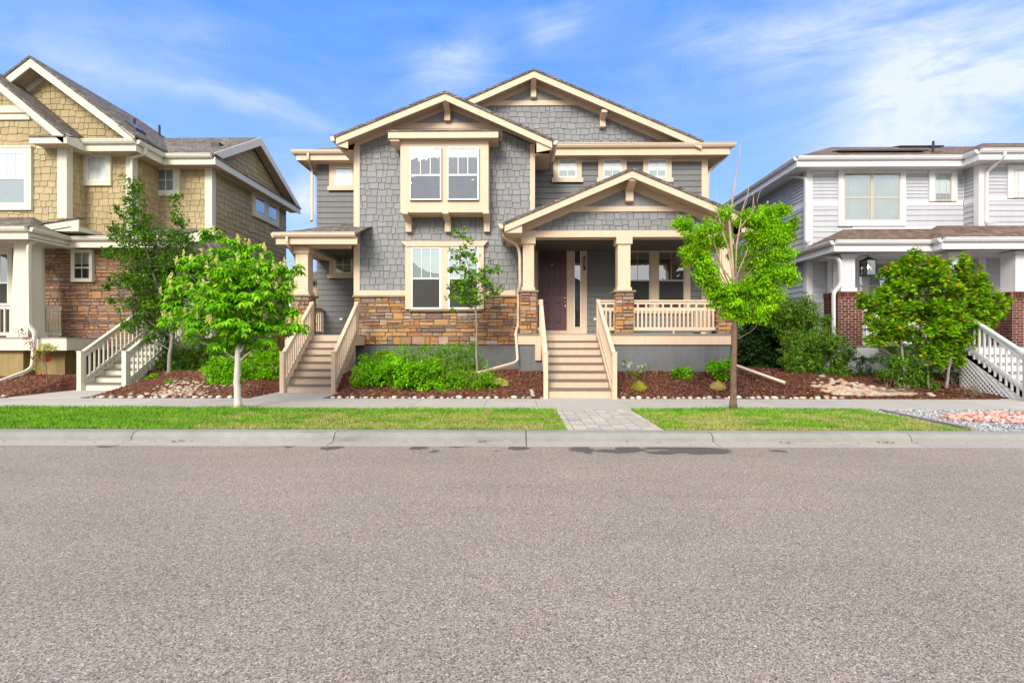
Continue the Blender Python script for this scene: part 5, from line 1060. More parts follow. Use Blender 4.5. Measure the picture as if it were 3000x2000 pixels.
dd = MB(); dd.box(X(2446, YK), 20, YK-.13, YR, zdr-.029, zdr); dd.box(10.95, 13.6, 11.95, YK-.13, zdr-.029, zdr); dd.build('porch_deck', 'deckgrey', HR)
railing(HR, (X(2523, YK), YK+.1), (X(2770, YK-.3), YK+.1), zdr+.06, zdr+.92, 'white', 16, two=True, bw=.045); railing(HR, (X(2450, YK)-.0, YR-.2), (X(2452, YK), YK+.5), zdr+.06, zdr+.92, 'white', 9)
railing(HR, (X(2398, YR-.3), YR-.35), (X(2452, YR-.4), YR-.4), zdr+.06, zdr+.92, 'white', 5)
# sign-like white box beside the steps
SB = MB().rbox(X(2922, 15.2), X(2944, 15.2), 15.1, 15.3, Z(2930, 1000, 15.2), Z(2930, 976, 15.2), .01).build('notice_box', 'white')
for k_ in range(3): MB().box(X(2931, 15.1), X(2941, 15.1)-.01*k_, 15.094, 15.099, Z(2930, 988+k_*2.6, 15.1), Z(2930, 986.8+k_*2.6, 15.1)).build('red_marking', 'brick', SB)
tag(SB, 'small white box with faint red markings in front of the low brick wall', 'box')
def flat_text(txt, size, x, y, z, mat, parent, name='lettering', ax='CENTER'):
    cu = bpy.data.curves.new(name, 'FONT'); cu.body = txt; cu.size = size; cu.extrude = .002; cu.align_x = ax
    o = bpy.data.objects.new(name, cu); COL.objects.link(o); bpy.context.view_layer.update(); me = bpy.data.meshes.new_from_object(o); bpy.data.objects.remove(o)
    o = bpy.data.objects.new(name, me); COL.objects.link(o); me.materials.append(M[mat]); o.parent = parent; p = parent_world(parent); o.rotation_euler = (radians(90), 0, 0); o.location = (x-p[0], y-p[1], z-p[2]); return o
# steps with white stair rail and lattice
sxa = 10.86
stairs(HR, sxa, sxa+1.5, 10.4, 11.95, zdr, 6, 'white', 'deckgrey', .02)
stair_rail(HR, sxa-.07, 10.4, 11.9, .02, zdr, 'white', 12, .90, .11); stair_rail(HR, sxa+1.57, 10.4, 11.9, .02, zdr, 'white', 12, .90, .11)
lattice(HR, sxa-.06, [(10.55, .03), (11.95, .03), (11.95, .95)], 'white'); MB().box(sxa-.03, sxa+.0, 10.5, 10.52, 0, .1).build('step_post', 'white', HR)
MB().prismx([(10.42, .0), (11.97, .98), (11.97, 1.11), (10.42, .14)], sxa-.052, sxa-.03).build('stringer_board', 'white', HR); MB().box(sxa-.05, sxa+1.5, 11.97, 12.0, -.1, 1.1).build('deck_skirt', 'white', HR)
# downspouts
pipe('downspout', [(X(2301, 17.2)+.0, 17.2, zg_-.1), (X(2301, 17.2), 17.2, zg_-.25), (X(2355, YR), YR-.08, Z(2355, 524, YR)), (X(2357, YR), YR-.08, Z(2357, 540, YR)), (X(2357, YR), YR-.08, Z(2357, 708, YR)), (X(2363, YR), YR-.2, Z(2363, 712, YR))], HR, 'gutwhite', .04)
pipe('downspout', [(X(2937, yg2), yg2-.06, zg_-.1), (X(2937, yg2), yg2-.06, zg_-.22), (X(2884, YR2), YR2-.08, Z(2884, 508, YR2)), (X(2883, YR2), YR2-.08, Z(2883, 525, YR2)), (X(2883, YR2), YR2-.08, Z(2883, 656, YR2)), (X(2894, YR2), YR2-.3, Z(2894, 661, YR2))], HR, 'gutwhite', .04)
pipe('downspout', [(X(2388, 15.6), 15.6, zq-.08), (X(2388, 15.6), 15.6, zq-.25), (X(2455, 14.9), 14.9, Z(2455, 757, 14.9)), (X(2462, 14.85), 14.85, Z(2462, 770, 14.85)), (X(2463, 14.85), 14.85, Z(2463, 832, 14.85)), (X(2442, 14.8), 14.8, Z(2442, 858, 14.8)), (X(2443, 14.8), 14.8, Z(2443, 1040, 14.8)), (X(2420, 13.8), 13.8, Z(2420, 1080, 13.8)), (X(2310, 12.9), 12.9, Z(2310, 1122, 12.9))], HR, 'gutwhite', .042)
# hanging lantern in the porch
YLt = 15.5; lxn = X(2543, YLt); zl0, zl1 = Z(2543, 806, YLt), Z(2543, 764, YLt)
LN = thing('porch_lantern', 'black glass-sided lantern hanging lit under the right porch beam', 'lantern', (lxn, YLt, zl1))
h = .145; fr_ = MB()
for sx in (-1, 1):
    for sy in (-1, 1): fr_.box(lxn+sx*h-.012, lxn+sx*h+.012, YLt+sy*h-.012, YLt+sy*h+.012, zl0, zl1)
fr_.box(lxn-h-.02, lxn+h+.02, YLt-h-.02, YLt+h+.02, zl1, zl1+.03); fr_.box(lxn-h-.02, lxn+h+.02, YLt-h-.02, YLt+h+.02, zl0-.03, zl0)
fr_.add([(lxn-h, YLt-h, zl1+.03), (lxn+h, YLt-h, zl1+.03), (lxn+h, YLt+h, zl1+.03), (lxn-h, YLt+h, zl1+.03), (lxn, YLt, zl1+.13)], [(0, 1, 4), (1, 2, 4), (2, 3, 4), (3, 0, 4)])
fr_.build('frame', 'black', LN); MB().tube([(lxn, YLt, zl1+.1), (lxn, YLt, 4.0)], .012, 6).build('chain', 'black', LN)
MB().tube([(lxn, YLt, zl1-.02), (lxn, YLt, zl1-.14)], .022, 8).build('socket', 'black', LN); MB().tube([(lxn, YLt, zl1-.14), (lxn, YLt, zl1-.19), (lxn, YLt, zl1-.25)], [.018, .032, .012], 10).build('bulb', 'bulb', LN, True)
gl = MB()
for a, b in (((-1, -1), (1, -1)), ((1, -1), (1, 1)), ((1, 1), (-1, 1)), ((-1, 1), (-1, -1))): gl.beam((lxn+a[0]*(h-.0), YLt+a[1]*(h-.0), (zl0+zl1)/2), (lxn+b[0]*h, YLt+b[1]*h, (zl0+zl1)/2), .003, zl1-zl0-.002)
gl.build('glass_sides', 'glassweak', LN)
# blue hose coil against the foundation
YH = 14.0; hx, hz_ = X(2763, YH), Z(2763, 1078, YH)
hc = MB(); 
for k, r_ in enumerate((.10, .125, .15, .17)):
    hc.tube([(hx+r_*cos(t*pi/10), YH-.02*k, hz_+r_*1.15*sin(t*pi/10)) for t in range(21)], .016, 6, False)
tag(hc.build('hose_coil', 'blue', None, True), 'coiled bright blue hose hanging behind the right maple stems', 'hose')
# ================================================================== houses across the street, behind the viewer (seen in window reflections)
Ro = random.Random(5)
for i, (x, wd, zr, lab) in enumerate(((-10.5, 12.5, 8.7, 'left'), (3.5, 12, 8.2, 'middle'), (17, 12, 8.6, 'right'))):
    H = thing('opposite_house', 'low gabled house across the street, %s of three mirrored in windows' % lab, 'house', (x, -16, 0), 'houses across the street')
    b = MB(); b.box(x-wd/2, x+wd/2, -24, -15, -.1, 5.6); b.prism([(x-wd/2, 5.6), (x+wd/2, 5.6), (x, zr-.1)], -23.9, -15.1); b.build('wall', ('batten', 'tan', 'shake')[i], H)
    r = MB(); r.plate([(x-wd/2-.5, -14.5, 5.4), (x, -14.5, zr), (x, -24, zr), (x-wd/2-.5, -24, 5.4)], .2); r.plate([(x, -14.5, zr), (x+wd/2+.5, -14.5, 5.4), (x+wd/2+.5, -24, 5.4), (x, -24, zr)], .2); r.build('roof', 'roof', H)
    for q in (-3, 0, 3):
        for z in (1.8, 4.0): w_ = MB().box(x+q-.55, x+q+.55, -15, -14.95, z, z+1.2).build('window', 'white', H); MB().box(x+q-.45, x+q+.45, -14.95, -14.93, z+.1, z+1.1).build('pane', 'interior', w_)
    b = MB().box(x+4.0, x+5.0, -15, -14.93, .2, 2.3).build('door', 'door', H)
# ================================================================== GROUND
def sm(a, b, x): t = max(0, min(1, (x-a)/(b-a))); return t*t*(3-2*t)
PADS = [(-6.0, -4.30, 10.7, 11.95), (.45, 2.28, 10.7, 10.95), (-11.5, -9.75, 10.7, 12.5), (10.5, 12.7, 10.4, 10.62)]
def hgt(x, y):
    k = sm(10.75, 12.9, y)*.42+sm(10.72, 11.0, y)*.07-.03
    if x < -11.2: k -= .14*sm(-11.2, -12, x)*sm(10.8, 12, y)
    if x > 7.5: k -= .12*sm(7.5, 9, x)*sm(10.8, 12, y)
    k += .03*noise.noise(Vector((x*.9, y*.9, 0)))*sm(10.8, 11.4, y)
    for a, b, c, d in PADS:
        dx = max(a-x, 0, x-b); dy = max(c-y, 0, y-d); e = math.hypot(dx, dy); k = min(k, -.03+max(0, e-.02)*.9) if e < .6 else k
    return k
gm_ = MB(); nx, ny = 300, 90; gx0_, gx1_, gy0, gy1 = -22, 22, 10.72, 20
for j in range(ny+1):
    for i in range(nx+1):
        x = gx0_+(gx1_-gx0_)*i/nx; y = gy0+(gy1-gy0)*(j/ny)**1.3; gm_.v.append((x, y, hgt(x, y)))
for j in range(ny):
    for i in range(nx): a = j*(nx+1)+i; gm_.f.append((a, a+1, a+nx+2, a+nx+1))
struct('garden_bed', gm_, 'bed', True)
g0 = MB(); g0.add([(-600, -600, -.16), (600, -600, -.16), (600, 600, -.16), (-600, 600, -.16)], [(0, 1, 2, 3)]); struct('ground', g0, 'farground')
g1 = MB(); g1.add([(-22, 19.9, .44), (22, 19.9, .44), (22, 60, .44), (-22, 60, .44)], [(0, 1, 2, 3)]); struct('back_yard', g1, 'farground')
YK0, YK1 = 6.95, 6.70                      # back of the kerb, foot of its face
ZS = -.125
rd = MB(); rd.add([(-80, -8, ZS-.004), (80, -8, ZS-.004), (80, 6.45, ZS-.004), (-80, 6.45, ZS-.004)], [(0, 1, 2, 3)]); struct('road', rd, 'asphalt')
pn = MB(); joints = [X(p, 6.8) for p in (-700, -170, 400, 985, 1541, 2081, 2655, 3230, 3800)]
kb = MB(); ends = [-80]+joints+[80]
for a, b in zip(ends[:-1], ends[1:]):
    a += .006; b -= .006
    prof = [(6.44, ZS), (YK1, ZS+.012), (YK1+.012, ZS+.06), (YK1+.035, -.035), (YK1+.06, -.012), (YK1+.095, -.003), (YK0, 0), (YK0, -.3), (6.44, -.3)]
    kb.prismx([(y, z) for y, z in prof[1:8]]+[(YK1, -.3)], a, b)
    pn.prismx([(6.44, ZS), (YK1, ZS+.012), (YK1, -.3), (6.44, -.3)], a, b)
struct('kerb', kb, 'kerb'); struct('kerb_pan', pn, 'pan'); bpy.data.objects['kerb_pan'].name = 'gutter_pan'
sw = MB(); js = [2.2+1.43*k for k in range(-13, 14)]; js = [j for j in js]; js[js.index(2.2)-1:js.index(2.2)] = [.38]
ends = [-60]+js+[60]
for a, b in zip(ends[:-1], ends[1:]): sw.rbox(a+.004, b-.004, 9.12, 10.72, -.12, 0, .004) if False else sw.box(a+.004, b-.004, 9.12, 10.74, -.12, 0)
struct('sidewalk', sw, 'walk')
pd = MB()
for a, b, c_, d in PADS: pd.box(a+.05, b-.05, 10.746, d+.1, -.1, .012)
struct('path', pd, 'walk'); 
# kerb-side lawn soil and blades
XPa, XPb, XL = .70, 2.12, 6.42
ls = MB(); ls.add([(-60, YK0, -.012), (XPa, YK0, -.012), (XPa, 9.12, -.012), (-60, 9.12, -.012)], [(0, 1, 2, 3)]); ls.add([(XPb, YK0, -.012), (XL, YK0, -.012), (XL, 9.12, -.012), (XPb, 9.12, -.012)], [(0, 1, 2, 3)]); struct('lawn_soil', ls, 'soil')
Rg = random.Random(77); gr = MB()
def blade(x, y, h, wd):
    a = Rg.uniform(0, pi); dx, dy = cos(a)*wd, sin(a)*wd; t = Rg.uniform(0, 2*pi); b = h*Rg.uniform(.1, .9); tx, ty = cos(t)*b, sin(t)*b
    n = len(gr.v); gr.v += [(x-dx, y-dy, -.014), (x+dx, y+dy, -.014), (x+dx*.6+tx*.4, y+dy*.6+ty*.4, h*.6), (x+tx, y+ty, h)]; gr.f += [(n, n+1, n+2), (n, n+2, n+3)]
for _ in range(105000):
    x = Rg.uniform(-11.5, XL+.02); y = Rg.uniform(YK0+.0, 9.15)
    if abs(x) > 10.2*y/9.1+.8 or XPa+Rg.uniform(-.02, .03) < x < XPb-Rg.uniform(-.02, .03): continue
    n = noise.noise(Vector((x*.8, y*1.6, 3))); lush = sm(-3, -9, x)
    tuft = math.exp(-((x-4.0-(9-y)*.3)/.9)**2)*sm(7.6, 8.9, y)+math.exp(-((x+5.2)/.5)**2)*sm(8.0, 9.0, y)
    h = .022+.018*max(0, n)+.022*lush+.03*tuft*Rg.random()+.012*sm(8.8, 9.1, y)
    blade(x, y, h*Rg.uniform(.6, 1.35), .0035)
tag(gr.build('lawn_grass', 'grass'), 'green and straw-patched grass of the kerbside lawn strip', 'grass', kind='stuff')
# paver path
pv = MB(); Rp = random.Random(9); cols = [XPa+.01, .815, 1.02, 1.22, 1.42, 1.61, 1.81, 1.99, XPb-.01]
for a, b in zip(cols[:-1], cols[1:]):
    y = YK0+.005
    while y < 9.11:
        L = Rp.choice((.12, .17, .23)) if b-a > .15 else .22; e = min(y+L, 9.115); g_ = .0035
        if e-y > .03:
            x0, x1, y0, y1 = a+g_, b-g_, y+g_, e-g_; zt = -.002+Rp.uniform(-.003, .003); c_ = .006
            pv.add([(x0, y0, -.05), (x1, y0, -.05), (x1, y1, -.05), (x0, y1, -.05), (x0, y0, zt-c_), (x1, y0, zt-c_), (x1, y1, zt-c_), (x0, y1, zt-c_), (x0+c_, y0+c_, zt), (x1-c_, y0+c_, zt), (x1-c_, y1-c_, zt), (x0+c_, y1-c_, zt)],
                   [(8, 9, 10, 11), (4, 5, 9, 8), (5, 6, 10, 9), (6, 7, 11, 10), (7, 4, 8, 11), (0, 1, 5, 4), (1, 2, 6, 5), (2, 3, 7, 6), (3, 0, 4, 7)])
        y = e
struct('paver_path', pv, 'paver'); struct('paver_bedding', MB().box(XPa, XPb, YK0, 9.118, -.1, -.016), 'mortar')
# stones: a low-poly rounded pebble
def pebble(mb_, x, y, z, r, rnd, flat=.6, sub=1):
    a = rnd.uniform(0, pi); ex, ey, ez = r*rnd.uniform(.8, 1.35), r*rnd.uniform(.7, 1.0), r*flat*rnd.uniform(.8, 1.15); vs = []; nA, nB = (8, 4) if sub else (5, 3)
    for i in range(nB+1):
        ph = -pi/2+pi*i/nB
        if i in (0, nB): vs.append((0, 0, ez*sin(ph))); continue
        for k in range(nA): t = 2*pi*k/nA; q = 1+rnd.uniform(-.12, .12); vs.append((ex*cos(ph)*cos(t)*q, ey*cos(ph)*sin(t)*q, ez*sin(ph)))
    V = [(x+p[0]*cos(a)-p[1]*sin(a), y+p[0]*sin(a)+p[1]*cos(a), z+p[2]) for p in vs]; fs = [(0, 1+(k+1) % nA, 1+k) for k in range(nA)]
    for i in range(nB-2):
        for k in range(nA): b = 1+i*nA; fs.append((b+k, b+(k+1) % nA, b+nA+(k+1) % nA, b+nA+k))
    b = 1+(nB-2)*nA; fs += [(b+k, b+(k+1) % nA, len(vs)-1) for k in range(nA)]; mb_.add(V, fs)
# timber edging, grey gravel and pink rock bed
tag(MB().prism([(0, 0), (.001, 0), (.001, .001)], 0, .001).build('x', 'black') if False else MB().add([(XL+.02, YK0+.02, -.06), (XL+.075, YK0+.02, -.06), (X(2575, 8.95)+.055, 8.95, -.06), (X(2575, 8.95), 8.95, -.06), (XL+.02, YK0+.02, .04), (XL+.075, YK0+.02, .04), (X(2575, 8.95)+.055, 8.95, .035), (X(2575, 8.95), 8.95, .035)],
    [(0, 3, 2, 1), (4, 5, 6, 7), (0, 1, 5, 4), (1, 2, 6, 5), (2, 3, 7, 6), (3, 0, 4, 7)]).build('timber_edging', M['barkgrey']), 'weathered timber board edging between the lawn and grey gravel', 'edging')
struct('gravel_base', MB().box(XL+.03, 40, YK0, 9.118, -.08, -.012), 'gravel')
Rv = random.Random(13); gv = MB(); pk = MB()
for _ in range(7500):
    x = Rv.uniform(6.5, 12.2); y = Rv.uniform(YK0+.02, 9.1)
    if x > 10.2*y/9.1+1.2: continue
    pebble(gv, x, y, -.006+Rv.uniform(-.004, .012), Rv.uniform(.010, .022), Rv, .7, 0)
for _ in range(1500):
    x = Rv.uniform(6.9, 12.2); y = Rv.uniform(7.3, 8.75)
    e = (y-8.0)/.62
    if x < 6.95+abs(e)**2*1.2+.1*noise.noise(Vector((x*3, y*3, 0))) or abs(e) > 1.05+.2*noise.noise(Vector((x*2, y*2, 4))): continue
    pebble(pk, x, y, .012+Rv.uniform(0, .025), Rv.uniform(.022, .05), Rv, .6, 0)
tag(gv.build('gravel', 'gravel'), 'grey gravel around the pink rock bed by the kerb', 'gravel', kind='stuff'); tag(pk.build('pink_rocks', 'pink'), 'pink and white broken rock heaped on grey gravel at the right kerb', 'rocks', kind='stuff')
# bark chips over the beds
ch = MB(); Rc = random.Random(15)
def chip(x, y, z):
    a = Rc.uniform(0, pi); L, wd = Rc.uniform(.008, .030), Rc.uniform(.004, .009); ca, sa = cos(a), sin(a); tz = Rc.uniform(-.5, .5)*L; n = len(ch.v); t = Rc.uniform(.004, .012)
    for s, r_ in ((-1, -1), (1, -1), (1, 1), (-1, 1)): ch.v.append((x+ca*L*s-sa*wd*r_, y+sa*L*s+ca*wd*r_, z+tz*s+t*(r_*.6+1)))
    ch.f.append((n, n+1, n+2, n+3))
for _ in range(80000):
    y = 10.78+3.2*Rc.random()**1.5; x = Rc.uniform(-13.5, 12.5)
    if abs(x) > y*1.08+.5 or any(a-.03 < x < b+.03 and c_ < y < d+.05 for a, b, c_, d in PADS): continue
    if x > 7.4 and Rc.random() < .5: continue
    chip(x, y, hgt(x, y))
tag(ch.build('bark_mulch', 'chips'), 'reddish brown bark mulch covering the front beds', 'mulch', kind='stuff')
# edging stones: one by one along the beds
Re = random.Random(19); proto = []
for k in range(6):
    mb_ = MB(); pebble(mb_, 0, 0, 0, .048, Re, .62, 1); me = bpy.data.meshes.new('edging_stone'); me.from_pydata(mb_.v, [], mb_.f); me.polygons.foreach_set('use_smooth', [True]*len(me.polygons)); me.materials.append(None); proto.append(me)
def peb_mat(c): m = paint('edging_stone_%d' % len(bpy.data.materials), c, .8, .12, 9, bump=.2); return m
PM = [peb_mat(c) for c in ((.54, .51, .45), (.40, .36, .30), (.60, .58, .54), (.27, .25, .22), (.46, .39, .32), (.42, .27, .18))]
def stone_obj(x, y, s, lab, grp, mi, first=[0]):
    me = proto[Re.randrange(6)]; o = bpy.data.objects.new('edging_stone', me); COL.objects.link(o); me.materials[0] = None if False else me.materials[0]
    o.material_slots[0].link = 'OBJECT'; o.material_slots[0].material = PM[mi]; o.location = (x, y, max(hgt(x, y), -.005)+.012*s); o.scale = (s, s, s); o.rotation_euler = (0, 0, Re.uniform(0, 6)); tag(o, lab, 'stone', grp)
def row(x0, x1, y, lab, grp, dens=.115, pal=(0, 0, 2, 1, 2, 3, 4), s0=.6, s1=1.7):
    x = x0
    while x < x1: s = Re.uniform(s0, s1); stone_obj(x, y+Re.uniform(-.03, .03), s, lab, grp, Re.choice(pal)); x += dens*s+.02
row(-4.15, .36, 10.82, 'rounded white stone edging the bed between the two stairs of the grey house', 'white edging stones between the two stairs')
for k in range(5): stone_obj(.33+Re.uniform(-.02, .02), 10.92+k*.10, Re.uniform(.8, 1.2), 'rounded white stone in the short row beside the foot of the main stair', 'stones beside the main stair foot', Re.choice((0, 1, 4)))
row(2.35, 7.3, 10.83, 'rounded white stone edging the red mulch bed right of the main stair', 'white edging stones right of the main stair', .11)
row(-9.6, -6.2, 10.82, 'pale stone edging the mulch bed between the tan house stair and the left stair', 'pale edging stones left of the left stair', .13)
row(-13.4, -11.6, 10.85, 'flat pale stone edging the far left mulch bed', 'pale edging stones at the far left', .17, (0, 1, 4))
rv = MB(); Rr = random.Random(4)
for _ in range(420):
    x = Rr.gauss(7.95, .55); y = 10.95+abs(Rr.gauss(0, .45))
    if x < 7.0 or x > 9.6: continue
    pebble(rv, x, y, hgt(x, y)+.02, Rr.uniform(.03, .09), Rr, .55)
for _ in range(240):
    x = Rr.gauss(-7.9, .38); y = 10.9+abs(Rr.gauss(0, .6)); pebble(rv, x, y, hgt(x, y)+.015, Rr.uniform(.025, .055), Rr, .5)
tag(rv.build('river_rocks', 'river', None, True), 'tan and white river rocks spilled over the bed edges', 'rocks', kind='stuff')
for k, (px, py, r_, lb) in enumerate(((2538, 1158, .085, 'rounded tan boulder resting on the river rocks at the bed corner'), (2470, 1146, .07, 'orange-tinted boulder among the river rocks'), (2420, 1160, .06, 'smaller grey-tan boulder at the street side of river rocks'))):
    Y = 1.22*FPX/(py-1000); mb_ = MB(); pebble(mb_, X(px, Y), Y, hgt(X(px, Y), Y)+.04, r_, Rr, .75); tag(mb_.build('boulder', ('river', 'river', 'river')[k], None, True), lb, 'boulder')
mb_ = MB(); pebble(mb_, X(2440, 13.1), 13.1, .42, .30, random.Random(2), .62); tag(mb_.build('boulder', 'found', None, True), 'large grey boulder half hidden behind the rose-hip bush', 'boulder')
# ground extensions of the downspouts that lie loose on the mulch
EXT = MB().tube([(X(2148, 12.6), 12.6, Z(2148, 1068, 12.6)), (X(2300, 11.6), 11.6, Z(2300, 1122, 11.6))], .045, 4); tag(EXT.build('drain_pipe', 'gut'), 'cream drain pipe lying across the mulch behind the lawn tree', 'pipe')

lt = MB(); Rl = random.Random(88)
def bit(x, y, z, s): a = Rl.uniform(0, 6.3); ca, sa = cos(a)*s, sin(a)*s; lt.add([(x-ca, y-sa, z), (x+sa*.4, y-ca*.4, z+s*.5), (x+ca, y+sa, z+.002), (x-sa*.4, y+ca*.4, z+s*.25)], [(0, 1, 2, 3)])
for _ in range(150): x = Rl.uniform(-7.5, 7.5); bit(x, Rl.gauss(6.62, .05), ZS+.016, Rl.uniform(.006, .018))
for px in (512, 1410, 2308, 2600): 
    for _ in range(14): bit(X(px, 6.6)+Rl.gauss(0, .05), 6.64+Rl.gauss(0, .02), ZS+.018, Rl.uniform(.01, .025))
for _ in range(45): bit(Rl.uniform(-9.5, 9.5), Rl.uniform(9.2, 10.7), .006, Rl.uniform(.006, .016))
for _ in range(40): bit(Rl.uniform(-6, 6), Rl.uniform(2.2, 6.3), ZS+.002, Rl.uniform(.005, .012))
tag(lt.build('leaf_litter', 'barkbrown'), 'small dry leaf scraps scattered along the gutter and pavement', 'leaf litter', kind='stuff')
# ================================================================== PLANTS
def rv3(r): 
    while True:
        v = Vector((r.uniform(-1, 1), r.uniform(-1, 1), r.uniform(-1, 1)))
        if .05 < v.length < 1: return v
def leaf(mb_, p, d, n, L, W, kind='r'):
    d = d.normalized(); s = d.cross(n); s = s.normalized() if s.length > 1e-4 else d.orthogonal().normalized(); u = s.cross(d)
    if kind == 'm':      # lobed leaf
        prof = [(0, 0), (.22, .42), (.50, .52), (.48, .22), (.75, .26), (1, 0), (.75, -.26), (.48, -.22), (.50, -.52), (.22, -.42)]
        mb_.add([p+d*a*L+s*b*W*1.6-u*abs(b)*W*.3 for a, b in prof], [tuple(range(10))]); return
    mb_.add([p, p+d*L*.45+s*W/2, p+d*L-u*L*.12, p+d*L*.45-s*W/2], [(0, 1, 2, 3)])
def palmate(mb_, r, p, out, L, W, k=6):
    n = (Vector((0, 0, 1))+out*.5+rv3(r)*.45).normalized(); a0 = r.uniform(0, 6.3); e1 = n.orthogonal().normalized(); e2 = n.cross(e1)
    for i in range(k):
        a = a0+i*2*pi/(k+1); d = e1*cos(a)+e2*sin(a)-Vector((0, 0, .55)); leaf(mb_, p, d, n, L*r.uniform(.75, 1.1), W, 'r')
def frond(mb_, r, p, out, L):
    d = (out*.45+rv3(r)*.9+Vector((0, 0, -.2))).normalized(); n = (Vector((0, 0, 1))+rv3(r)*.5).normalized(); s = d.cross(n).normalized(); k = 7
    for i in range(k):
        t = (i+.5)/k; q = p+d*L*t-Vector((0, 0, L*t*t*.55))
        for sg in (-1, 1): leaf(mb_, q, s*sg+d*.4-Vector((0, 0, .3))+rv3(r)*.3, n+rv3(r)*.5, L*.32*(1.15-.6*t), L*.14)
def spray(mb_, r, p, out, n, L, W, spread, kind='r', droop=.2):
    for _ in range(n):
        q = p+rv3(r)*spread; d = (out*.7+rv3(r)-Vector((0, 0, droop))); nn_ = (Vector((0, 0, 1))+out*.4+rv3(r)*.6); leaf(mb_, q, d, nn_, L*r.uniform(.7, 1.2), W*r.uniform(.8, 1.15), kind)
def lobes_w(L, Y0):
    out = []
    for l in L:
        px, py, rx, rz = l[:4]; dy = l[4] if len(l) > 4 else 0; Y = Y0+dy; c = Vector((X(px, Y), Y, Z(px, py, Y))); k = Y/FPX
        out.append((c, Vector((rx*k, max(.12, .85*rx*k), rz*k))))
    return out
def sample(r, c, rad, shell=.5):
    v = rv3(r).normalized()*(r.random()**shell); return c+Vector((v.x*rad.x, v.y*rad.y, v.z*rad.z)), v
def limb(mb_, r, a, b, r0, r1, bend=.12, n=5, seg=6):
    a, b = Vector(a), Vector(b); L = (b-a).length; o = rv3(r)*L*bend; pts = []
    for i in range(n+1): t = i/n; pts.append(a.lerp(b, t)+o*sin(pi*t)+Vector((0, 0, -L*.06*sin(pi*t)))+rv3(r)*L*.012)
    mb_.tube(pts, [r0+(r1-r0)*i/n for i in range(n+1)], seg); return pts
def roughen(r, W_, k=3, f=.38):
    out = list(W_)
    for c, rad in W_:
        for _ in range(k):
            v = rv3(r).normalized(); q = r.uniform(.8, 1.15); out.append((c+Vector((v.x*rad.x, v.y*rad.y, v.z*rad.z))*q, rad*r.uniform(f*.6, f*1.2)))
    return out
def tree(name, label, cat, Y, trunk, tr, lobes, mat, bark, seed, nclus, fn, fork=.9, group=None, limbr=.018, twig=True, extra=None, shell=.45):
    r = random.Random(seed); base = Vector((X(trunk[0][0], Y), Y, 0)); TP_ = [Vector((X(p[0], Y), Y+(p[2] if len(p) > 2 else 0), Z(p[0], p[1], Y))) for p in trunk]
    base.z = TP_[0].z; T = thing(name, label, cat, base, group)
    tm = MB(); n = len(TP_); P_ = []; R_ = []
    for i in range(n-1):
        for k in range(4): t = (i+k/4)/(n-1); P_.append(TP_[i].lerp(TP_[i+1], k/4)+(rv3(r)*.006 if i+k else Vector())); R_.append(tr[0]+(tr[1]-tr[0])*t)
    P_.append(TP_[-1]); R_.append(tr[1]); R_[0] *= 1.35; R_[1] *= 1.08; tm.tube(P_, R_, 10)
    W_ = lobes_w(lobes, Y); cr = MB(); vol = [l[1].x*l[1].y*l[1].z for l in W_]; wt = [v**.75 for v in vol]; s = sum(wt)
    for (c, rad), w_ in zip(W_, wt):
        # limb from the nearest lower point of the stem
        cand = [p for p in P_[int(len(P_)*fork*.55):] if p.z < c.z-.02] or [P_[int(len(P_)*fork*.7)]]; a = min(cand, key=lambda p: abs((c.z-p.z)-.75*math.hypot(p.x-c.x, p.y-c.y))) if name != 'buckeye_tree' else min(cand, key=lambda p: (p-c).length); lp = limb(tm, r, a, c, limbr*r.uniform(.7, 1.1), limbr*.35)
        sub_ = roughen(r, [(c, rad)], 3, .45)
        for _ in range(max(3, int(nclus*w_/s))):
            c2, rad2 = sub_[0] if r.random() < .62 else r.choice(sub_[1:]); p, v = sample(r, c2, rad2, shell)
            if twig and r.random() < .35: limb(tm, r, lp[r.randrange(2, len(lp))], p, limbr*.3, limbr*.12, .1, 3, 4)
            fn(cr, r, p, v)
    if extra: extra(T, tm, r, W_)
    tm.build('trunk', bark, T, True); cr.build('crown', mat, T); return T
# --- flowering buckeye on the lawn
def buck_extra(T, tm, r, W_):
    fl = MB()
    for c, rad in W_:
        for _ in range(4):
            v = rv3(r).normalized(); v.z = abs(v.z)*.8; v.y = -abs(v.y) if r.random() < .7 else v.y; p = c+Vector((v.x*rad.x, v.y*rad.y, v.z*rad.z))*1.02
            for _ in range(34):
                h = r.random(); q = p+Vector((r.uniform(-1, 1)*.03*(1.1-h), r.uniform(-1, 1)*.03*(1.1-h), h*.13)); leaf(fl, q, rv3(r), rv3(r), .03, .018)
    fl.build('flowers', 'flower', T)
    for a, b, k in (((690, 1050), (640, 1000), .02), ((700, 1035), (720, 990), .022), ((705, 1055), (755, 1015), .014), ((690, 1045), (672, 985), .018)): limb(tm, r, (X(a[0], 9.05), 9.05, Z(a[0], a[1], 9.05)), (X(b[0], 9.05), 9.05+r.uniform(-.1, .1), Z(b[0], b[1], 9.05)), k, k*.6)
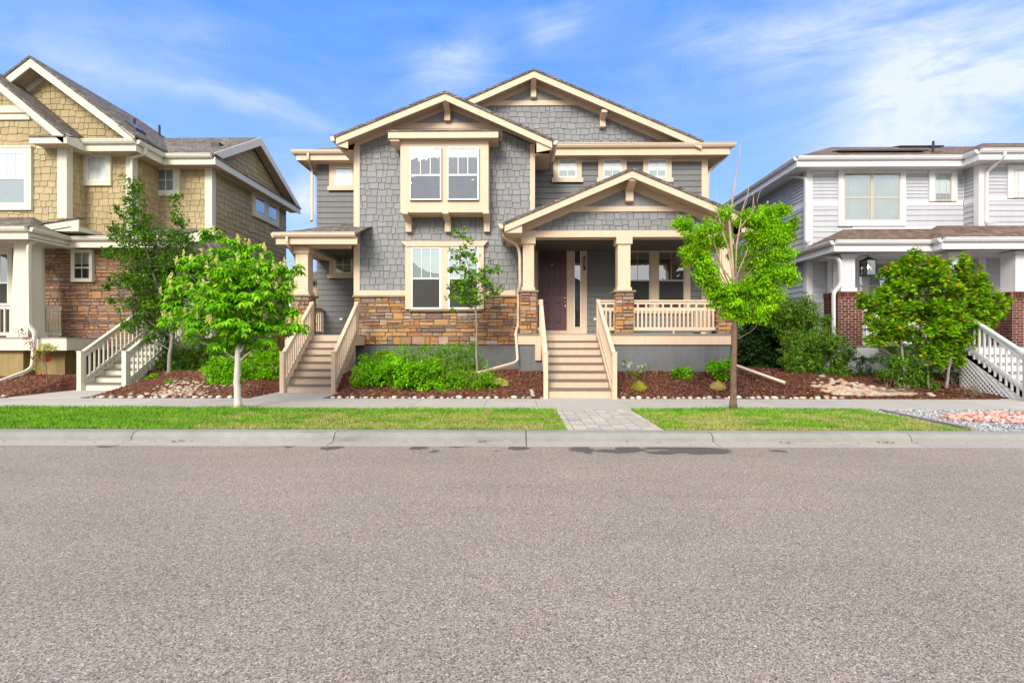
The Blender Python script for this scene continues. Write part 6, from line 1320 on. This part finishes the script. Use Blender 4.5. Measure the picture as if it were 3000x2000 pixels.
tree('buckeye_tree', 'bright green tree with cream flower spikes and whitewashed trunk on the left lawn', 'tree', 9.05, [(698, 1199), (694, 1120), (697, 1050), (700, 980), (690, 900)], (.066, .035),
     [(622, 690, 34, 24), (505, 875, 36, 30), (845, 800, 34, 26), (872, 950, 24, 16), (885, 965, 14, 10), (560, 780, 40, 34), (510, 940, 36, 20), (690, 735, 48, 34), (750, 745, 48, 34, .1), (600, 780, 60, 42), (690, 800, 75, 50, -.2), (790, 800, 60, 48), (835, 850, 36, 34), (540, 845, 50, 44), (640, 870, 85, 52, -.3), (750, 870, 80, 52, -.3), (825, 915, 45, 34), (520, 905, 40, 30), (590, 940, 62, 34, -.2), (690, 950, 85, 38, -.3), (790, 955, 62, 30), (858, 958, 26, 16), (660, 1000, 60, 22), (760, 995, 50, 18), (700, 860, 100, 60, .5), (620, 840, 60, 50, .5), (560, 985, 30, 16)],
     'lf_buckeye', 'barkpale', 5, 2100, lambda m_, r, p, v: palmate(m_, r, p, v, .145, .046), extra=buck_extra, limbr=.009)
# --- airy birch-like tree in front of the tan house
tree('slender_tree', 'airy dark green young tree with slim grey trunk beside the tan house stair', 'tree', 12.7, [(494, 1120), (497, 1040), (505, 985), (470, 870), (425, 720), (400, 560)], (.055, .012),
     [(396, 545, 26, 30), (398, 590, 30, 30), (355, 620, 24, 18), (410, 640, 45, 30), (515, 590, 18, 34), (525, 640, 24, 24), (370, 690, 50, 34), (440, 700, 55, 34), (520, 700, 45, 34), (345, 740, 34, 24), (420, 765, 60, 36), (500, 770, 45, 36), (365, 820, 46, 30), (440, 835, 60, 36), (520, 840, 40, 32), (390, 890, 50, 30), (470, 905, 60, 34), (400, 950, 46, 26), (480, 965, 44, 22), (550, 740, 26, 24), (560, 900, 30, 30), (445, 990, 30, 14)],
     'lf_dark', 'barkgrey', 8, 2300, lambda m_, r, p, v: spray(m_, r, p, v, 6, .07, .055, .07), fork=.35, limbr=.014)
# --- young tree in the middle bed
tree('young_tree', 'thin young tree with sparse fresh leaves before the double window and stone wall', 'tree', 12.5, [(1399, 1098), (1396, 1040), (1396, 950), (1393, 880), (1378, 800), (1362, 740), (1354, 690)], (.028, .007),
     [(1353, 682, 20, 14), (1378, 704, 12, 8), (1330, 744, 20, 16), (1360, 736, 26, 18), (1385, 752, 22, 16), (1436, 786, 26, 17), (1420, 805, 20, 14), (1352, 785, 32, 18), (1390, 808, 34, 20), (1335, 836, 28, 14), (1372, 835, 44, 22), (1440, 845, 30, 20), (1410, 850, 26, 22), (1326, 868, 24, 9), (1362, 872, 36, 20), (1400, 890, 22, 14), (1320, 903, 14, 6), (1455, 860, 14, 8)],
     'lf_young', 'barkgrey', 12, 400, lambda m_, r, p, v: spray(m_, r, p, v, 6, .065, .05, .055, 'm'), fork=.55, limbr=.009)
# --- locust with dead leader on the right lawn
def loc_extra(T, tm, r, W_):
    dead = MB(); Y = 9.05; Q = lambda pts, y0=0: [Vector((X(a, Y), Y+y0+.03*sin(i*2.1), Z(a, b, Y))) for i, (a, b) in enumerate(pts)]
    for pts, r0 in (([(2149, 940), (2152, 840), (2143, 760), (2140, 690), (2138, 640), (2142, 600), (2151, 555), (2160, 500), (2166, 455), (2168, 425)], .034), ([(2148, 850), (2142, 790), (2128, 730), (2117, 690), (2108, 650), (2096, 620), (2080, 600), (2062, 590)], .020), ([(2117, 690), (2100, 640), (2104, 600), (2100, 560)], .010),
                    ([(2152, 800), (2156, 720), (2164, 660), (2168, 630), (2178, 600), (2186, 570), (2190, 545)], .018), ([(2166, 640), (2184, 610), (2192, 590), (2196, 560)], .010), ([(2160, 670), (2186, 640), (2197, 615), (2194, 570)], .011), ([(2200, 620), (2206, 600), (2204, 580)], .009), ([(2206, 600), (2216, 570), (2222, 556)], .006),
                    ([(2146, 820), (2120, 780), (2104, 740), (2092, 700), (2088, 660)], .012), ([(2150, 820), (2168, 780), (2190, 720), (2210, 690)], .012), ([(2140, 800), (2108, 800), (2090, 760), (2080, 720)], .009), ([(2140, 600), (2132, 560), (2128, 500)], .005), ([(2150, 560), (2146, 520), (2148, 480)], .004), ([(2122, 720), (2110, 690), (2112, 640)], .008), ([(2110, 640), (2086, 625), (2070, 560)], .005), ([(2180, 720), (2200, 690), (2226, 672)], .009)):
        p = Q(pts, r.uniform(-.15, .15) if r0 < .03 else 0); dead.tube(p, [r0*(1-.8*i/(len(p)-1)) for i in range(len(p))], 6)
    dead.build('dead_branches', 'barktan', T, True)
tree('locust_tree', 'lime green feathery tree with bare dead branches on top, on the right lawn', 'tree', 9.05, [(2149, 1200), (2148, 1120), (2150, 1040), (2152, 945), (2150, 860)], (.060, .042),
     [(1998, 655, 30, 16), (2025, 680, 34, 20), (2045, 715, 34, 26), (2018, 750, 26, 26), (2075, 668, 30, 18), (2060, 760, 34, 24), (2124, 622, 24, 16), (2190, 640, 34, 18), (2225, 655, 40, 24), (2262, 625, 40, 20), (2290, 612, 18, 10), (2300, 662, 34, 18), (2265, 690, 46, 26), (2318, 690, 16, 14), (2222, 715, 40, 34), (2285, 735, 34, 30), (2240, 765, 46, 30), (2075, 800, 32, 22), (2290, 800, 34, 24), (2316, 812, 22, 18), (2230, 815, 50, 30), (2195, 770, 30, 30, .3), (2100, 845, 38, 24), (2150, 850, 40, 24, -.1), (2205, 855, 46, 28), (2262, 858, 38, 26), (2115, 885, 32, 20), (2170, 895, 40, 22), (2225, 900, 36, 22), (2140, 915, 28, 16), (2200, 925, 22, 12), (2232, 922, 12, 12), (2110, 700, 26, 26, .4), (2160, 740, 22, 22, .4), (2060, 820, 24, 14), (2166, 938, 12, 9)],
     'lf_locust', 'barkbrown', 21, 3600, lambda m_, r, p, v: spray(m_, r, p, v, 10, .062, .030, .075, 'r', .5), fork=.9, limbr=.010, extra=loc_extra, twig=False)
# --- two maples before the right porch
def mapfn(m_, r, p, v): spray(m_, r, p, v, 5, .085, .062, .07, 'm', .05)
def map_extra(T, tm, r, W_):
    tp = MB()
    for c, rad in W_:
        for _ in range(5):
            v = rv3(r).normalized(); v.z = abs(v.z); p = c+Vector((v.x*rad.x, -abs(v.y)*rad.y, v.z*rad.z))*1.05
            for k in range(6): leaf(tp, p+Vector((0, 0, .025*k))+rv3(r)*.02, Vector((r.uniform(-1, 1), r.uniform(-1, 1), .1)), Vector((0, 0, 1)), .06, .03)
    tp.build('young_tips', 'lf_mapletip', T)
tree('maple_tree', 'left of two green maples with orange tips, its stem beside the brick pier', 'tree', 11.9, [(2652, 1135), (2645, 1060), (2638, 985), (2640, 900), (2650, 800)], (.034, .015),
     [(2680, 742, 9, 14), (2722, 756, 8, 14), (2640, 768, 10, 12), (2596, 800, 10, 14), (2528, 868, 12, 8), (2680, 762, 24, 20), (2640, 790, 34, 26), (2612, 800, 24, 20), (2600, 850, 34, 26), (2550, 880, 30, 20), (2655, 840, 45, 34), (2580, 905, 46, 28), (2640, 905, 55, 38), (2565, 950, 36, 24), (2620, 960, 48, 28), (2560, 1000, 26, 14), (2700, 820, 40, 36, .2), (2690, 900, 46, 40, .2), (2720, 775, 30, 24), (2600, 990, 36, 16), (2665, 985, 34, 26)],
     'lf_maple', 'barkgrey', 33, 1700, mapfn, fork=.5, shell=.6, limbr=.012, extra=map_extra)
tree('maple_tree', 'right of two green maples with orange tips, two pale stems near the blue hose', 'tree', 11.7, [(2772, 1138), (2780, 1080), (2790, 1020), (2800, 940), (2800, 850)], (.032, .015),
     [(2830, 762, 9, 16), (2772, 772, 9, 16), (2868, 800, 9, 18), (2750, 772, 8, 10), (2950, 880, 10, 6), (2905, 868, 12, 8), (2745, 800, 36, 30), (2765, 835, 46, 34), (2815, 790, 26, 30), (2825, 840, 44, 30), (2868, 835, 34, 24), (2880, 868, 38, 22), (2915, 900, 36, 18), (2850, 895, 55, 30), (2760, 900, 55, 36), (2780, 950, 55, 34), (2845, 945, 46, 26), (2735, 960, 50, 34), (2725, 1015, 38, 28), (2775, 1010, 42, 26), (2820, 1000, 34, 24), (2740, 1060, 34, 20), (2810, 1050, 20, 22), (2890, 925, 34, 16), (2845, 985, 26, 14), (2940, 905, 16, 10)],
     'lf_maple', 'barkgrey', 34, 2100, mapfn, fork=.5, shell=.6, limbr=.012, extra=lambda T, tm, r, W_: (map_extra(T, tm, r, W_), limb(tm, r, (X(2725, 11.7), 11.75, .15), (X(2716, 11.7), 11.75, Z(2716, 1010, 11.7)), .026, .018, .02)))
def red_part(T, tm, r):
    rd_ = MB()
    for c, rad in lobes_w([(62, 968, 12, 7), (75, 985, 14, 8), (90, 1003, 14, 9), (100, 1025, 10, 10), (131, 1050, 15, 9), (122, 1101, 20, 4), (98, 1045, 8, 8), (145, 1045, 10, 7)], 11.9):
        for _ in range(16): p, v = sample(r, c, rad); spray(rd_, r, p, v, 5, .045, .018, .03)
    rd_.build('red_leaves', 'lf_red', T)
    limb(tm, r, (X(136, 11.9), 11.9, Z(136, 1075, 11.9)), (X(60, 11.9), 11.9, Z(60, 965, 11.9)), .007, .002)
# --- little japanese maple at the far left
tree('japanese_maple', 'small red and lime leaved maple before the tan foundation', 'tree', 11.9, [(138, 1135), (137, 1095), (134, 1060), (128, 1025)], (.014, .006),
     [(138, 1013, 30, 8), (116, 1040, 14, 12), (108, 1072, 12, 10), (150, 1022, 18, 6), (124, 1020, 12, 8)], 'lf_lime', 'barkbrown', 40, 120, lambda m_, r, p, v: spray(m_, r, p, v, 6, .045, .022, .04), fork=.4, limbr=.006,
     extra=lambda T, tm, r, W_: red_part(T, tm, r))

# --- shrubs: foliage over a few stems
def shrub(name, label, Y, lobes, mat, seed, n, L=.05, W=.03, cat='shrub', kind='r', stem='dead', spread=.05, k=7, group=None, flowers=None, nf=0, shell=.33, core=None):
    r = random.Random(seed); W_ = lobes_w(lobes, Y); cx = sum(c.x for c, _ in W_)/len(W_); gz = hgt(cx, Y); T = thing(name, label, cat, (cx, Y, gz), group)
    lf = MB(); st = MB(); wt = [(l[1].x*l[1].z)**.9 for l in W_]; s = sum(wt)
    for (c, rad), w_ in zip(W_, wt):
        for _ in range(max(2, int(10*w_/s))+1): q, v = sample(r, c, rad*.8); limb(st, r, (c.x+(q.x-c.x)*.25, c.y, hgt(c.x, c.y)-.03), q, .009, .003, .1, 4, 5)
        sub_ = roughen(r, [(c, rad)], 4, .42)
        for _ in range(int(n*w_/s)):
            c2, rad2 = sub_[0] if r.random() < .6 else r.choice(sub_[1:]); q, v = sample(r, c2, rad2, shell)
            if q.z < hgt(q.x, q.y)+.0: q.z = hgt(q.x, q.y)+r.uniform(.0, .05)
            spray(lf, r, q, v, k, L, W, spread, kind)
    st.build('stems', stem, T, True); lf.build('foliage', mat, T)
    if flowers:
        fl = MB()
        for _ in range(nf):
            c, rad = r.choice(W_); v = rv3(r).normalized(); v.y = -abs(v.y); p = c+Vector((v.x*rad.x, v.y*rad.y, abs(v.z)*rad.z))*1.05
            for _ in range(7): leaf(fl, p+rv3(r)*.03, rv3(r), rv3(r), .03, .022)
        fl.build('flowers', flowers, T)
    return T
shrub('spirea_shrub', 'bright lime green shrub at the left front of the middle bed', 11.75, [(1075, 1098, 46, 42), (1120, 1095, 52, 42), (1060, 1130, 30, 26), (1150, 1070, 48, 34)], 'lf_bright', 51, 900, .055, .036)
shrub('spirea_shrub', 'broad-leaved bright shrub in the centre front of the middle bed', 11.6, [(1190, 1098, 50, 42), (1245, 1102, 48, 40), (1215, 1135, 44, 22)], 'lf_bright', 52, 800, .075, .05)
shrub('privet_shrub', 'green shrub against the foundation, left half under the stone wall', 12.85, [(1110, 1052, 58, 28), (1180, 1044, 62, 28), (1150, 1072, 62, 30)], 'lf_spring', 53, 1300, .05, .028)
shrub('privet_shrub', 'green shrub against the foundation, just left of the young tree', 12.9, [(1260, 1042, 60, 28), (1330, 1042, 56, 32), (1380, 1048, 36, 36), (1290, 1076, 72, 30), (1360, 1085, 44, 26)], 'lf_spring', 54, 1600, .05, .028)
shrub('low_shrub', 'loose yellow-green shrub at the foot of the young tree', 11.6, [(1300, 1124, 38, 28), (1345, 1116, 44, 32), (1320, 1148, 30, 14), (1400, 1114, 44, 28), (1440, 1114, 30, 18), (1420, 1142, 30, 14)], 'lf_spring', 55, 800, .055, .034, shell=.5)
shrub('tall_weeds', 'sparse leggy stems left of the cream drain pipe', 12.2, [(1330, 1085, 24, 22), (1430, 1085, 12, 20), (1455, 1098, 16, 10)], 'lf_spring', 56, 80, .05, .03, 'plant', shell=.6)
shrub('dry_clump', 'straw coloured dead clump on the mulch near the main stair', 11.6, [(1470, 1122, 22, 8)], 'dry', 57, 60, .06, .012, 'plant')
shrub('dark_shrub', 'tall dark green shrub behind the slender tree trunk', 13.6, [(480, 1040, 46, 40), (545, 1030, 56, 44), (610, 1030, 50, 44), (520, 1080, 60, 30), (600, 1075, 50, 32), (650, 1010, 40, 34)], 'lf_dark', 58, 1900, .05, .022)
shrub('euonymus_shrub', 'rounded leafy shrub left of the whitewashed trunk', 12.0, [(640, 1092, 40, 32), (690, 1094, 44, 40), (660, 1118, 40, 24)], 'lf_bright', 59, 900, .05, .034)
shrub('euonymus_shrub', 'rounded leafy shrub between the whitewashed trunk and left stair', 12.4, [(745, 1075, 48, 42), (795, 1070, 38, 44), (720, 1100, 44, 32), (780, 1105, 44, 26)], 'lf_bright', 60, 1100, .05, .034)
shrub('small_plant', 'small lime green plant by the lattice of the tan house stair', 12.2, [(440, 1128, 20, 14)], 'lf_bright', 61, 60, .06, .04, 'plant')
shrub('small_plant', 'sparse yellow-green seedling by the pale river rocks', 11.8, [(495, 1142, 14, 8), (486, 1130, 6, 10)], 'lf_spring', 62, 26, .05, .025, 'plant')
shrub('juniper_shrub', 'huge blackish green shrub in the gap right of the grey house', 15.6, [(2200, 980, 70, 80), (2270, 940, 70, 70), (2320, 930, 50, 60), (2220, 1060, 80, 60), (2300, 1040, 70, 60), (2250, 1000, 80, 80)], 'lf_deep', 63, 5200, .12, .035, shell=.6)
shrub('rosehip_bush', 'grey-green bush with a few orange blooms behind the drooping one', 14.4, [(2300, 900, 50, 34), (2360, 905, 44, 34), (2310, 960, 50, 40), (2390, 960, 44, 40), (2340, 1010, 60, 40)], 'lf_rose', 64, 1900, .055, .034, flowers='orange', nf=9)
shrub('drooping_bush', 'large drooping green bush over the white drain pipe', 13.0, [(2350, 1010, 50, 36), (2410, 1000, 56, 44), (2460, 1030, 36, 44), (2350, 1060, 56, 36), (2420, 1060, 60, 44), (2330, 1085, 30, 22), (2470, 1090, 24, 30), (2400, 1095, 40, 20)], 'lf_rose', 65, 2700, .055, .036, flowers='orange', nf=5, core=1)
shrub('rose_bush', 'mid-green bush under the left maple', 11.9, [(2655, 1040, 40, 26), (2620, 1060, 36, 22), (2670, 1085, 44, 32), (2640, 1110, 34, 24), (2600, 1090, 26, 18), (2700, 1100, 26, 30), (2725, 1130, 26, 14)], 'lf_rose', 66, 760, .055, .036, shell=.5)
shrub('rose_bush', 'thin leafy bush against the white foundation of the blue house', 13.2, [(2520, 1065, 22, 22), (2560, 1050, 26, 14), (2510, 1095, 16, 14), (2545, 1085, 20, 16)], 'lf_rose', 67, 150, .055, .036, shell=.6)
shrub('silver_bush', 'silvery green bush beside the white lattice steps', 12.1, [(2810, 1100, 34, 26), (2845, 1120, 26, 18), (2790, 1070, 18, 20)], 'lf_grey', 68, 360, .045, .018, shell=.5)
shrub('weed_patch', 'dark leaved plant between the blue hose and right maple stem', 12.8, [(2728, 1090, 14, 16), (2750, 1110, 18, 10)], 'lf_rose', 69, 60, .05, .03, 'plant')
for px, py, lb in ((2597, 1150, 'dry brown tuft at the street side of the river rocks'), (2668, 1148, 'dry brown tuft in front of the bush under the left maple'), (2845, 1150, 'dry brown tuft nearest the white lattice')):
    shrub('dry_tuft', lb, 11.25, [(px, py, 30, 14)], 'dead', px, 90, .10, .008, 'plant', group='dry tufts in the right bed')
def tuft(label, px, py, r_, h, mat, n=520):
    Y = 11.4; rr = random.Random(px); T = MB(); cx = X(px, Y); z = hgt(cx, Y)
    for _ in range(n):
        a = rr.uniform(0, 2*pi); q_ = rr.random()**.6; o = r_*q_*.75; b = Vector((cx+o*cos(a), Y+o*sin(a), z-.01)); tip = b+Vector((cos(a)*r_*q_*.45, sin(a)*r_*q_*.45, h*sqrt(max(.15, 1-q_*q_*.85))*rr.uniform(.5, 1.35))); s = Vector((-sin(a), cos(a), 0))*.006
        m2 = b.lerp(tip, .6)+Vector((0, 0, h*.05)); T.add([b-s, b+s, m2+s, tip, m2-s], [(0, 1, 2, 3, 4)])
    tag(T.build('grass_tuft', mat), label, 'plant', 'golden grass tufts')
tuft('golden green ornamental grass tuft nearest the main stair', 1872, 1135, .17, .20, 'lf_lime'); tuft('straw yellow cut grass tuft beside the brown tree trunk', 2103, 1138, .17, .19, 'dry')
shrub('whiteflower_shrub', 'wispy shrub with white blossoms by the main stair foot', 12.2, [(1860, 1085, 30, 18), (1835, 1075, 16, 22), (1885, 1080, 18, 12), (1862, 1105, 20, 12)], 'lf_rose', 71, 95, .05, .022, flowers='whitefl', nf=14, shell=.6)
shrub('peony_plant', 'low green plant with dry stalks before the porch foundation', 12.2, [(1985, 1095, 18, 16), (2012, 1090, 16, 16), (2000, 1105, 20, 8)], 'lf_bright', 72, 90, .07, .045, 'plant')
shrub('peony_plant', 'taller leafy green plant just left of the brown tree trunk', 12.2, [(2100, 1080, 26, 18), (2125, 1072, 24, 18), (2110, 1105, 26, 14)], 'lf_bright', 73, 150, .08, .055, 'plant')
